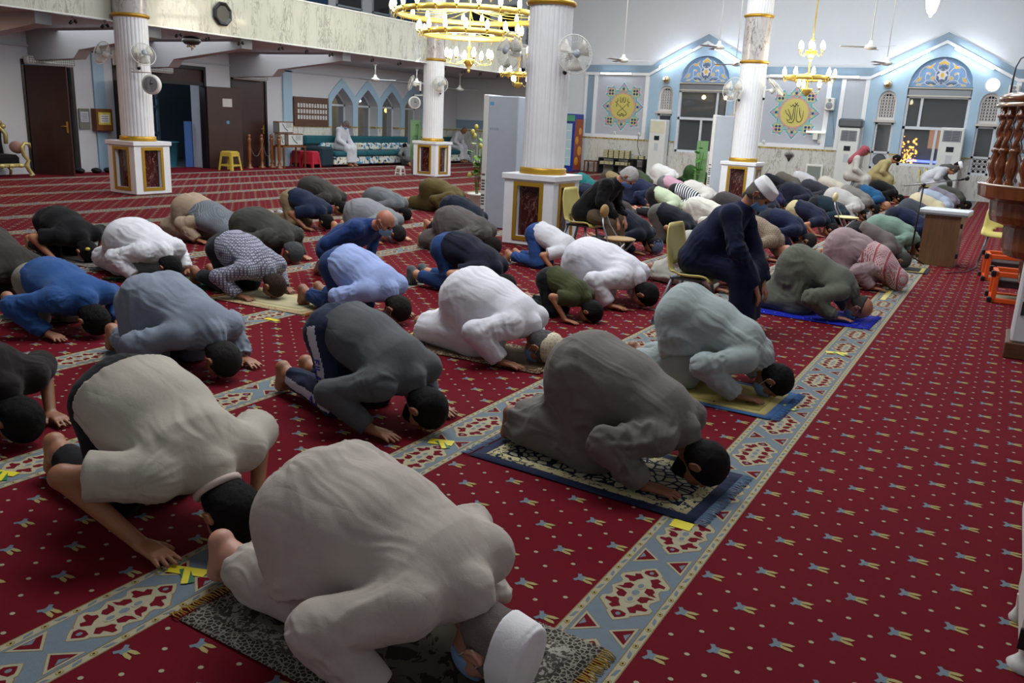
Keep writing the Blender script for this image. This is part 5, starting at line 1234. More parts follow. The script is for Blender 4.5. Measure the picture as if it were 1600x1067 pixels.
# spotlights under the gallery edge
sp0 = None
for i, y in enumerate((9.46, 10.06, 11.63, 12.32, 13.18, 14.32, 15.12, 15.93, 17.45, 18.55, 20.6, 21.57, 22.5, 23.5)):
    if sp0 is None:
        sp0 = thing('spotlight', 'small chrome twin spotlight under the gallery edge', 'spotlight', (-14.42, y, 3.01), group='spotlights along the gallery edge')
        mb = MB(); mb.lathe([(.03, 0), (.03, -.015), (.008, -.02), (.008, -.07)], 12); mb.tube([(0, -.03, -.06), (0, .03, -.08)], .008, 6); mb.build('mount', STEEL, sp0)
        for e in (-1, 1): mb = MB(); mb.lathe([(.0, -.04), (.022, -.035), (.03, .02), (.026, .025), (0, .01)], 14, T(0, e*.04, -.085+e*.012) @ RX(e*.7)); mb.build('lamp_head', plain('spot_black', '2A2A2C', .3, .5), sp0)
    else: copyof(sp0, sp0['label'], (-14.42, y, 3.01), rg.uniform(-.5, .5))
# ceiling fans
def ceiling_fan(loc, rot, lab, top, r=.62):
    t = thing('ceiling_fan', lab, 'fan', loc, rot)
    mb = MB(); mb.lathe([(.012, .12), (.03, .12), (.05, .05), (.13, .0), (.13, -.04), (.06, -.07), (0, -.075)], 24); mb.build('motor', WPLAST, t)
    mb = MB(); mb.tube([(0, 0, .1), (0, 0, top-loc[2])], .012, 8); mb.lathe([(.05, top-loc[2]-.06), (.05, top-loc[2]-.001)], 12); mb.build('rod', WPLAST, t)
    for k in range(3):
        M0 = RZ(k*2.0944); mb = MB(); mb.box(.1, r, -.055, .055, -.022, -.016, M0 @ RX(.15)); mb.build('blade', plain('blade_grey', 'A7A9AC', .4), t)
    return t
ceiling_fan((-16.5, 20.1, 2.60), .35, 'white ceiling fan hanging before the arched windows', 3.04); ceiling_fan((-16.5, 22.1, 2.62), 1.9, 'white ceiling fan half behind the column by the arched windows', 3.04); ceiling_fan((-16.5, 24.5, 2.55), .4, 'white ceiling fan right of the column by the arched windows', 3.04)
for x, z, y, ro, lab in ((-8.7, 3.18, 20, .3, 'white ceiling fan on a long rod right of the nearest column'), (-6.35, 3.48, 20, .1, 'white ceiling fan just left of the far column'), (-7.1, 3.4, 24, .9, 'smaller looking ceiling fan behind the one by the far column'), (-3.09, 3.48, 20, 3.6, 'white ceiling fan with a tube-lit blade right of the small chandelier'), (-3.2, 3.42, 23.5, .1, 'more distant ceiling fan right of the small chandelier')):
    ceiling_fan((x, y, z), ro, lab, ZC)
# chandeliers
BULB = plain('candle_bulb', 'FFF6D8', .5, emit='FFF0C8', es=14, var=0)
def chandelier(loc, tiers, lab, top, lower=None, light=60):
    """tiers: (radius, z, count, ring?)"""
    t = thing('chandelier', lab, 'chandelier', loc)
    mb = MB(); mb.tube([(0, 0, -.05), (0, 0, top-loc[2])], .016, 10)
    for z in (.25, .6, 1.0): mb.ball((0, 0, z), .045, 10, sz=.7)
    mb.build('rod', BRASS, t)
    for i, (r, z, n, ring) in enumerate(tiers):
        mb = MB()
        if ring:
            mb.lathe([(r-.07, z-.03), (r-.05, z-.055), (r-.01, z-.05), (r, z), (r-.01, z+.05), (r-.05, z+.055), (r-.07, z+.03), (r-.07, z-.03)], 48)
            for k in range(12):
                a = k*math.pi/6; mb.tube([(.03*math.cos(a), .03*math.sin(a), z+.1), (r*.5*math.cos(a), r*.5*math.sin(a), z+.02), ((r-.05)*math.cos(a), (r-.05)*math.sin(a), z)], .008, 5)
        else: mb.lathe([(0, z-.16), (.05, z-.13), (.11, z-.05), (.13, z), (.12, z+.01), (0, z+.01)], 20)
        mb.build('ring' if ring else 'bowl', BRASS, t)
        for k in range(n):
            a = 2*math.pi*(k+.3*i)/n; c, s_ = math.cos(a), math.sin(a); r0 = (r-.02) if ring else .1; r1 = r+.06
            mb = MB(); mb.tube([(r0*c, r0*s_, z), ((r0+r1)/2*c, (r0+r1)/2*s_, z-.10), (r1*c, r1*s_, z-.07), (r1*c, r1*s_, z+.0)], .006, 5)
            mb.lathe([(.004, z-.01), (.028, z+.01), (.03, z+.03), (.012, z+.035)], 10, T(r1*c, r1*s_, 0)); ar = mb.build('arm', BRASS, t)
            mb = MB(); mb.lathe([(.0, z+.03), (.028, z+.04), (.044, z+.09), (.037, z+.15), (.012, z+.205), (0, z+.21)], 10, T(r1*c, r1*s_, 0)); mb.build('candle_bulb', BULB, ar)
    if lower is not None:
        mb = MB(); z = lower; mb.lathe([(0, z-.12), (.02, z-.1), (.03, z-.06), (.012, z-.04), (.05, z+.0), (.05, z+.02), (.015, z+.06), (.015, z+.3)], 16); mb.build('finial', BRASS, t)
    return t
chandelier((-9.9, 15.0, 2.75), [(.40, .02, 8, False), (.98, .50, 16, True), (1.50, .86, 24, True), (1.05, 1.35, 14, True)], 'large tiered brass chandelier with many lit candle bulbs', ZC, -.12)
for z in (3.0, 3.7): point('chandelier_light', (-9.9, 15.0, z), 130, (1, .93, .78), .5)
c2 = chandelier((-4.28, 20.0, 2.62), [(.20, -.03, 3, False), (.48, .20, 9, True), (.20, .76, 6, False)], 'small three tier brass chandelier before the right medallion', ZC)
point('chandelier_light', (-4.28, 20, 3.15), 60, (1, .93, .78), .3)
copyof(c2, 'small brass chandelier partly hidden by the nearest column', (-12.8, 22.0, 2.70), .4)
t = thing('pendant_lamp', 'glowing white pendant lamp with a brass top hanging at the upper right', 'lamp', (-1.42, 14.0, 3.32))
mb = MB(); mb.lathe([(0, 0), (.02, .01), (.02, .03), (.06, .08), (.085, .18), (.09, .24), (.085, .25)], 20); mb.build('shade', emis('lantern_white', 'FFF8E8', 7), t)
mb = MB(); mb.lathe([(.085, .25), (.14, .255), (.13, .28), (.05, .33), (.012, .36), (.012, ZC-3.32)], 20); mb.build('brass_top', BRASS, t)
t = thing('pendant_lamp', 'small dark crystal lamp under the gallery right of the left column', 'lamp', (-15.6, 12.9, 2.72)); mb = MB(); mb.lathe([(.0, .14), (.14, .16), (.20, .22), (.16, .30), (.02, .32)], 20); mb.build('crown', plain('dark_bronze', '3A3430', .3, .6), t)
mb = MB(); rr = random.Random(4)
for k in range(26): a = rr.random()*6.28; q = rr.random()*.11; mb.ball((q*math.cos(a), q*math.sin(a), .14-rr.random()*.1*(1-q/.13)), .018, 6)
cr = mb.build('crystals', plain('crystal', 'B79C80', .1, .3), t); cr['kind'] = 'stuff'
# ================================================================= gallery windows above the parapet
def gal_window(axis, u0, u1, z0, z1, n):
    mb = MB(); g = .05
    def bx(a, b, c, d, e=.03):
        if axis == 'X': mb.box(XL+.001, XL+e, a, b, c, d)
        else: mb.box(a, b, YF-e, YF-.001, c, d)
    bx(u0, u0+g, z0, z1); bx(u1-g, u1, z0, z1); bx(u0, u1, z0, z0+g); bx(u0, u1, z1-g, z1); bx(u0, u1, z0+.45, z0+.5)
    struct('window_%d' % n, mb, plain('gal_frame', '9AA6B2', .5)); mb = MB(); bx(u0+g, u1-g, z0+g, z1-g, .012); struct('window_%d' % (n+1), mb, plain('night_glass', '0B0F16', .06, coat=.5))
for i, (a, b) in enumerate(((17.3, 18.4), (20.9, 22.1), (22.6, 23.5))): gal_window('X', a, b, 4.3, 6.3, 70+2*i)
gal_window('Y', -18.2, -17.3, 3.9, 5.6, 80); gal_window('Y', -17.0, -16.1, 3.9, 5.6, 82); gal_window('Y', -15.8, -14.9, 3.9, 5.6, 84)
def curtain(y0, y1, lab):
    mb = MB(); ys_ = np.linspace(y0, y1, 40); G = [[(XL+.12+.03*math.sin(y*38), y, z) for z in np.linspace(3.2, 6.4, 6)] for y in ys_]; mb.sheet(G, .01); tag(mb.build('curtain', cloth('2E4A66')), lab, 'curtain')
curtain(19.0, 20.4, 'blue curtain in the dark gallery above the parapet, left'); curtain(23.7, 24.8, 'darker blue curtain in the gallery, just left of the large chandelier')
curtain(18.45, 18.95, 'narrow strip of blue curtain at the left end of the visible gallery')
# ================================================================= air conditioners and cabinets
def tower(loc, rz, w_, d_, h_, lab, mark=True):
    t = thing('air_conditioner', lab, 'air conditioner', loc, rz)
    mb = MB(); mb.box(-w_/2, w_/2, -d_/2, d_/2, 0, h_, bev=.012); mb.build('casing', plain('ac_grey', 'AEB7C2', .4), t)
    mb = MB(); mb.box(-w_/2-.09, -w_/2-.001, -d_/2, d_/2, 0, h_+.015, bev=.012); fp = mb.build('front_panel', plain('ac_cream', 'D6D8D2', .4), t)
    mb = MB()
    for k in range(16):
        if k % 5 != 4: mb.box(-w_/2-.075, -w_/2-.02, -d_/2-.004, -d_/2-.0005, .12+k*.045, .145+k*.045)
    mb.build('side_slots', plain('slot_dark', '4A5058', .6), fp)
    if mark:
        mb = MB(); mb.box(-w_/2+.03, -w_/2+.09, -d_/2-.003, -d_/2-.0005, h_-.14, h_-.09); mb.build('logo', plain('logo_blue', '5AA0C8', .5), t)
        mb = MB()
        for k in range(5): mb.box(-w_/2+.04+k*.03, -w_/2+.055+k*.03, -d_/2-.003, -d_/2-.0005, h_-.50, h_-.465)
        mb.build('lettering', plain('letter_grey', '8E98A4', .5), t)
    return t
tower((-6.80, 11.55, 0), R(5), .50, .62, 1.98, 'tall pale grey air conditioner tower left of the nearest column'); tower((-6.22, 20.9, 0), R(8), .42, .85, 1.96, 'tall pale grey air conditioner tower left of the far column', False)
def floor_ac(loc, rz, lab, w_=.55, h_=1.85, grille='top', cover=False, yel=False):
    t = thing('air_conditioner', lab, 'air conditioner', loc, rz)
    mb = MB(); mb.box(-w_/2, w_/2, -.18, .18, 0, h_, bev=.02); mb.build('casing', plain('ac_white', 'D3D5D0', .4), t)
    mb = MB()
    if grille == 'top':
        mb.box(-w_*.38, w_*.38, -.186, -.181, h_-.38, h_-.08); mb.build('vent_back', plain('slot_dark', '4A5058', .6), t); mb = MB()
        for k in range(7): mb.box(-w_*.38, w_*.38, -.196, -.187, h_-.37+k*.042, h_-.355+k*.042)
        for k in range(3): mb.box(-w_*.36+k*w_*.34, -w_*.36+.012+k*w_*.34, -.2, -.196, h_-.38, h_-.08)
        mb.build('louvres', plain('louvre', '8F949A', .5), t)
    else: mb.box(-w_*.44, w_*.44, -.186, -.181, h_-.42, h_-.06); mb.build('upper_panel', plain('ac_yellowed', 'CFCDB4', .45), t)
    mb = MB(); mb.box(-w_*.16, w_*.16, -.188, -.181, h_-.66, h_-.52, bev=.004); mb.build('display', plain('display', '20282C', .2), t)
    mb = MB(); mb.box(-w_*.12, w_*.12, -.186, -.181, h_-1.0, h_-.75); mb.build('label_plate', plain('plate', 'B9BDC0', .5), t)
    if cover:
        mb = MB(); mb.box(-w_/2-.05, w_/2+.05, -.22, .16, h_+.001, h_+.26, bev=.05); mb.build('dust_cover', plain('cover_grey', '4E5458', .35, coat=.3), t)
floor_ac((-10.38, 27.25, 0), 0, 'white floor air conditioner left of the left far window', .56, 1.86, 'panel'); floor_ac((-4.42, 27.25, 0), 0, 'white floor air conditioner with a grey cover on top', .58, 1.86, 'top', True); floor_ac((-1.70, 27.2, 0), 0, 'white floor air conditioner before the right far window', .60, 1.98, 'top')
# louvred unit at the right edge
t = thing('air_conditioner', 'white louvred unit on a wooden base at the right edge', 'air conditioner', (.45, 7.85, 0))
mb = MB(); mb.box(-.30, .34, -.28, .3, 0, .13, bev=.008); mb.build('wooden_base', wood('base_wood', '4A2E18', '5E3C22', .4, 'X'), t)
mb = MB(); mb.box(-.27, .31, -.25, .28, .13, 1.95, bev=.015); mb.build('casing', plain('unit_white', 'C9CBCF', .4), t)
mb = MB()
for c in range(3):
    for k in range(9): mb.box(-.235+c*.055, -.205+c*.055, -.256, -.251, .35+k*.14, .46+k*.14)
for k in range(26): mb.box(-.06, .28, -.256, -.251, .36+k*.045, .382+k*.045)
mb.build('slots', plain('slot_dark2', '22252A', .6), t)
mb = MB(); mb.box(.0, .004, -.257, -.251, .13, .34); mb.build('seam', plain('seam', '77797C', .5), t)
# drinks fridge
t = thing('drinks_fridge', 'blue drinks fridge with an orange fruit picture behind the nearest column', 'fridge', (-13.45, 26.9, 0))
mb = MB(); mb.box(-.32, .30, -.32, .32, 0, 1.92, bev=.015); mb.build('cabinet', plain('fridge_blue', '1C2F86', .35), t)
mb = MB(); mb.box(-.27, .2, -.335, -.321, .2, 1.6); mb.build('glass_door', emis('fridge_glow', '8FA6AC', .25), t)
mb = MB(); mb.box(-.28, .28, -.34, -.321, 1.68, 1.88); mb.build('header', emis('fridge_green', '3E7A5A', .3), t)
mb = MB(); mb.box(.301, .306, -.30, .30, .05, 1.75); mb.build('side_picture', plain('fruit_orange', '8A3E1E', .5), t)
mb = MB()
for k, (y_, z_, r_) in enumerate(((-.1, .35, .14), (.1, .7, .16), (-.12, 1.05, .13), (.1, 1.35, .12))): mb.lathe([(0, .012), (r_*.8, .012), (r_, .004)], 18, T(.303, y_, z_) @ RY(math.pi/2))
mb.build('fruit', plain('fruit_yellow', 'C98A24', .5), t)
for k in range(4): mb = MB(); mb.box(-.25, .18, -.345, -.336, .45+k*.3, .47+k*.3); mb.build('shelf', WPLAST, t)
# book shelves on the far wall
t = thing('book_shelf', 'low black shelf with stacked books against the far marble wall', 'shelf', (-11.8, 27.25, 0))
mb = MB()
for z in (.0, .28, .5): mb.box(-.62, .5, -.2, .2, z, z+.03)
for x in (-.62, -.06, .47): mb.box(x, x+.03, -.2, .2, 0, .5)
mb.build('frame', plain('shelf_black', '141416', .5), t)
t = thing('book_shelf', 'narrow black shelf right of the long one, with pale books', 'shelf', (-10.98, 27.25, 0)); mb = MB()
for z in (.0, .25, .52): mb.box(-.2, .2, -.2, .2, z, z+.03)
for x in (-.2, .17): mb.box(x, x+.03, -.2, .2, 0, .52)
mb.build('frame', plain('shelf_black', '141416', .5), t)
t = thing('side_table', 'small brown wooden table left of the black book shelf', 'table', (-12.75, 27.2, 0)); mb = MB(); mb.box(-.2, .2, -.18, .18, .36, .40); mb.build('top', wood('tbl', '5A3620', '6E4529', .5, 'X'), t)
for sx in (-1, 1):
    for sy in (-1, 1): mb = MB(); mb.box(sx*.18-.02, sx*.18+.02, sy*.15-.02, sy*.15+.02, 0, .36); mb.build('leg', wood('tbl', '5A3620', '6E4529', .5, 'Z'), t)
bk = None; rb = random.Random(6)
def book(loc, rz, lab, grp, col='6E6A42'):
    t = thing('book', lab, 'book', loc, rz, grp); mb = MB(); mb.box(-.085, .085, -.08, .08, 0, .052, bev=.004); mb.build('cover', plain('book_'+col, col, .5), t); mb = MB(); mb.box(-.082, .08, -.081, .081, .006, .046); mb.build('pages', plain('pages', 'B9B28C', .8), t); return t
for s_ in range(5):
    for k in range(5):
        loc = (-12.2+s_*.2, 27.2+rb.uniform(-.01, .01), .531+k*.053)
        if bk is None: bk = book(loc, 0, 'olive green book in the tall stacks on top of the black shelf', 'books stacked on the shelf top')
        else: copyof(bk, bk['label'], loc, rb.uniform(-.06, .06))
for s_ in range(6):
    for k in range(2): copyof(bk, 'olive green book on the middle board of the black shelf', (-12.29+s_*.18+(.04 if s_ > 2 else 0), 27.16, .311+k*.053), rb.uniform(-.05, .05), group='books on the middle board')
for k in range(4): copyof(bk, 'book lying on the narrow black shelf', (-11.08+(k % 2)*.19, 27.2, .551+(k//2)*.053), rb.uniform(-.1, .1), group='books on the narrow shelf')
# ================================================================= seating along the left wall
M_TEAL = cloth('1F5560'); t = thing('long_sofa', 'long teal sofa with patterned cushions under the arched windows', 'sofa', (XL+.05, 19.2, 0))
PAT = NT('sofa_pattern'); v = PAT.coord(); vo = PAT.n('ShaderNodeTexVoronoi'); vo.inputs['Scale'].default_value = 14; PAT.l(v, vo.inputs['Vector']); sp = PAT.n('ShaderNodeSeparateColor'); PAT.l(vo.outputs['Color'], sp.inputs[0])
rp = PAT.n('ShaderNodeValToRGB'); rp.color_ramp.interpolation = 'CONSTANT'
for _ in range(3): rp.color_ramp.elements.new(.5)
for e, (p, c) in zip(rp.color_ramp.elements, ((0, 'D8DAD2'), (.42, '4E8FBE'), (.58, '33414A'), (.72, 'C9C0A0'), (.9, 'E2E2DC'))): e.position = p; e.color = lin(c)
PAT.l(sp.outputs[0], rp.inputs[0]); PAT.l(rp.outputs[0], PAT.b.inputs['Base Color']); PAT.set(Roughness=.9)
mb = MB(); mb.box(.02, .80, .65, 5.1, .06, .30, bev=.03); mb.build('base', PAT.m, t)
for k in range(3): mb = MB(); mb.box(.12, .84, .66+k*1.48, 2.12+k*1.48, .30, .46, bev=.05); mb.build('seat_cushion', M_TEAL, t)
for k in range(3): mb = MB(); mb.box(.05, .24, .68+k*1.48, 2.10+k*1.48, .44, .70, bev=.05); mb.build('back_cushion', PAT.m, t)
mb = MB(); mb.box(.0, .2, .05, 5.1, .62, .90, bev=.06); mb.build('backrest', M_TEAL, t)
mb = MB(); mb.box(.0, .82, .02, .62, .02, .60, bev=.06); mb.build('armrest', cloth('20343F'), t)
t = thing('long_sofa', 'short teal sofa right of the column by the arched windows', 'sofa', (XL+.05, 25.2, 0))
mb = MB(); mb.box(.02, .80, 0, 2.2, .06, .30, bev=.03); mb.build('base', PAT.m, t); mb = MB(); mb.box(.1, .84, 0, 2.2, .30, .46, bev=.05); mb.build('seat_cushion', M_TEAL, t); mb = MB(); mb.box(.0, .2, 0, 2.2, .44, .90, bev=.05); mb.build('backrest', M_TEAL, t)
# throne sofa
t = thing('throne_sofa', 'black tufted sofa with a carved gold frame at the left edge', 'sofa', (XL+.38, 9.0, 0))
M_VEL = cloth('0D0B0E'); M_GOLDC = plain('carved_gold', 'B9AC70', .35, .5); M_PINKW = cloth('B99A92')
mb = MB(); mb.box(-.28, .26, -.9, 1.42, .22, .46, bev=.06); mb.build('seat', M_VEL, t)
G = [[(-.26-.05*math.sin(z*3), y, .42+z*(.55+.12*math.cos(y*1.2-.3))) for z in np.linspace(0, 1, 8)] for y in np.linspace(-.9, 1.35, 20)]
mb = MB(); mb.sheet(G, .1); bkr = mb.build('backrest', M_VEL, t)
for r in range(3):
    for k in range(7): mb = MB(); mb.ball((-.19, -.5+k*.27+(r % 2)*.13, .56+r*.12), .013, 8); mb.build('stud', plain('crystal_stud', 'E6E8F0', .1, .4), bkr)
mb = MB(); mb.tube([(-.24, y, 1.0+.10*math.cos(y*1.3-.3)+.03*math.sin(y*9)) for y in np.linspace(-.95, 1.32, 30)]+[(-.22, 1.42, .86), (-.2, 1.40, .66)], .045, 8)
for k in range(14): y = -.9+k*.17; mb.ball((-.22, y, 1.06+.10*math.cos(y*1.3-.3)+.02*(k % 2)), .045, 8, sy=1.4)
mb.ball((-.22, 1.38, 1.02), .06, 8); mb.build('carved_top_rail', M_GOLDC, t)
mb = MB(); mb.box(.2, .30, -.9, 1.42, .20, .28, bev=.02)
for k in range(12): mb.ball((.30, -.8+k*.2, .235), .045, 8, sy=1.6, sx=.5)
mb.build('apron', M_GOLDC, t)
mb = MB(); mb.ball((.02, 1.5, .60), .13, 14, sx=1.9, sy=.8); mb.build('arm_pad', M_PINKW, t)
mb = MB(); mb.tube([(.28, 1.62, .60), (.30, 1.60, .68), (.30, 1.50, .70), (.30, 1.44, .62), (.30, 1.47, .45), (.30, 1.56, .34), (.30, 1.50, .24), (.30, 1.56, .12), (.32, 1.62, .04), (.32, 1.54, .02)], [.03, .04, .035, .04, .045, .04, .05, .045, .04, .03], 8); mb.build('carved_arm', M_GOLDC, t)
mb = MB(); mb.tube([(-.22, 1.40, .22), (-.22, 1.46, .1), (-.22, 1.44, .0)], [.04, .03, .03], 8); mb.build('leg', M_GOLDC, t)
# plastic stools
def stool(loc, rz, lab, col, s=1.0, hole=False):
    t = thing('plastic_stool', lab, 'stool', loc, rz, s=s); m = plain('stool_'+col, col, .4)
    mb = MB(); mb.box(-.15, .15, -.15, .15, .40, .45, bev=.03); mb.build('seat', m, t)
    for sx in (-1, 1):
        for sy in (-1, 1):
            mb = MB(); mb.raw([(sx*.15, sy*.15, .42), (sx*.09, sy*.15, .42), (sx*.15, sy*.09, .42), (sx*.2, sy*.2, 0), (sx*.14, sy*.2, 0), (sx*.2, sy*.14, 0)], [(0, 1, 2), (3, 5, 4), (0, 3, 4, 1), (1, 4, 5, 2), (2, 5, 3, 0)]); mb.build('leg', m, t)
    mb = MB()
    for k in range(4):
        M0 = RZ(k*math.pi/2); mb.box(-.15, .15, .145, .16, .33 if not hole else .12, .42, M0); mb.box(-.16, .16, .165, .18, .10, .14, M0)
    mb.build('apron', m, t)
stool((-18.0, 15.95, 0), .2, 'yellow plastic stool beside the open brown door', 'BFA440', 1.1); stool((-17.98, 18.98, 0), .1, 'red plastic stool at the left end of the teal sofa', 'B02038', 1.05, True); stool((-18.45, 18.98, 0), .1, 'red plastic stool standing behind the other red one', 'A81E34', 1.05, True); stool((-14.78, 19.1, 0), 0, 'small white plastic stool left of the column by the arched windows', 'CFCDC8', .55)
# display desk with boxes
t = thing('display_stand', 'wooden stand with thin legs holding donation boxes by the left wall', 'stand', (-18.15, 18.15, 0)); WD = wood('stand_wood', '5E3A1C', '7A4E28', .4, 'Z')
mb = MB(); mb.box(-.2, .2, -.3, .6, .58, .62); mb.build('top', WD, t)
for x_, y_ in ((-.18, -.28), (.18, -.28), (-.18, .56), (.18, .56)): mb = MB(); mb.box(x_-.02, x_+.02, y_-.02, y_+.02, 0, .58); mb.build('leg', WD, t)
def poster_box(loc, sz, lab):
    t = thing('donation_box', lab, 'box', loc); mb = MB(); mb.box(0, sz[0], 0, sz[1], 0, sz[2], bev=.008); mb.build('box', WD, t)
    mb = MB(); mb.box(sz[0], sz[0]+.004, .03, sz[1]-.03, .03, sz[2]-.03); mb.build('poster', plain('poster_pale', 'C2C8C6', .6), t)
    mb = MB(); ribs = [(.3, .8, .55, .25), (.2, .6, .3, .5)]
    mb.tube([(sz[0]+.006, sz[1]*.25, sz[2]*.8), (sz[0]+.006, sz[1]*.4, sz[2]*.45), (sz[0]+.006, sz[1]*.6, sz[2]*.2)], .012, 5)
    for k in range(4): mb.box(sz[0]+.004, sz[0]+.008, sz[1]*.5, sz[1]*.85, sz[2]*(.5+k*.1), sz[2]*(.5+k*.1)+.01)
    mb.build('print', plain('poster_dark', '4A5560', .6), t)
    mb = MB(); mb.box(.02, sz[0]-.02, -.004, 0, .03, sz[2]-.03); mb.build('side_sheet', plain('poster_side', '8C9294', .6), t)
poster_box((-18.3, 18.1, .621), (.26, .62, .34), 'lower donation box with a pale printed poster'); poster_box((-18.35, 17.85, .97), (.22, .58, .32), 'upper donation box with a pale printed poster, set further left')
poster_box((-18.32, 17.86, .621), (.22, .2, .34), 'small grey sided box left of the lower donation box')
# turned barrier posts
post0 = None
for i, (x, y) in enumerate(((-18.35, 16.95), (-18.4, 17.45), (-18.35, 17.78), (-18.0, 17.72))):
    lab = ['turned wooden barrier post nearest the open door', 'turned wooden barrier post, second from the left', 'turned wooden barrier post, third from the left', 'turned wooden barrier post nearest the donation boxes'][i]
    if post0 is None:
        post0 = thing('barrier_post', lab, 'post', (x, y, 0)); mb = MB(); mb.lathe([(.10, 0), (.10, .03), (.04, .06), (.055, .12), (.03, .18), (.045, .25), (.05, .55), (.04, .70), (.06, .78), (.035, .84)], 16); mb.build('shaft', wood('post_wood', '6A3A18', '8A5226', .3, 'Z', coat=.4), post0)
        mb = MB(); mb.ball((0, 0, .87), .05, 12, sz=1.2); mb.build('finial', wood('post_wood', '6A3A18', '8A5226', .3, 'Z', coat=.4), post0)
    else: copyof(post0, lab, (x, y, 0))
for i, (y0_, y1_) in enumerate(((16.95, 17.45), (17.45, 17.78))):
    mb = MB(); mb.tube([(-18.38+.005*k, y0_+(y1_-y0_)*k/10, .74-.42*math.sin(math.pi*k/10)) for k in range(11)], .008, 6); tag(mb.build('rope', plain('rope', '6E6A60', .7)), ['hanging rope between the first and second barrier posts', 'hanging rope between the second and third barrier posts'][i], 'rope')
# ================================================================= lectern, microphone, pulpit
t = thing('lectern', 'low wooden lectern with a white top on the carpet band', 'lectern', (-.72, 12.85, 0), R(-4))
mb = MB(); mb.box(-.22, .22, -.2, .2, 0, .68, bev=.004); mb.build('body', wood('lectern_wood', '5E4128', '795636', .45, 'Z'), t)
mb = MB(); mb.box(-.30, .30, -.26, .26, .70, .745, bev=.006); mb.build('top', plain('lectern_top', 'CFD5DC', .35), t)
mb = MB(); mb.box(-.30, .30, -.262, .262, .68, .70); mb.build('edging', STEEL, t)
for z in (.12, .52): mb = MB(); mb.box(.221, .245, -.16, -.12, z, z+.06); mb.build('hinge', BLACKP, t)
def mic_stand(loc, lab, h_, boom):
    t = thing('microphone_stand', lab, 'microphone stand', loc)
    mb = MB(); mb.tube([(0, 0, .03), (.02, 0, h_)], .011, 8); mb.build('pole', BLACKP, t)
    for k in range(3): mb = MB(); mb.tube([(0, 0, .12), (.2*math.cos(k*2.09+.5), .2*math.sin(k*2.09+.5), .01)], .009, 6); mb.build('foot', BLACKP, t)
    mb = MB(); mb.tube([(boom[0], 0, h_-.03), (boom[1], 0, h_+boom[2])], .008, 8); mb.build('boom', STEEL, t)
    mb = MB(); mb.ball((.02, 0, h_), .028, 8); mb.build('clamp', BLACKP, t)
    mb = MB(); mb.tube([(boom[1]-.03, 0, h_+boom[2]-.005), (boom[1]+.04, 0, h_+boom[2]+.01)], .014, 8); mb.ball((boom[1]+.07, 0, h_+boom[2]+.02), .03, 10); mb.build('microphone', BLACKP, t)
mic_stand((-1.04, 12.5, 0), 'black microphone stand with a long boom beside the lectern', 1.06, (-.22, .44, .10))
WP = wood('pulpit_wood', '57270B', '733A14', .22, 'Z', .6, coat=.5)
t = thing('pulpit', 'round carved wooden pulpit with twisted balusters at the right edge', 'pulpit', (.46, 9.0, 0))
mb = MB(); mb.lathe([(.10, 0), (.16, .02), (.16, .30), (.24, .36), (.28, .42), (.30, .62), (.44, .66), (.47, .72), (.48, .92), (.60, .96), (.62, 1.02), (.63, 1.14), (.74, 1.18), (.75, 1.28), (0, 1.28)], 40, smooth=False); mb.build('stepped_base', WP, t)
for r_, z_ in ((.752, 1.285), (.635, 1.15), (.485, .93), (.305, .63)): mb = MB(); mb.lathe([(r_-.03, z_-.01), (r_, z_-.008), (r_+.006, z_), (r_, z_+.008), (r_-.03, z_+.01)], 48); mb.build('gilt_moulding', plain('moulding', 'A89078', .2, .4, coat=.6), t)
mb = MB(); mb.lathe([(.60, 1.99), (.66, 1.98), (.70, 2.0), (.70, 2.04), (.66, 2.07), (.60, 2.06), (.60, 1.99)], 48); mb.build('handrail', WP, t)
mb = MB(); mb.lathe([(.66, 1.955), (.71, 1.95), (.72, 1.965), (.70, 1.985)], 48); mb.build('rail_moulding', plain('moulding', 'A89078', .2, .4, coat=.6), t)
for k in range(14):
    a = math.pi*.62+k*.235; bx_, by_ = .64*math.cos(a), .64*math.sin(a)
    mb = MB(); mb.lathe([(.045, 1.285), (.045, 1.31), (.03, 1.33), (.032, 1.36), (.056, 1.42), (.056, 1.48), (.03, 1.55), (.05, 1.57), (.05, 1.59), (.035, 1.6)], 14, T(bx_, by_, 0))
    n, prof = 16, []; vs = []; zs = np.linspace(1.6, 1.86, 26)
    for z_ in zs:
        for q in range(n):
            th = 2*math.pi*q/n; rr_ = .029+.008*math.cos(2*th-(z_-1.6)*45); vs.append((bx_+rr_*math.cos(th), by_+rr_*math.sin(th), z_))
    mb.raw(vs, [(i*n+q, i*n+(q+1) % n, (i+1)*n+(q+1) % n, (i+1)*n+q) for i in range(25) for q in range(n)], smooth=True)
    mb.lathe([(.035, 1.86), (.05, 1.87), (.05, 1.885), (.036, 1.9), (.036, 1.98)], 14, T(bx_, by_, 0)); mb.build('baluster', WP, t)
t = thing('microphone_stand', 'gooseneck microphone rising above the pulpit handrail', 'microphone', (-.16, 9.0, 2.06)); mb = MB(); mb.tube([(0, 0, 0), (.0, 0, .14), (.005, 0, .24), (.03, 0, .31), (.09, 0, .35)], [.009, .008, .006, .006, .006], 8); mb.build('gooseneck', GREYM, t); mb = MB(); mb.tube([(.08, 0, .345), (.15, 0, .40)], .018, 8); mb.build('microphone', BLACKP, t)
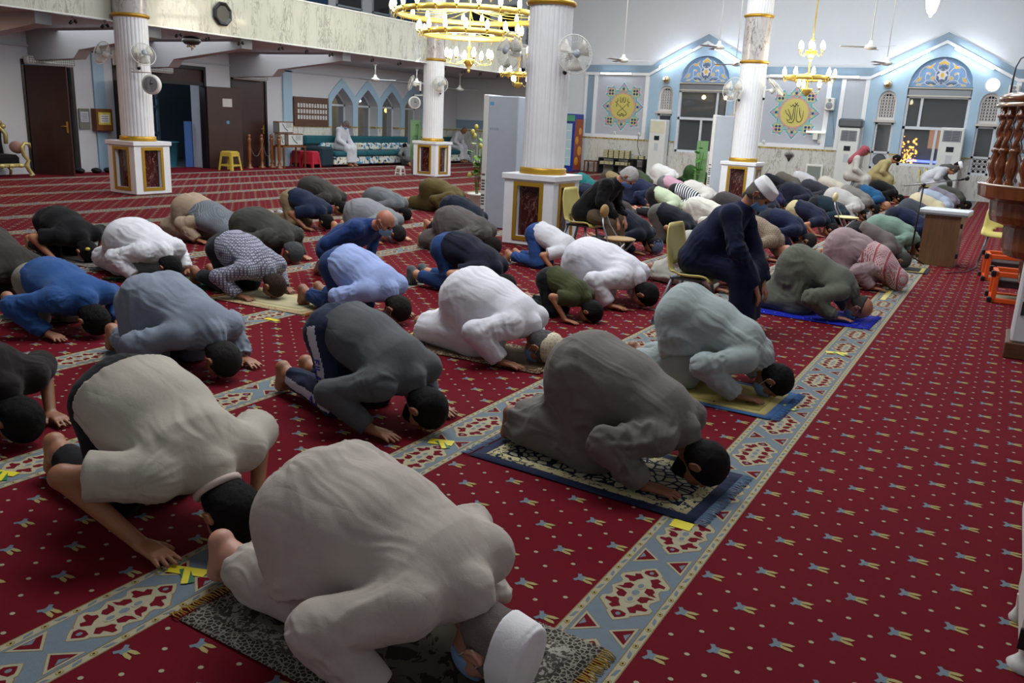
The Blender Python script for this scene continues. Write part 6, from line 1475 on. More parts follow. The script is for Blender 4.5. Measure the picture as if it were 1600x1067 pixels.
# orange framed low benches
def orange(loc, rz, lab):
    t = thing('folding_bench', lab, 'bench', loc, rz); mo = plain('orange_paint', 'D9541E', .4); w_, d_, h_ = .50, .42, .33
    for sy in (-1, 1):
        mb = MB()
        for z_ in (.025, h_-.025): mb.box(-w_/2, w_/2, sy*d_/2-.024, sy*d_/2+.024, z_-.025, z_+.025, bev=.006)
        for sx in (-1, 1): mb.box(sx*(w_/2-.024)-.024, sx*(w_/2-.024)+.024, sy*d_/2-.024, sy*d_/2+.024, .0, h_, bev=.006)
        mb.build('side_frame', mo, t)
        for sx in (-1, 1):
            for z_ in (.025, h_-.025): mb = MB(); mb.box(sx*w_/2-.032, sx*w_/2+.016, sy*d_/2-.03, sy*d_/2+.03, z_-.032, z_+.032, bev=.008); mb.build('corner_cap', BLACKP, t)
    for sx in (-1, 1):
        mb = MB(); mb.box(sx*(w_/2-.024)-.022, sx*(w_/2-.024)+.022, -d_/2+.025, d_/2-.025, h_-.05, h_-.005); mb.box(sx*(w_/2-.024)-.022, sx*(w_/2-.024)+.022, -d_/2+.025, d_/2-.025, .005, .05)
        mb.build('end_frame', mo, t)
    mb = MB(); mb.box(-w_/2+.05, w_/2-.05, -d_/2+.03, d_/2-.03, h_-.17, h_-.09, bev=.01); mb.build('padded_seat', plain('seat_brown', '2E201C', .6), t)
    mb = MB(); mb.box(-w_/2+.05, w_/2-.05, -d_/2+.03, d_/2-.03, .01, .03); mb.build('lower_board', plain('board_beige', '8E8462', .7), t)
orange((.10, 12.0, 0), R(6), 'orange framed low bench on the carpet, the one further back'); orange((.22, 10.45, 0), R(4), 'orange framed low bench nearer the white louvred unit')
mb = MB(); mb.tube([(-.55, 12.0, .012), (-.35, 12.3, .012), (-.25, 12.9, .012), (-.26, 13.36, .014)], .006, 6); tag(mb.build('cable', BLACKP), 'thin black cable lying on the carpet in front of the low yellow seat', 'cable')
# lower right: clear cabinet with round feet
t = thing('clear_cabinet', 'clear plastic cabinet on round white feet at the lower right edge', 'cabinet', (.27, 2.9, 0))
mb = MB(); mb.box(.0, .012, .0, 1.2, .16, .9); CP = NT('clear_plastic'); CP.set(Roughness=.05, IOR=1.3); CP.b.inputs['Transmission Weight'].default_value = .95; CP.b.inputs['Base Color'].default_value = (.85, .8, .85, 1); mb.build('clear_panel', CP.m, t)
mb = MB(); mb.box(-.012, .0, .0, .42, .10, .22, bev=.004); mb.box(.0, .5, .0, 1.2, .10, .135); mb.build('tray', WPLAST, t)
mb = MB(); mb.box(-.014, .5, -.012, .0, .09, .16); mb.build('black_edge', BLACKP, t)
for x_, y_, k_ in ((.02, .04, 1.0), (-.0, .36, .55)): mb = MB(); mb.lathe([(.048*k_, 0), (.052*k_, .012), (.036*k_, .03), (.022*k_, .05), (.026*k_, .09), (.028*k_, .10)], 20, T(x_, y_, 0)); mb.build('foot', WPLAST, t)
t = thing('red_box', 'bright red plastic crate corner at the right edge of the carpet', 'crate', (.36, 4.95, 0)); mb = MB(); mb.box(-.06, .3, -.15, .25, 0, .16, bev=.01); mb.build('crate', plain('red_plastic', 'C02818', .35), t)
# ================================================================= chairs
def yellow_chair(loc, rz, lab, s=1.0):
    t = thing('plastic_chair', lab, 'chair', loc, rz, s=s); nu, nv = 15, 22
    prof = [(-.20, .86), (-.195, .80), (-.185, .72), (-.17, .64), (-.155, .57), (-.14, .51), (-.11, .465), (-.06, .445), (.0, .44), (.08, .44), (.16, .445), (.21, .44), (.235, .42), (.24, .395)]
    P = np.array(prof); tt = np.linspace(0, len(P)-1, nv); px = np.interp(tt, range(len(P)), P[:, 0]); pz = np.interp(tt, range(len(P)), P[:, 1]); G = []
    for i in range(nu):
        u = -1+2*i/(nu-1); row = []
        for j in range(nv):
            q = j/(nv-1); hw = .215+.035*math.sin(min(1, q*1.4)*math.pi*.6) if q > .12 else .165+.05*(q/.12)**.5
            back = 1 if q < .45 else 0; curve = .035*u*u if q < .55 else 0; lift = .03*u**4 if q > .45 else 0
            row.append((px[j]+curve, u*hw, pz[j]+lift))
        G.append(row)
    mask = np.ones((nu-1, nv-1), bool); mask[4:10, 8:11] = False; mask[4, 8] = True; mask[9, 8] = True
    mb = MB(); mb.sheet(G, .012, mask); mb.build('seat_shell', YELP, t)
    mb = MB(); mb.box(-.12, .16, -.17, .17, .405, .43, bev=.006); mb.build('under_bracket', GREYM, t)
    for sx, x0, x1 in ((-1, -.1, -.22), (1, .14, .2)):
        for sy in (-1, 1): mb = MB(); mb.tube([(x0, sy*.15, .41), (x1, sy*.22, .01)], .0165, 8); mb.lathe([(.02, 0), (.02, .02)], 10, T(x1, sy*.22, 0)); mb.build('leg', plain('leg_grey', '77797E', .4, .3), t)
    return t
yellow_chair((-4.60, 9.62, 0), R(0), 'yellow plastic chair under the seated elder in a black coat'); yellow_chair((-2.26, 6.96, 0), R(0), 'yellow plastic chair under the seated man in navy')
yellow_chair((-3.75, 25.3, 0), R(0), 'yellow plastic chair under the man in a red headscarf by the far wall'); yellow_chair((-3.10, 25.9, 0), R(0), 'yellow plastic chair under the man in pale yellow by the far wall')
yellow_chair((-1.98, 24.6, 0), R(0), 'yellow plastic chair under the bending man in white'); yellow_chair((-1.9, 25.6, 0), R(0), 'yellow plastic chair under the bending man with a white cap')
yellow_chair((-.04, 13.6, 0), R(-90), 'low yellow plastic seat behind the orange benches', .96)
def prayer_stool(loc, rz, lab, pad):
    t = thing('folding_stool', lab, 'folding stool', loc, rz)
    for sy in (-1, 1):
        mb = MB(); mb.tube([(-.17, sy*.05, .67), (-.13, sy*.09, .54), (-.04, sy*.14, .39), (.16, sy*.16, .01)], .010, 8); mb.build('frame_tube', STEEL, t)
        mb = MB(); mb.tube([(.16, sy*.13, .38), (-.16, sy*.15, .01)], .010, 8); mb.build('leg', STEEL, t)
    mb = MB(); mb.tube([(-.16, -.15, .03), (-.16, .15, .03)], .008, 6); mb.build('cross_bar', STEEL, t)
    mb = MB(); mb.ball((.04, 0, .41), .17, 12, sz=.14, sx=1.1); mb.build('seat_pad', pad, t)
    mb = MB(); mb.ball((-.17, 0, .70), .095, 12, sx=.4, sz=.8); mb.build('back_pad', pad, t)
prayer_stool((-3.74, 8.78, 0), R(0), 'folding steel stool with a tan round backrest beside the seated elder', plain('pad_tan', '9C7A44', .6))
prayer_stool((-2.2, 14.1, 0), R(0), 'folding steel stool with a cream seat among the rows behind the red headscarf man', plain('pad_cream', 'C9BE88', .6))
# plants
def leafy(t, stems, seed, col='5C8A2E', big=.05):
    rr = random.Random(seed); m = plain('leaf_'+col, col, .5)
    for k in range(stems):
        a = rr.random()*6.28; h_ = rr.uniform(.5, 1.0); mb = MB(); p = [(0.02*math.cos(a), .02*math.sin(a), .4), (.05*math.cos(a), .05*math.sin(a), .4+h_*.5), (.09*math.cos(a), .09*math.sin(a), .4+h_)]
        mb.tube(p, .006, 5); st = mb.build('stem', plain('stem_green', '4E6A2A', .6), t)
        for q in range(5):
            z_ = .5+h_*rr.random()*.95; b = rr.random()*6.28; L = big*rr.uniform(.7, 1.4)
            c_ = Vector((.09*math.cos(a)*(z_-.4)/h_, .09*math.sin(a)*(z_-.4)/h_, z_)); M0 = T(*c_) @ RZ(b) @ RY(rr.uniform(-.6, .5))
            mb = MB(); G = [[(L*2.2*u, w_*L*math.sin(math.pi*min(1, u*.96+.03)), -.3*L*u*u) for w_ in (-1, 0, 1)] for u in np.linspace(0, 1, 6)]; mb.sheet(G, .002, M=M0); mb.build('leaf', m, t)
t = thing('potted_plant', 'flowering plant with yellow blooms in a white pot left of the grey tower', 'plant', (-7.68, 12.0, 0))
mb = MB(); mb.lathe([(.11, 0), (.15, .40), (.16, .40), (.16, .43), (.13, .43), (.12, .36), (0, .36)], 24); mb.build('pot', WPLAST, t); leafy(t, 6, 3)
for k, (x_, y_, z_) in enumerate(((-.12, 0, 1.42), (-.02, -.05, 1.5), (-.16, 0, .72), (.03, .02, 1.2), (-.1, .03, 1.36))): mb = MB(); mb.ball((x_, y_, z_), .035, 8, sz=1.3); mb.build('bloom', plain('bloom', 'B9B052', .5), t)
t = thing('potted_plant', 'plant with bright green translucent board left of the far grey tower', 'plant', (-6.75, 20.6, 0)); mb = MB(); mb.lathe([(.11, 0), (.15, .36), (0, .33)], 20); mb.build('pot', WPLAST, t); leafy(t, 5, 6, '4E9A3A')
mb = MB(); mb.box(-.14, .14, .16, .175, .25, 1.35); GP = NT('green_board'); GP.b.inputs['Base Color'].default_value = lin('A6D69C'); GP.b.inputs['Transmission Weight'].default_value = .75; GP.set(Roughness=.3); mb.build('board', GP.m, t)
t = thing('potted_plant', 'plant with a green translucent board left of the column by the arched windows', 'plant', (-14.85, 19.9, 0)); mb = MB(); mb.lathe([(.11, 0), (.15, .36), (0, .33)], 20); mb.build('pot', plain('pot_brown', '5C4238', .6), t); leafy(t, 4, 8, '4E7A3A')
mb = MB(); mb.box(-.15, .15, .16, .175, .4, 1.5, RZ(.7)); mb.build('board', GP.m, t)
# ================================================================= prayer rugs and tape
def rug(loc, rz, w_, l_, lab, base, border, field, fr=None, pat='plain', bw=.07, folded=False):
    t = thing('prayer_rug', lab, 'rug', loc, rz); mb = MB(); n, m_ = 16, 10; rr = random.Random(int(abs(loc[0]*100)))
    def sh(x0, x1, y0, y1, z, mat, name, par):
        b = MB(); G = [[(x, y, z+.0012*math.sin(x*9+y*5)+.0008*math.sin(y*17)+.0012) for y in np.linspace(y0, y1, m_)] for x in np.linspace(x0, x1, n)]; b.sheet(G, .0014); return b.build(name, mat, par)
    bo = sh(0, l_, -w_/2, w_/2, .0050, base, 'border', t)
    sh(bw, l_-bw, -w_/2+bw, w_/2-bw, .0066, border, 'inner_border', t); fi = sh(bw*2, l_-bw*2, -w_/2+bw*2, w_/2-bw*2, .0082, field, 'field', t)
    if fr:
        mb = MB()
        for x0, s_ in ((0, -1), (l_, 1)):
            for k in range(int(w_/.012)): y_ = -w_/2+k*.012; mb.tube([(x0, y_, .012), (x0+s_*.025, y_+rr.uniform(-.006, .006), .012), (x0+s_*.05, y_+rr.uniform(-.012, .012), .006)], .0028, 4)
        f_o = mb.build('fringe', fr, t); f_o['kind'] = 'stuff'
    return t
def rugmat(name, a, b, sc=30, mode='voronoi', thr=.5):
    tt = NT(name); v_ = tt.coord(); 
    if mode == 'voronoi':
        vo_ = tt.n('ShaderNodeTexVoronoi', feature='DISTANCE_TO_EDGE'); vo_.inputs['Scale'].default_value = sc; tt.l(v_, vo_.inputs['Vector']); f = tt.math('LESS_THAN', vo_.outputs['Distance'], thr*.2)
    else: f = tt.math('GREATER_THAN', tt.noise(v_, sc, 3, .6, 1.5), thr)
    tt.l(tt.mixc(f, lin(a), lin(b)), tt.b.inputs['Base Color']); tt.set(Roughness=.95); tt.b.inputs['Specular IOR Level'].default_value = .15; tt.bump(tt.noise(v_, 300, 2), .4, .003); return tt.m
RG1 = rugmat('rug_grey_scroll', '4A443E', '9A948A', 34, 'noise', .52); RG1b = rugmat('rug_grey_line', '35302C', '8A8478', 60, 'voronoi', .5)
rug((-2.12, 1.95, 0), R(-2), .70, 1.22, 'grey scroll patterned prayer rug with gold fringe under the nearest man', RG1b, RG1, rugmat('rug_dark_field', '5A5248', '2C2620', 9, 'noise', .55), cloth('A98A34'))
mbx = MB(); rug((-2.12, 3.68, 0), R(-3), .66, 1.20, 'blue bordered paisley prayer rug under the dark grey robed man', cloth('1A2440'), rugmat('rug_cream_flower', 'BFB68A', '2A3244', 26, 'noise', .56), rugmat('rug_paisley', 'A8A48A', '1E2636', 20, 'voronoi', .55), cloth('6C84A0'), bw=.06)
rug((-2.15, 5.22, 0), R(-2), .64, 1.16, 'yellow and blue bordered prayer rug under the pale green robed man', cloth('3A5F8E'), cloth('B3A468'), rugmat('rug_yellow', 'A89A58', '2A2E3A', 7, 'noise', .66), cloth('3E6494'), bw=.05)
rug((-2.2, 8.2, 0), R(-2), .66, 1.28, 'royal blue prayer rug with gold figures under the olive robed man', cloth('1420A0'), rugmat('rug_blue_gold', '1626A8', '9C9650', 12, 'noise', .62), cloth('1828A8'), cloth('1C2AA0'), bw=.06)
rug((-1.75, 12.0, 0), 0, .60, 1.0, 'small dark prayer rug under the brown grey robed man', cloth('16161C'), cloth('B8AA5A'), cloth('20222C'), None, bw=.05)
rug((-5.95, 5.28, 0), R(3), .62, 1.05, 'beige patterned prayer rug with orange fringe under the checked shirt man', rugmat('rug_beige', 'B6A47C', '8C5A4A', 40, 'noise', .55), cloth('B9AE84'), cloth('A9A07E'), cloth('9C6A2A'))
rug((-7.35, 5.2, 0), 0, .6, 1.12, 'dark green prayer rug under the white robed man at the left', rugmat('rug_green', '1C3A1E', '56704A', 30, 'noise', .56), cloth('1E3A20'), cloth('22402A'))
rug((-9.0, 5.45, 0), 0, .62, 1.12, 'grey patterned prayer rug under the man in black at the left', rugmat('rug_grey2', '5C5A58', '86827A', 30, 'noise', .5), cloth('6E6A66'), cloth('5A5654'))
rug((-3.6, 5.05, 0), R(2), .58, 1.06, 'brown lace patterned prayer rug under the man in a white robe', rugmat('rug_brown', '4A3526', 'A8967A', 34, 'noise', .54), cloth('5A4632'), cloth('54402E'))
def tape(x, y, rz, w_, l_, lab, green=False, col='D8C81E'):
    t = thing('floor_tape', lab, 'tape', (x, y, 0), rz); mb = MB(); mb.box(-l_/2, l_/2, -w_/2, w_/2, .0042, .0050); mb.build('yellow_tape', plain('tape_yellow', col, .5), t)
    if green: mb = MB(); mb.box(-.02, .09, -.025, .012, .0052, .0058, RZ(-.9)); mb.build('green_tape', plain('tape_green', '1E6A3A', .5), t); mb = MB(); mb.box(-.02, .09, -.012, .012, .006, .0066, RZ(-1.15)); mb.build('yellow_strip', plain('tape_yellow', col, .5), t)
for x_, y_, w_, l_, g_, q_ in ((-2.36, 1.82, .05, .15, 1, 'next to the hand of the man in a beige t-shirt'), (-3.70, 1.92, .045, .12, 1, 'at the left edge of the picture'), (-.98, 3.25, .075, .09, 0, 'in front of the blue bordered rug'), (-.99, 5.2, .06, .12, 1, 'right of the yellow and blue rug'), (-2.35, 3.41, .07, .13, 1, 'left of the blue bordered rug'), (-.97, 6.8, .06, .16, 1, 'half way along the right carpet band'), (-3.78, 5.15, .05, .14, 0, 'at the feet of the man in a bright white robe'), (-5.95, 4.12, .05, .14, 0, 'behind the denim jacket man'), (-4.96, 4.76, .05, .14, 0, 'in front of the beige patterned rug'), (-5.15, 3.5, .06, .14, 0, 'at the feet of the blue grey robed man')):
    tape(x_, y_, R(20 if g_ else 0), w_, l_, 'yellow tape mark '+q_, bool(g_))
for y_, lab in ((9.8, 'long pale yellow tape strip on the carpet band near the blue rug'), (11.3, 'long pale yellow tape strip on the carpet band before the lectern')):
    tape(-.98, y_, R(90), .05, .7, lab, False, 'D9CE84')
# ================================================================= the rows of worshippers
C = cloth
NAVY, BLK, WHT = '18203A', '0D0D10', 'DCDDE2'
SKINS = ['A07050', '8E6244', 'B07E5C', '97694C', 'A87656']
cnt = [0]
def VX(x, y):
    d = math.hypot(x, y)
    return .0058 if d < 4 else .0072 if d < 5.6 else .009 if d < 8 else .0115 if d < 12 else .015 if d < 17 else .019
def SJ(x, y, label, s=1.0, rz=0.0, pose={}, **W):
    cnt[0] += 1; seed = cnt[0]*7+3; rng = random.Random(seed)
    W.setdefault('fat', rng.uniform(.94, 1.05))
    top = W.pop('htop', .578+rng.uniform(-.015, .015))
    pk = dict(reach=rng.uniform(-.02, .03)); pk.update(pose); pk['hh'] = top/s-(.130*W['fat']+.024)
    J = sujud_pose(rng, **pk)
    W.setdefault('skin', SKINS[seed % 5]); W.setdefault('haircol', '0E0C0B')
    if isinstance(W['topmat'], str): W['topmat'] = C(W['topmat'])
    if isinstance(W.get('pantsmat'), str): W['pantsmat'] = C(W['pantsmat'])
    if W.get('pantsmat'): W['pants'] = 1
    root, q = build_person('person', J, W, (x, y, .009 if 'rug' in label else 0), R(rz)+rng.uniform(-.03, .03), s, 'person '+label, None, VX(x, y), seed)
    return root, q, J
def SEAT(x, y, label, s=1.0, rz=0.0, pose={}, J=None, **W):
    cnt[0] += 1; seed = cnt[0]*7+3
    J = J or seat_pose(**pose); W.setdefault('skin', SKINS[seed % 5]); W.setdefault('haircol', '0E0C0B')
    if isinstance(W['topmat'], str): W['topmat'] = C(W['topmat'])
    if isinstance(W.get('pantsmat'), str): W['pantsmat'] = C(W['pantsmat'])
    if W.get('pantsmat'): W['pants'] = 1
    root, q = build_person('person', J, W, (x, y, 0), R(rz), s, 'person '+label, None, VX(x, y), seed)
    return root, q, J
LET = {'F': [[(0, 0), (0, 1)], [(0, 1), (.6, 1)], [(0, .55), (.5, .55)]], 'I': [[(0, 0), (0, 1)]], 'L': [[(0, 0), (0, 1)], [(0, 0), (.55, 0)]], 'A': [[(0, 0), (.35, 1)], [(.35, 1), (.7, 0)], [(.15, .38), (.55, .38)]]}
def letters(root, word, org, ux, uy, h, mat):
    org, ux, uy = Vector(org), Vector(ux).normalized(), Vector(uy).normalized(); x = 0; mb = MB()
    for ch in word:
        for a, b in LET[ch]: mb.tube([org+ux*((x+a[0])*h)+uy*(a[1]*h), org+ux*((x+b[0])*h)+uy*(b[1]*h)], h*.10, 5)
        x += (.25 if ch == 'I' else .8)+.12
    return mb.build('lettering', mat, root)
# ---- front row
SJ(-1.76, 1.93, 'in a beige grey tunic and white cap on the grey rug, nearest the camera', 1.10, -3, dict(hh=.50, flare=.34, elz=.19), htop=0.575, top='kameez', topmat='B6ADA3', cap='kufi', haircol='8E827C', hair='buzz', skin='B98A74', mask=True, fat=1.08)
SJ(-1.67, 3.70, 'in a dark grey brown robe on the blue bordered paisley rug', 1.04, -2, dict(hh=.50, reach=.02), htop=0.645, top='robe', topmat='6E6963', hair='short', haircol='15110F', skin='8A5E44', fat=1.06, beard=True)
SJ(-1.72, 5.30, 'in a pale grey green robe and face mask on the yellow and blue rug', 1.0, -2, dict(hh=.51, reach=.03), htop=0.64, top='kameez', topmat='98A3A3', hair='short', skin='8A5E44', mask=True)
SJ(-1.64, 8.22, 'in an olive grey robe with a bald head on the royal blue rug', 1.0, -2, dict(reach=.02), htop=0.615, top='robe', topmat='5C6054', hair='fringe', haircol='4A4644', skin='A5745A', mask=True)
kf = C('B8A8AC', 'kef', 'A03848')
SJ(-1.56, 10.2, 'in a pale mauve robe with a red and white checked headscarf over the back', 1.0, -3, htop=0.63, top='robe', topmat='9A8688', hair='none', kef=C('C9B4B6', 'kefbig', '9C2030'))
SJ(-1.66, 11.9, 'in a brown grey shirt and black trousers behind the red headscarf man', 1.0, 0, top='shirt', topmat='625A56', pantsmat='101012', hair='short', haircol='4E4C4C', mask=True)
SJ(-1.60, 13.4, 'in pale green and grey clothes half hidden by the lectern', 1.0, 0, dict(feet='flat'), top='kameez', topmat='6E8478', hair='short')
SJ(-1.58, 15.1, 'in a dark navy shirt behind the one in pale green', .98, 0, top='shirt', topmat='161C38', pantsmat='14182A')
SJ(-1.60, 17.1, 'in a charcoal shirt behind the lectern microphone', 1.0, 0, top='robe', topmat='3C4048')
SJ(-1.62, 19.1, 'in a cream coloured robe directly above the lectern top', 1.02, 0, top='robe', topmat='C4B898')
SJ(-1.62, 20.9, 'in a pale blue robe behind the one in cream', 1.0, 0, top='robe', topmat='9EA8BA')
SJ(-1.60, 22.4, 'in a grey violet robe behind the one in pale blue', 1.0, 0, top='robe', topmat='7E7884')
SJ(-1.50, 23.7, 'in a dark olive robe, last in the front row before the far wall', 1.0, 0, top='robe', topmat='46463C')
# ---- second row
r2, _, J2 = SJ(-3.06, 2.12, 'in a beige t-shirt and black track trousers with both palms flat on the carpet', 1.12, -4, dict(flare=.40, elz=.27, reach=.0, head=(.01, .0)), htop=0.645, top='shirt', sleeve='short', topmat='B3AD9F', pantsmat='121316', hair='full', skin='A07050', topname='t_shirt', fat=1.08)
cd_ = nrm(V(*J2['head'])-V(*J2['neck'])); e2_ = nrm(np.cross(cd_, V(0, 1, 0))); cc_ = V(*J2['neck'])+cd_*.035
mb = MB(); mb.tube([tuple(cc_+.074*(math.cos(a)*V(0, 1, 0)+math.sin(a)*e2_)) for a in np.linspace(0, 2*math.pi, 25)[:-1]], .014, 8, closed=True); o = mb.build('collar', C('C9B7AE'), r2); o['label'] = 'pinkish light collar'
r3, _, J3 = SJ(-3.15, 3.55, 'in a grey sweatshirt and navy trousers with a white lettered stripe', 1.08, -3, dict(hh=.52, reach=.0, kn=.13), htop=0.635, top='shirt', topmat='53575A', pantsmat='232C42', stripe=C('C4C6D2'), hair='short', skin='9A6A4C', beard=True, topname='sweatshirt')
pe = .010; seed3 = cnt[0]*7+3; hipR = V(*J3['pelvis'])+V(0, -.095, -.02); knR = V(*J3['knR']); anR = V(*J3['anR'])
tdir = nrm(knR-hipR); m1 = hipR+(knR-hipR)*.42
letters(r3, 'FILA', (m1[0]-.020, m1[1]-.103, m1[2]+.03), tuple(tdir), (1, -.05, .05), .036, plain('blue_print', '2430A8', .6, var=0))
t2 = nrm(anR-knR); m2 = knR+(anR-knR)*.10
letters(r3, 'FILA', (m2[0], m2[1]-.080, m2[2]-.018), tuple(t2), (0.1, 0, 1), .032, plain('blue_print', '2430A8', .6, var=0))
SJ(-3.26, 5.08, 'in a bright white robe with a cream patterned cap and face mask', 1.06, -2, dict(hh=.50), htop=0.594, top='robe', topmat='D9D9DF', cap='kufi_dome', capmat=C('B9B096', 'check', 'D6CFB6'), haircol='6A6866', mask=True, fat=1.05)
SJ(-3.36, 6.50, 'child in an olive vest over a khaki t-shirt', .76, -8, dict(hh=.55, flare=.30, elz=.27, reach=-.02), htop=0.44, top='shirt', sleeve='short', topmat='3C4024', pantsmat='14171C', hair='full', skin='A87656', headscale=1.16, fat=.88)
SJ(-3.42, 7.35, 'in a large white robe behind the child in olive', 1.10, -3, dict(hh=.50), top='robe', topmat='D5D6DE', hair='short', fat=1.06)
SJ(-2.92, 8.85, 'in a pale grey robe hidden behind the yellow chair of the man in navy', 1.0, 0, top='robe', topmat='A9A89E')
SJ(-3.02, 10.35, 'in a white t-shirt, seen just right of the seated man in navy', .85, 0, top='shirt', sleeve='short', topmat='C9D2DE', pantsmat='22283A', hair='full')
SJ(-3.02, 11.4, 'bald, in a beige plaid shirt with dark shoulders', 1.0, 0, top='shirt', topmat=C('9C8A74', 'check', '6A5C50'), pantsmat='2A2C34', hair='none', skin='B07E64')
SJ(-3.06, 12.9, 'in a dark navy sweater with a face mask in the second row', 1.04, 0, top='shirt', topmat='141B38', pantsmat='161A26', hair='short', haircol='2A2624', mask=True)
SJ(-3.10, 14.8, 'in a dark navy polo and beige trousers', 1.0, 0, top='shirt', sleeve='short', topmat='171A30', pantsmat='A89C74', hair='short')
SJ(-3.06, 16.4, 'in a dark teal shirt behind the navy polo', 1.0, 0, top='shirt', topmat='14242E', pantsmat='14161C')
SJ(-3.10, 18.2, 'in a pale grey robe with a grey skull cap', 1.05, 0, htop=0.62, top='robe', topmat='ADA9A6', cap='skullcap', capmat=C('9C9A98'))
SJ(-3.10, 19.8, 'in a warm grey robe behind the grey skull cap', 1.03, 0, top='robe', topmat='77716C')
SJ(-3.06, 21.3, 'in a blue shirt in the second row', 1.0, 0, top='shirt', topmat='1E5078', pantsmat='3A3E46', hair='none')
SJ(-3.10, 24.0, 'in black, last in the second row before the far wall', 1.05, 0, top='shirt', topmat='0F1214', pantsmat='101012')
# ---- third row
SJ(-4.62, 2.12, 'in a black shirt at the very left edge, beside the denim jacket', 1.06, 4, dict(flare=.38, elz=.24), top='shirt', sleeve='short', topmat='1A1614', pantsmat='121214', hair='full')
SJ(-4.66, 3.50, 'in a blue grey long tunic right of the denim jacket', 1.08, -3, dict(hh=.50), htop=0.583, top='kameez', topmat='7C8694', hair='short', haircol='2E2C2C', skin='9A6A4C')
SJ(-4.74, 5.36, 'in a light blue shirt, jeans and face mask', 1.05, -5, dict(hh=.50, flare=.33), htop=0.594, top='shirt', sleeve='rolled', topmat='93A5D2', pantsmat=C('1E3460', 'denim', '304878'), hair='buzz', haircol='2A201C', skin='8E6248', mask=True)
SJ(-4.63, 6.78, 'in a dark navy t-shirt, jeans and grey socks', 1.05, 0, dict(hh=.51), htop=0.595, top='shirt', sleeve='short', topmat='0F1426', pantsmat=C('1E3A68', 'denim', '2E4E80'), socks=C('55595C'), topname='t_shirt', pantlen=.85)
SJ(-4.66, 8.62, 'in a white t-shirt and jeans in front of the nearest column', .90, -2, dict(hh=.52, flare=.30), htop=0.53, top='shirt', sleeve='short', topmat='CDCED2', pantsmat=C('24427A', 'denim', '34548A'), hair='full', topname='t_shirt', fat=.92)
SJ(-4.55, 10.6, 'in dark navy with a blue grey bandana behind the seated elder', 1.0, 0, top='shirt', topmat='121724', pantsmat='15161A', cap='bandana', capmat=C('55617A'))
SJ(-4.42, 11.9, 'in a dark t-shirt and grey trousers behind the empty folding stool', 1.0, 0, dict(flare=.36, elz=.25), top='shirt', sleeve='short', topmat='10131E', pantsmat='55534E', topname='t_shirt')
SJ(-4.36, 13.4, 'in a cream white robe in the third row', 1.05, 0, top='kameez', topmat='C2BDB2')
SJ(-4.36, 14.9, 'in a dark brown robe before the far column', 1.05, 0, top='robe', topmat='322C2C')
SJ(-4.32, 16.5, 'in a blue black shirt before the far column', 1.0, 0, top='shirt', topmat='131722', pantsmat='14151C')
SJ(-4.60, 18.25, 'in dark purple right beside the far column', .95, 0, top='robe', topmat='1A1840')
SJ(-4.35, 19.8, 'in a navy robe right of the far column', 1.02, 0, top='robe', topmat='151A2A')
SJ(-4.30, 21.6, 'in a dark slate robe in the third row', 1.05, 0, top='robe', topmat='2A2C34')
SJ(-4.25, 23.4, 'in a pale cream robe left of the red headscarf man on a chair', 1.0, 0, top='robe', topmat='C0B8AA')
# ---- fourth row
SJ(-6.14, 3.62, 'in a blue denim jacket at the left', 1.04, -4, dict(hh=.49, flare=.36), htop=0.51, top='shirt', topmat=C('24497E', 'denim', '3A62A0'), pantsmat='8C8A7C', hair='full', skin='A07458', topname='denim_jacket')
SJ(-6.10, 5.36, 'in a black and white checked shirt with dark grey trousers', 1.02, -4, dict(hh=.52), top='shirt', topmat=C('AEB0BE', 'check', '34364A'), pantsmat='25282C', hair='buzz', haircol='3A2A22', skin='8A5E44')
SEAT(-5.92, 6.58, 'kneeling upright in a dark blue shirt with a face mask, bald head bowed', 1.0, 0, J=kneel_pose(.98), top='shirt', topmat='1E3668', pantsmat='1C3054', hair='none', eyes=1, mask=True, skin='A87058')
SJ(-6.02, 8.85, 'in a grey brown robe left of the nearest column', 1.08, -2, dict(hh=.51), top='robe', topmat='56504E', hair='short', haircol='1E1814')
SJ(-5.70, 12.7, 'in a dark brown jacket behind the seated elder', 1.0, 0, top='shirt', topmat='2E2822', pantsmat='28241E', hair='short')
SJ(-5.70, 15.0, 'in a pale green shirt and black trousers', 1.0, 0, top='shirt', topmat='A4AE92', pantsmat='121216')
SJ(-5.82, 16.5, 'in a black and white striped shirt', .95, 0, top='shirt', topmat=C('16161A', 'stripe', 'C8C8CC', 1.3), pantsmat='16161A')
SJ(-5.90, 17.6, 'in a grey white robe left of the far column', 1.05, 0, top='robe', topmat='B7B2AC')
SJ(-5.62, 23.0, 'in black clothes near the far marble wall, right of the far column', 1.0, 0, top='robe', topmat='13171E')
SJ(-5.58, 24.3, 'in a grey brown robe near the far marble wall', 1.0, 0, top='robe', topmat='5E5850')
SJ(-5.40, 25.6, 'in a white robe before the picture frame by the far wall', 1.0, 0, top='robe', topmat='C4C2C4')
# ---- fifth row and beyond
SJ(-7.40, 3.85, 'in a dark olive brown robe at the left edge behind the denim jacket', 1.05, 0, top='robe', topmat='35312C', skin='6A4634', hair='buzz')
SJ(-7.42, 5.28, 'in a white robe on the dark green rug at the left', 1.05, -2, htop=0.535, top='robe', topmat='D4D5DA', hair='short', mask=True)
SJ(-7.32, 6.78, 'in a dark olive grey robe with grey hair', 1.08, -2, top='robe', topmat='3C3C36', hair='short', haircol='56585A')
SJ(-7.50, 8.85, 'in a light grey robe with a face mask', 1.06, -2, htop=0.54, top='kameez', topmat='808388', hair='short', haircol='2A2624', mask=True)
SJ(-6.92, 10.15, 'in navy with bare feet left of the grey tower', 1.0, 0, top='shirt', topmat='141C2C', pantsmat='18202E')
SJ(-7.05, 14.7, 'in dark navy right behind the nearest column', 1.0, 0, top='shirt', topmat='131A30', pantsmat='15171F')
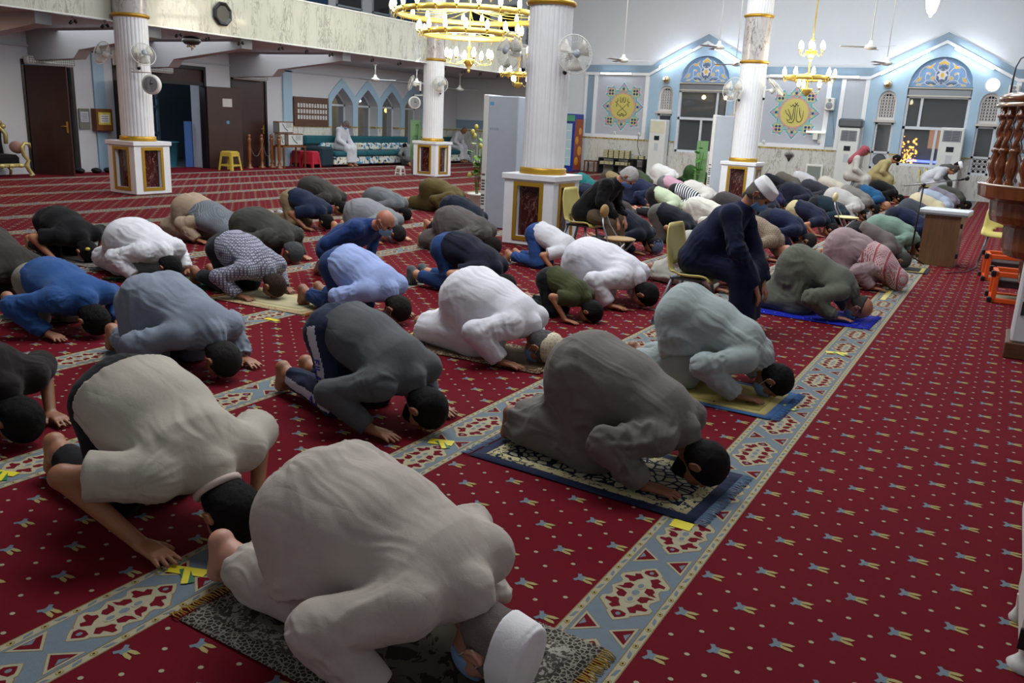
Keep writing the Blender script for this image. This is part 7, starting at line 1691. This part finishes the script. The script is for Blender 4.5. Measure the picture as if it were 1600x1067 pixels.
SJ(-7.05, 17.2, 'in a dark blue robe, mostly hidden by the white haired elder', 1.0, 0, top='robe', topmat='131A34')
SJ(-7.05, 19.1, 'in a pink shirt and grey trousers near the plant', 1.0, 0, top='shirt', topmat='B48E9E', pantsmat='5E5E60')
r8, q8, _ = SJ(-8.78, 5.36, 'in a black t-shirt and cap with a yellow badge at the left', 1.04, -4, dict(flare=.36, elz=.25), htop=0.55, top='shirt', sleeve='short', topmat='101012', pantsmat='1A1A20', cap='baseball', capmat=C('101014'), topname='t_shirt')
mb = MB(); mb.ball(tuple(q8(-.06, -.05, .10)), .024, 10, sz=.7); mb.build('badge', plain('badge_yellow', 'C8B83A', .5), next(c for c in r8.children if c.name.startswith('cap')))
SJ(-8.92, 7.25, 'in a beige robe with a grey scarf over the back', 1.08, -3, top='robe', topmat='A6937E', hair='none', kef=C('7C8288', 'kef', '4A5056'))
SJ(-8.92, 9.05, 'in a navy polo and khaki trousers', 1.04, -3, top='shirt', sleeve='short', topmat='15203A', pantsmat='8A7A5C', hair='short', socks=C('B8BAC0'))
SJ(-8.80, 10.75, 'in a plain grey robe behind the one in light grey', 1.0, 0, htop=0.5, top='robe', topmat='606468')
SJ(-8.95, 12.5, 'in an olive brown robe left of the flower pot', 1.1, 0, top='robe', topmat='4A3E1C')
SJ(-10.05, 10.6, 'in a dark sheeny grey brown robe, rearmost of the praying men', 1.05, 0, htop=0.594, top='robe', topmat='383430', hair='buzz')
SJ(-8.42, 17.3, 'in a teal shirt right beside the nearest column', .95, 0, top='shirt', topmat='155A5C', pantsmat='15202E')
SJ(-8.42, 18.9, 'in a tan shirt before the black book shelf', 1.0, 0, top='shirt', topmat='7A6A4C', pantsmat='3A3026')
SJ(-8.50, 20.6, 'in a dark green shirt before the left floor air conditioner', 1.0, 0, top='shirt', topmat='35402C', pantsmat='2A2E24')
SJ(-8.92, 23.6, 'in a bright white robe near the left far window', 1.1, 0, top='robe', topmat='D2D0CE')
SJ(-8.30, 24.6, 'in a green robe near the left far window', 1.0, 0, top='robe', topmat='2E4A22')
# ---- seated people
SEAT(-4.54, 9.62, 'with white hair and a black coat sitting on a yellow chair', .98, 0, dict(lean=.78, bend=-.25, dangle=.12), top='shirt', topname='coat', topmat='101012', pantsmat='5E5040', hair='full', haircol='C9C7C4', mask=True, maskcol='5F86C4', eyes=1, skin='B07C62')
SEAT(-2.20, 6.96, 'in a long navy robe, white cap and mask sitting on a yellow chair', .99, 0, dict(lean=.62, bend=-.32, dangle=True), top='robe', topmat='121A36', cap='kufi', haircol='77726C', hair='short', mask=True, maskcol='6E9CCB', eyes=1, skin='A5745A', fat=1.08)
SEAT(-3.86, 24.6, 'in white with a red headscarf sitting on a chair by the far wall', 1.0, 0, dict(lean=.35), top='robe', topmat='C9C4BC', kef=C('B06068', 'kef', '8A3440'), agal=1, hair='none')
SEAT(-3.38, 25.4, 'in a pale yellow robe bending on a yellow chair by the far wall', 1.0, 0, dict(lean=.7), top='robe', topmat='B3A372', hair='short')
SEAT(-2.02, 24.6, 'in a white shirt bending deeply on a yellow chair at the far right', 1.0, 0, dict(lean=.95), top='robe', topmat='C4C6CC', hair='short', haircol='4A4846')
SEAT(-1.95, 25.6, 'in a grey robe with a white cap bending on the rearmost chair', 1.0, 0, dict(lean=.85), top='robe', topmat='4E504C', cap='kufi')
SEAT(XL+.42, 20.55, 'in a white robe with a face mask sitting on the long teal sofa', 1.0, 5, dict(lean=.22, bend=.35), top='robe', topmat='C2C4CA', hair='buzz', haircol='6E6A68', mask=True, skin='8E6248')
SEAT(XL+.42, 26.8, 'in a white robe leaning forward on the short teal sofa', 1.0, 5, dict(lean=.55), top='robe', topmat='C2C4CA', hair='none', skin='8E6248')
SEAT(XL+1.42, 22.9, 'in grey kneeling on the carpet before the long sofa', .9, 150, J=kneel_pose(.9), top='shirt', topmat='6E7270', pantsmat='3A3E42')
# ================================================================= shoes, bag near the doors
for i, (x, y) in enumerate(((-18.4, 12.35), (-18.42, 12.68), (-18.5, 12.0))):
    sh = MB(); sh.ball((0, 0, .06), .09, 10, sx=1.6, sy=1.1, sz=.7); o = sh.build('bag', plain('bag_dark', '15161A', .7), loc=(x, y, 0)); tag(o, 'dark bag lying on the floor under the brown box on the wall', 'bag', 'bags under the brown box')
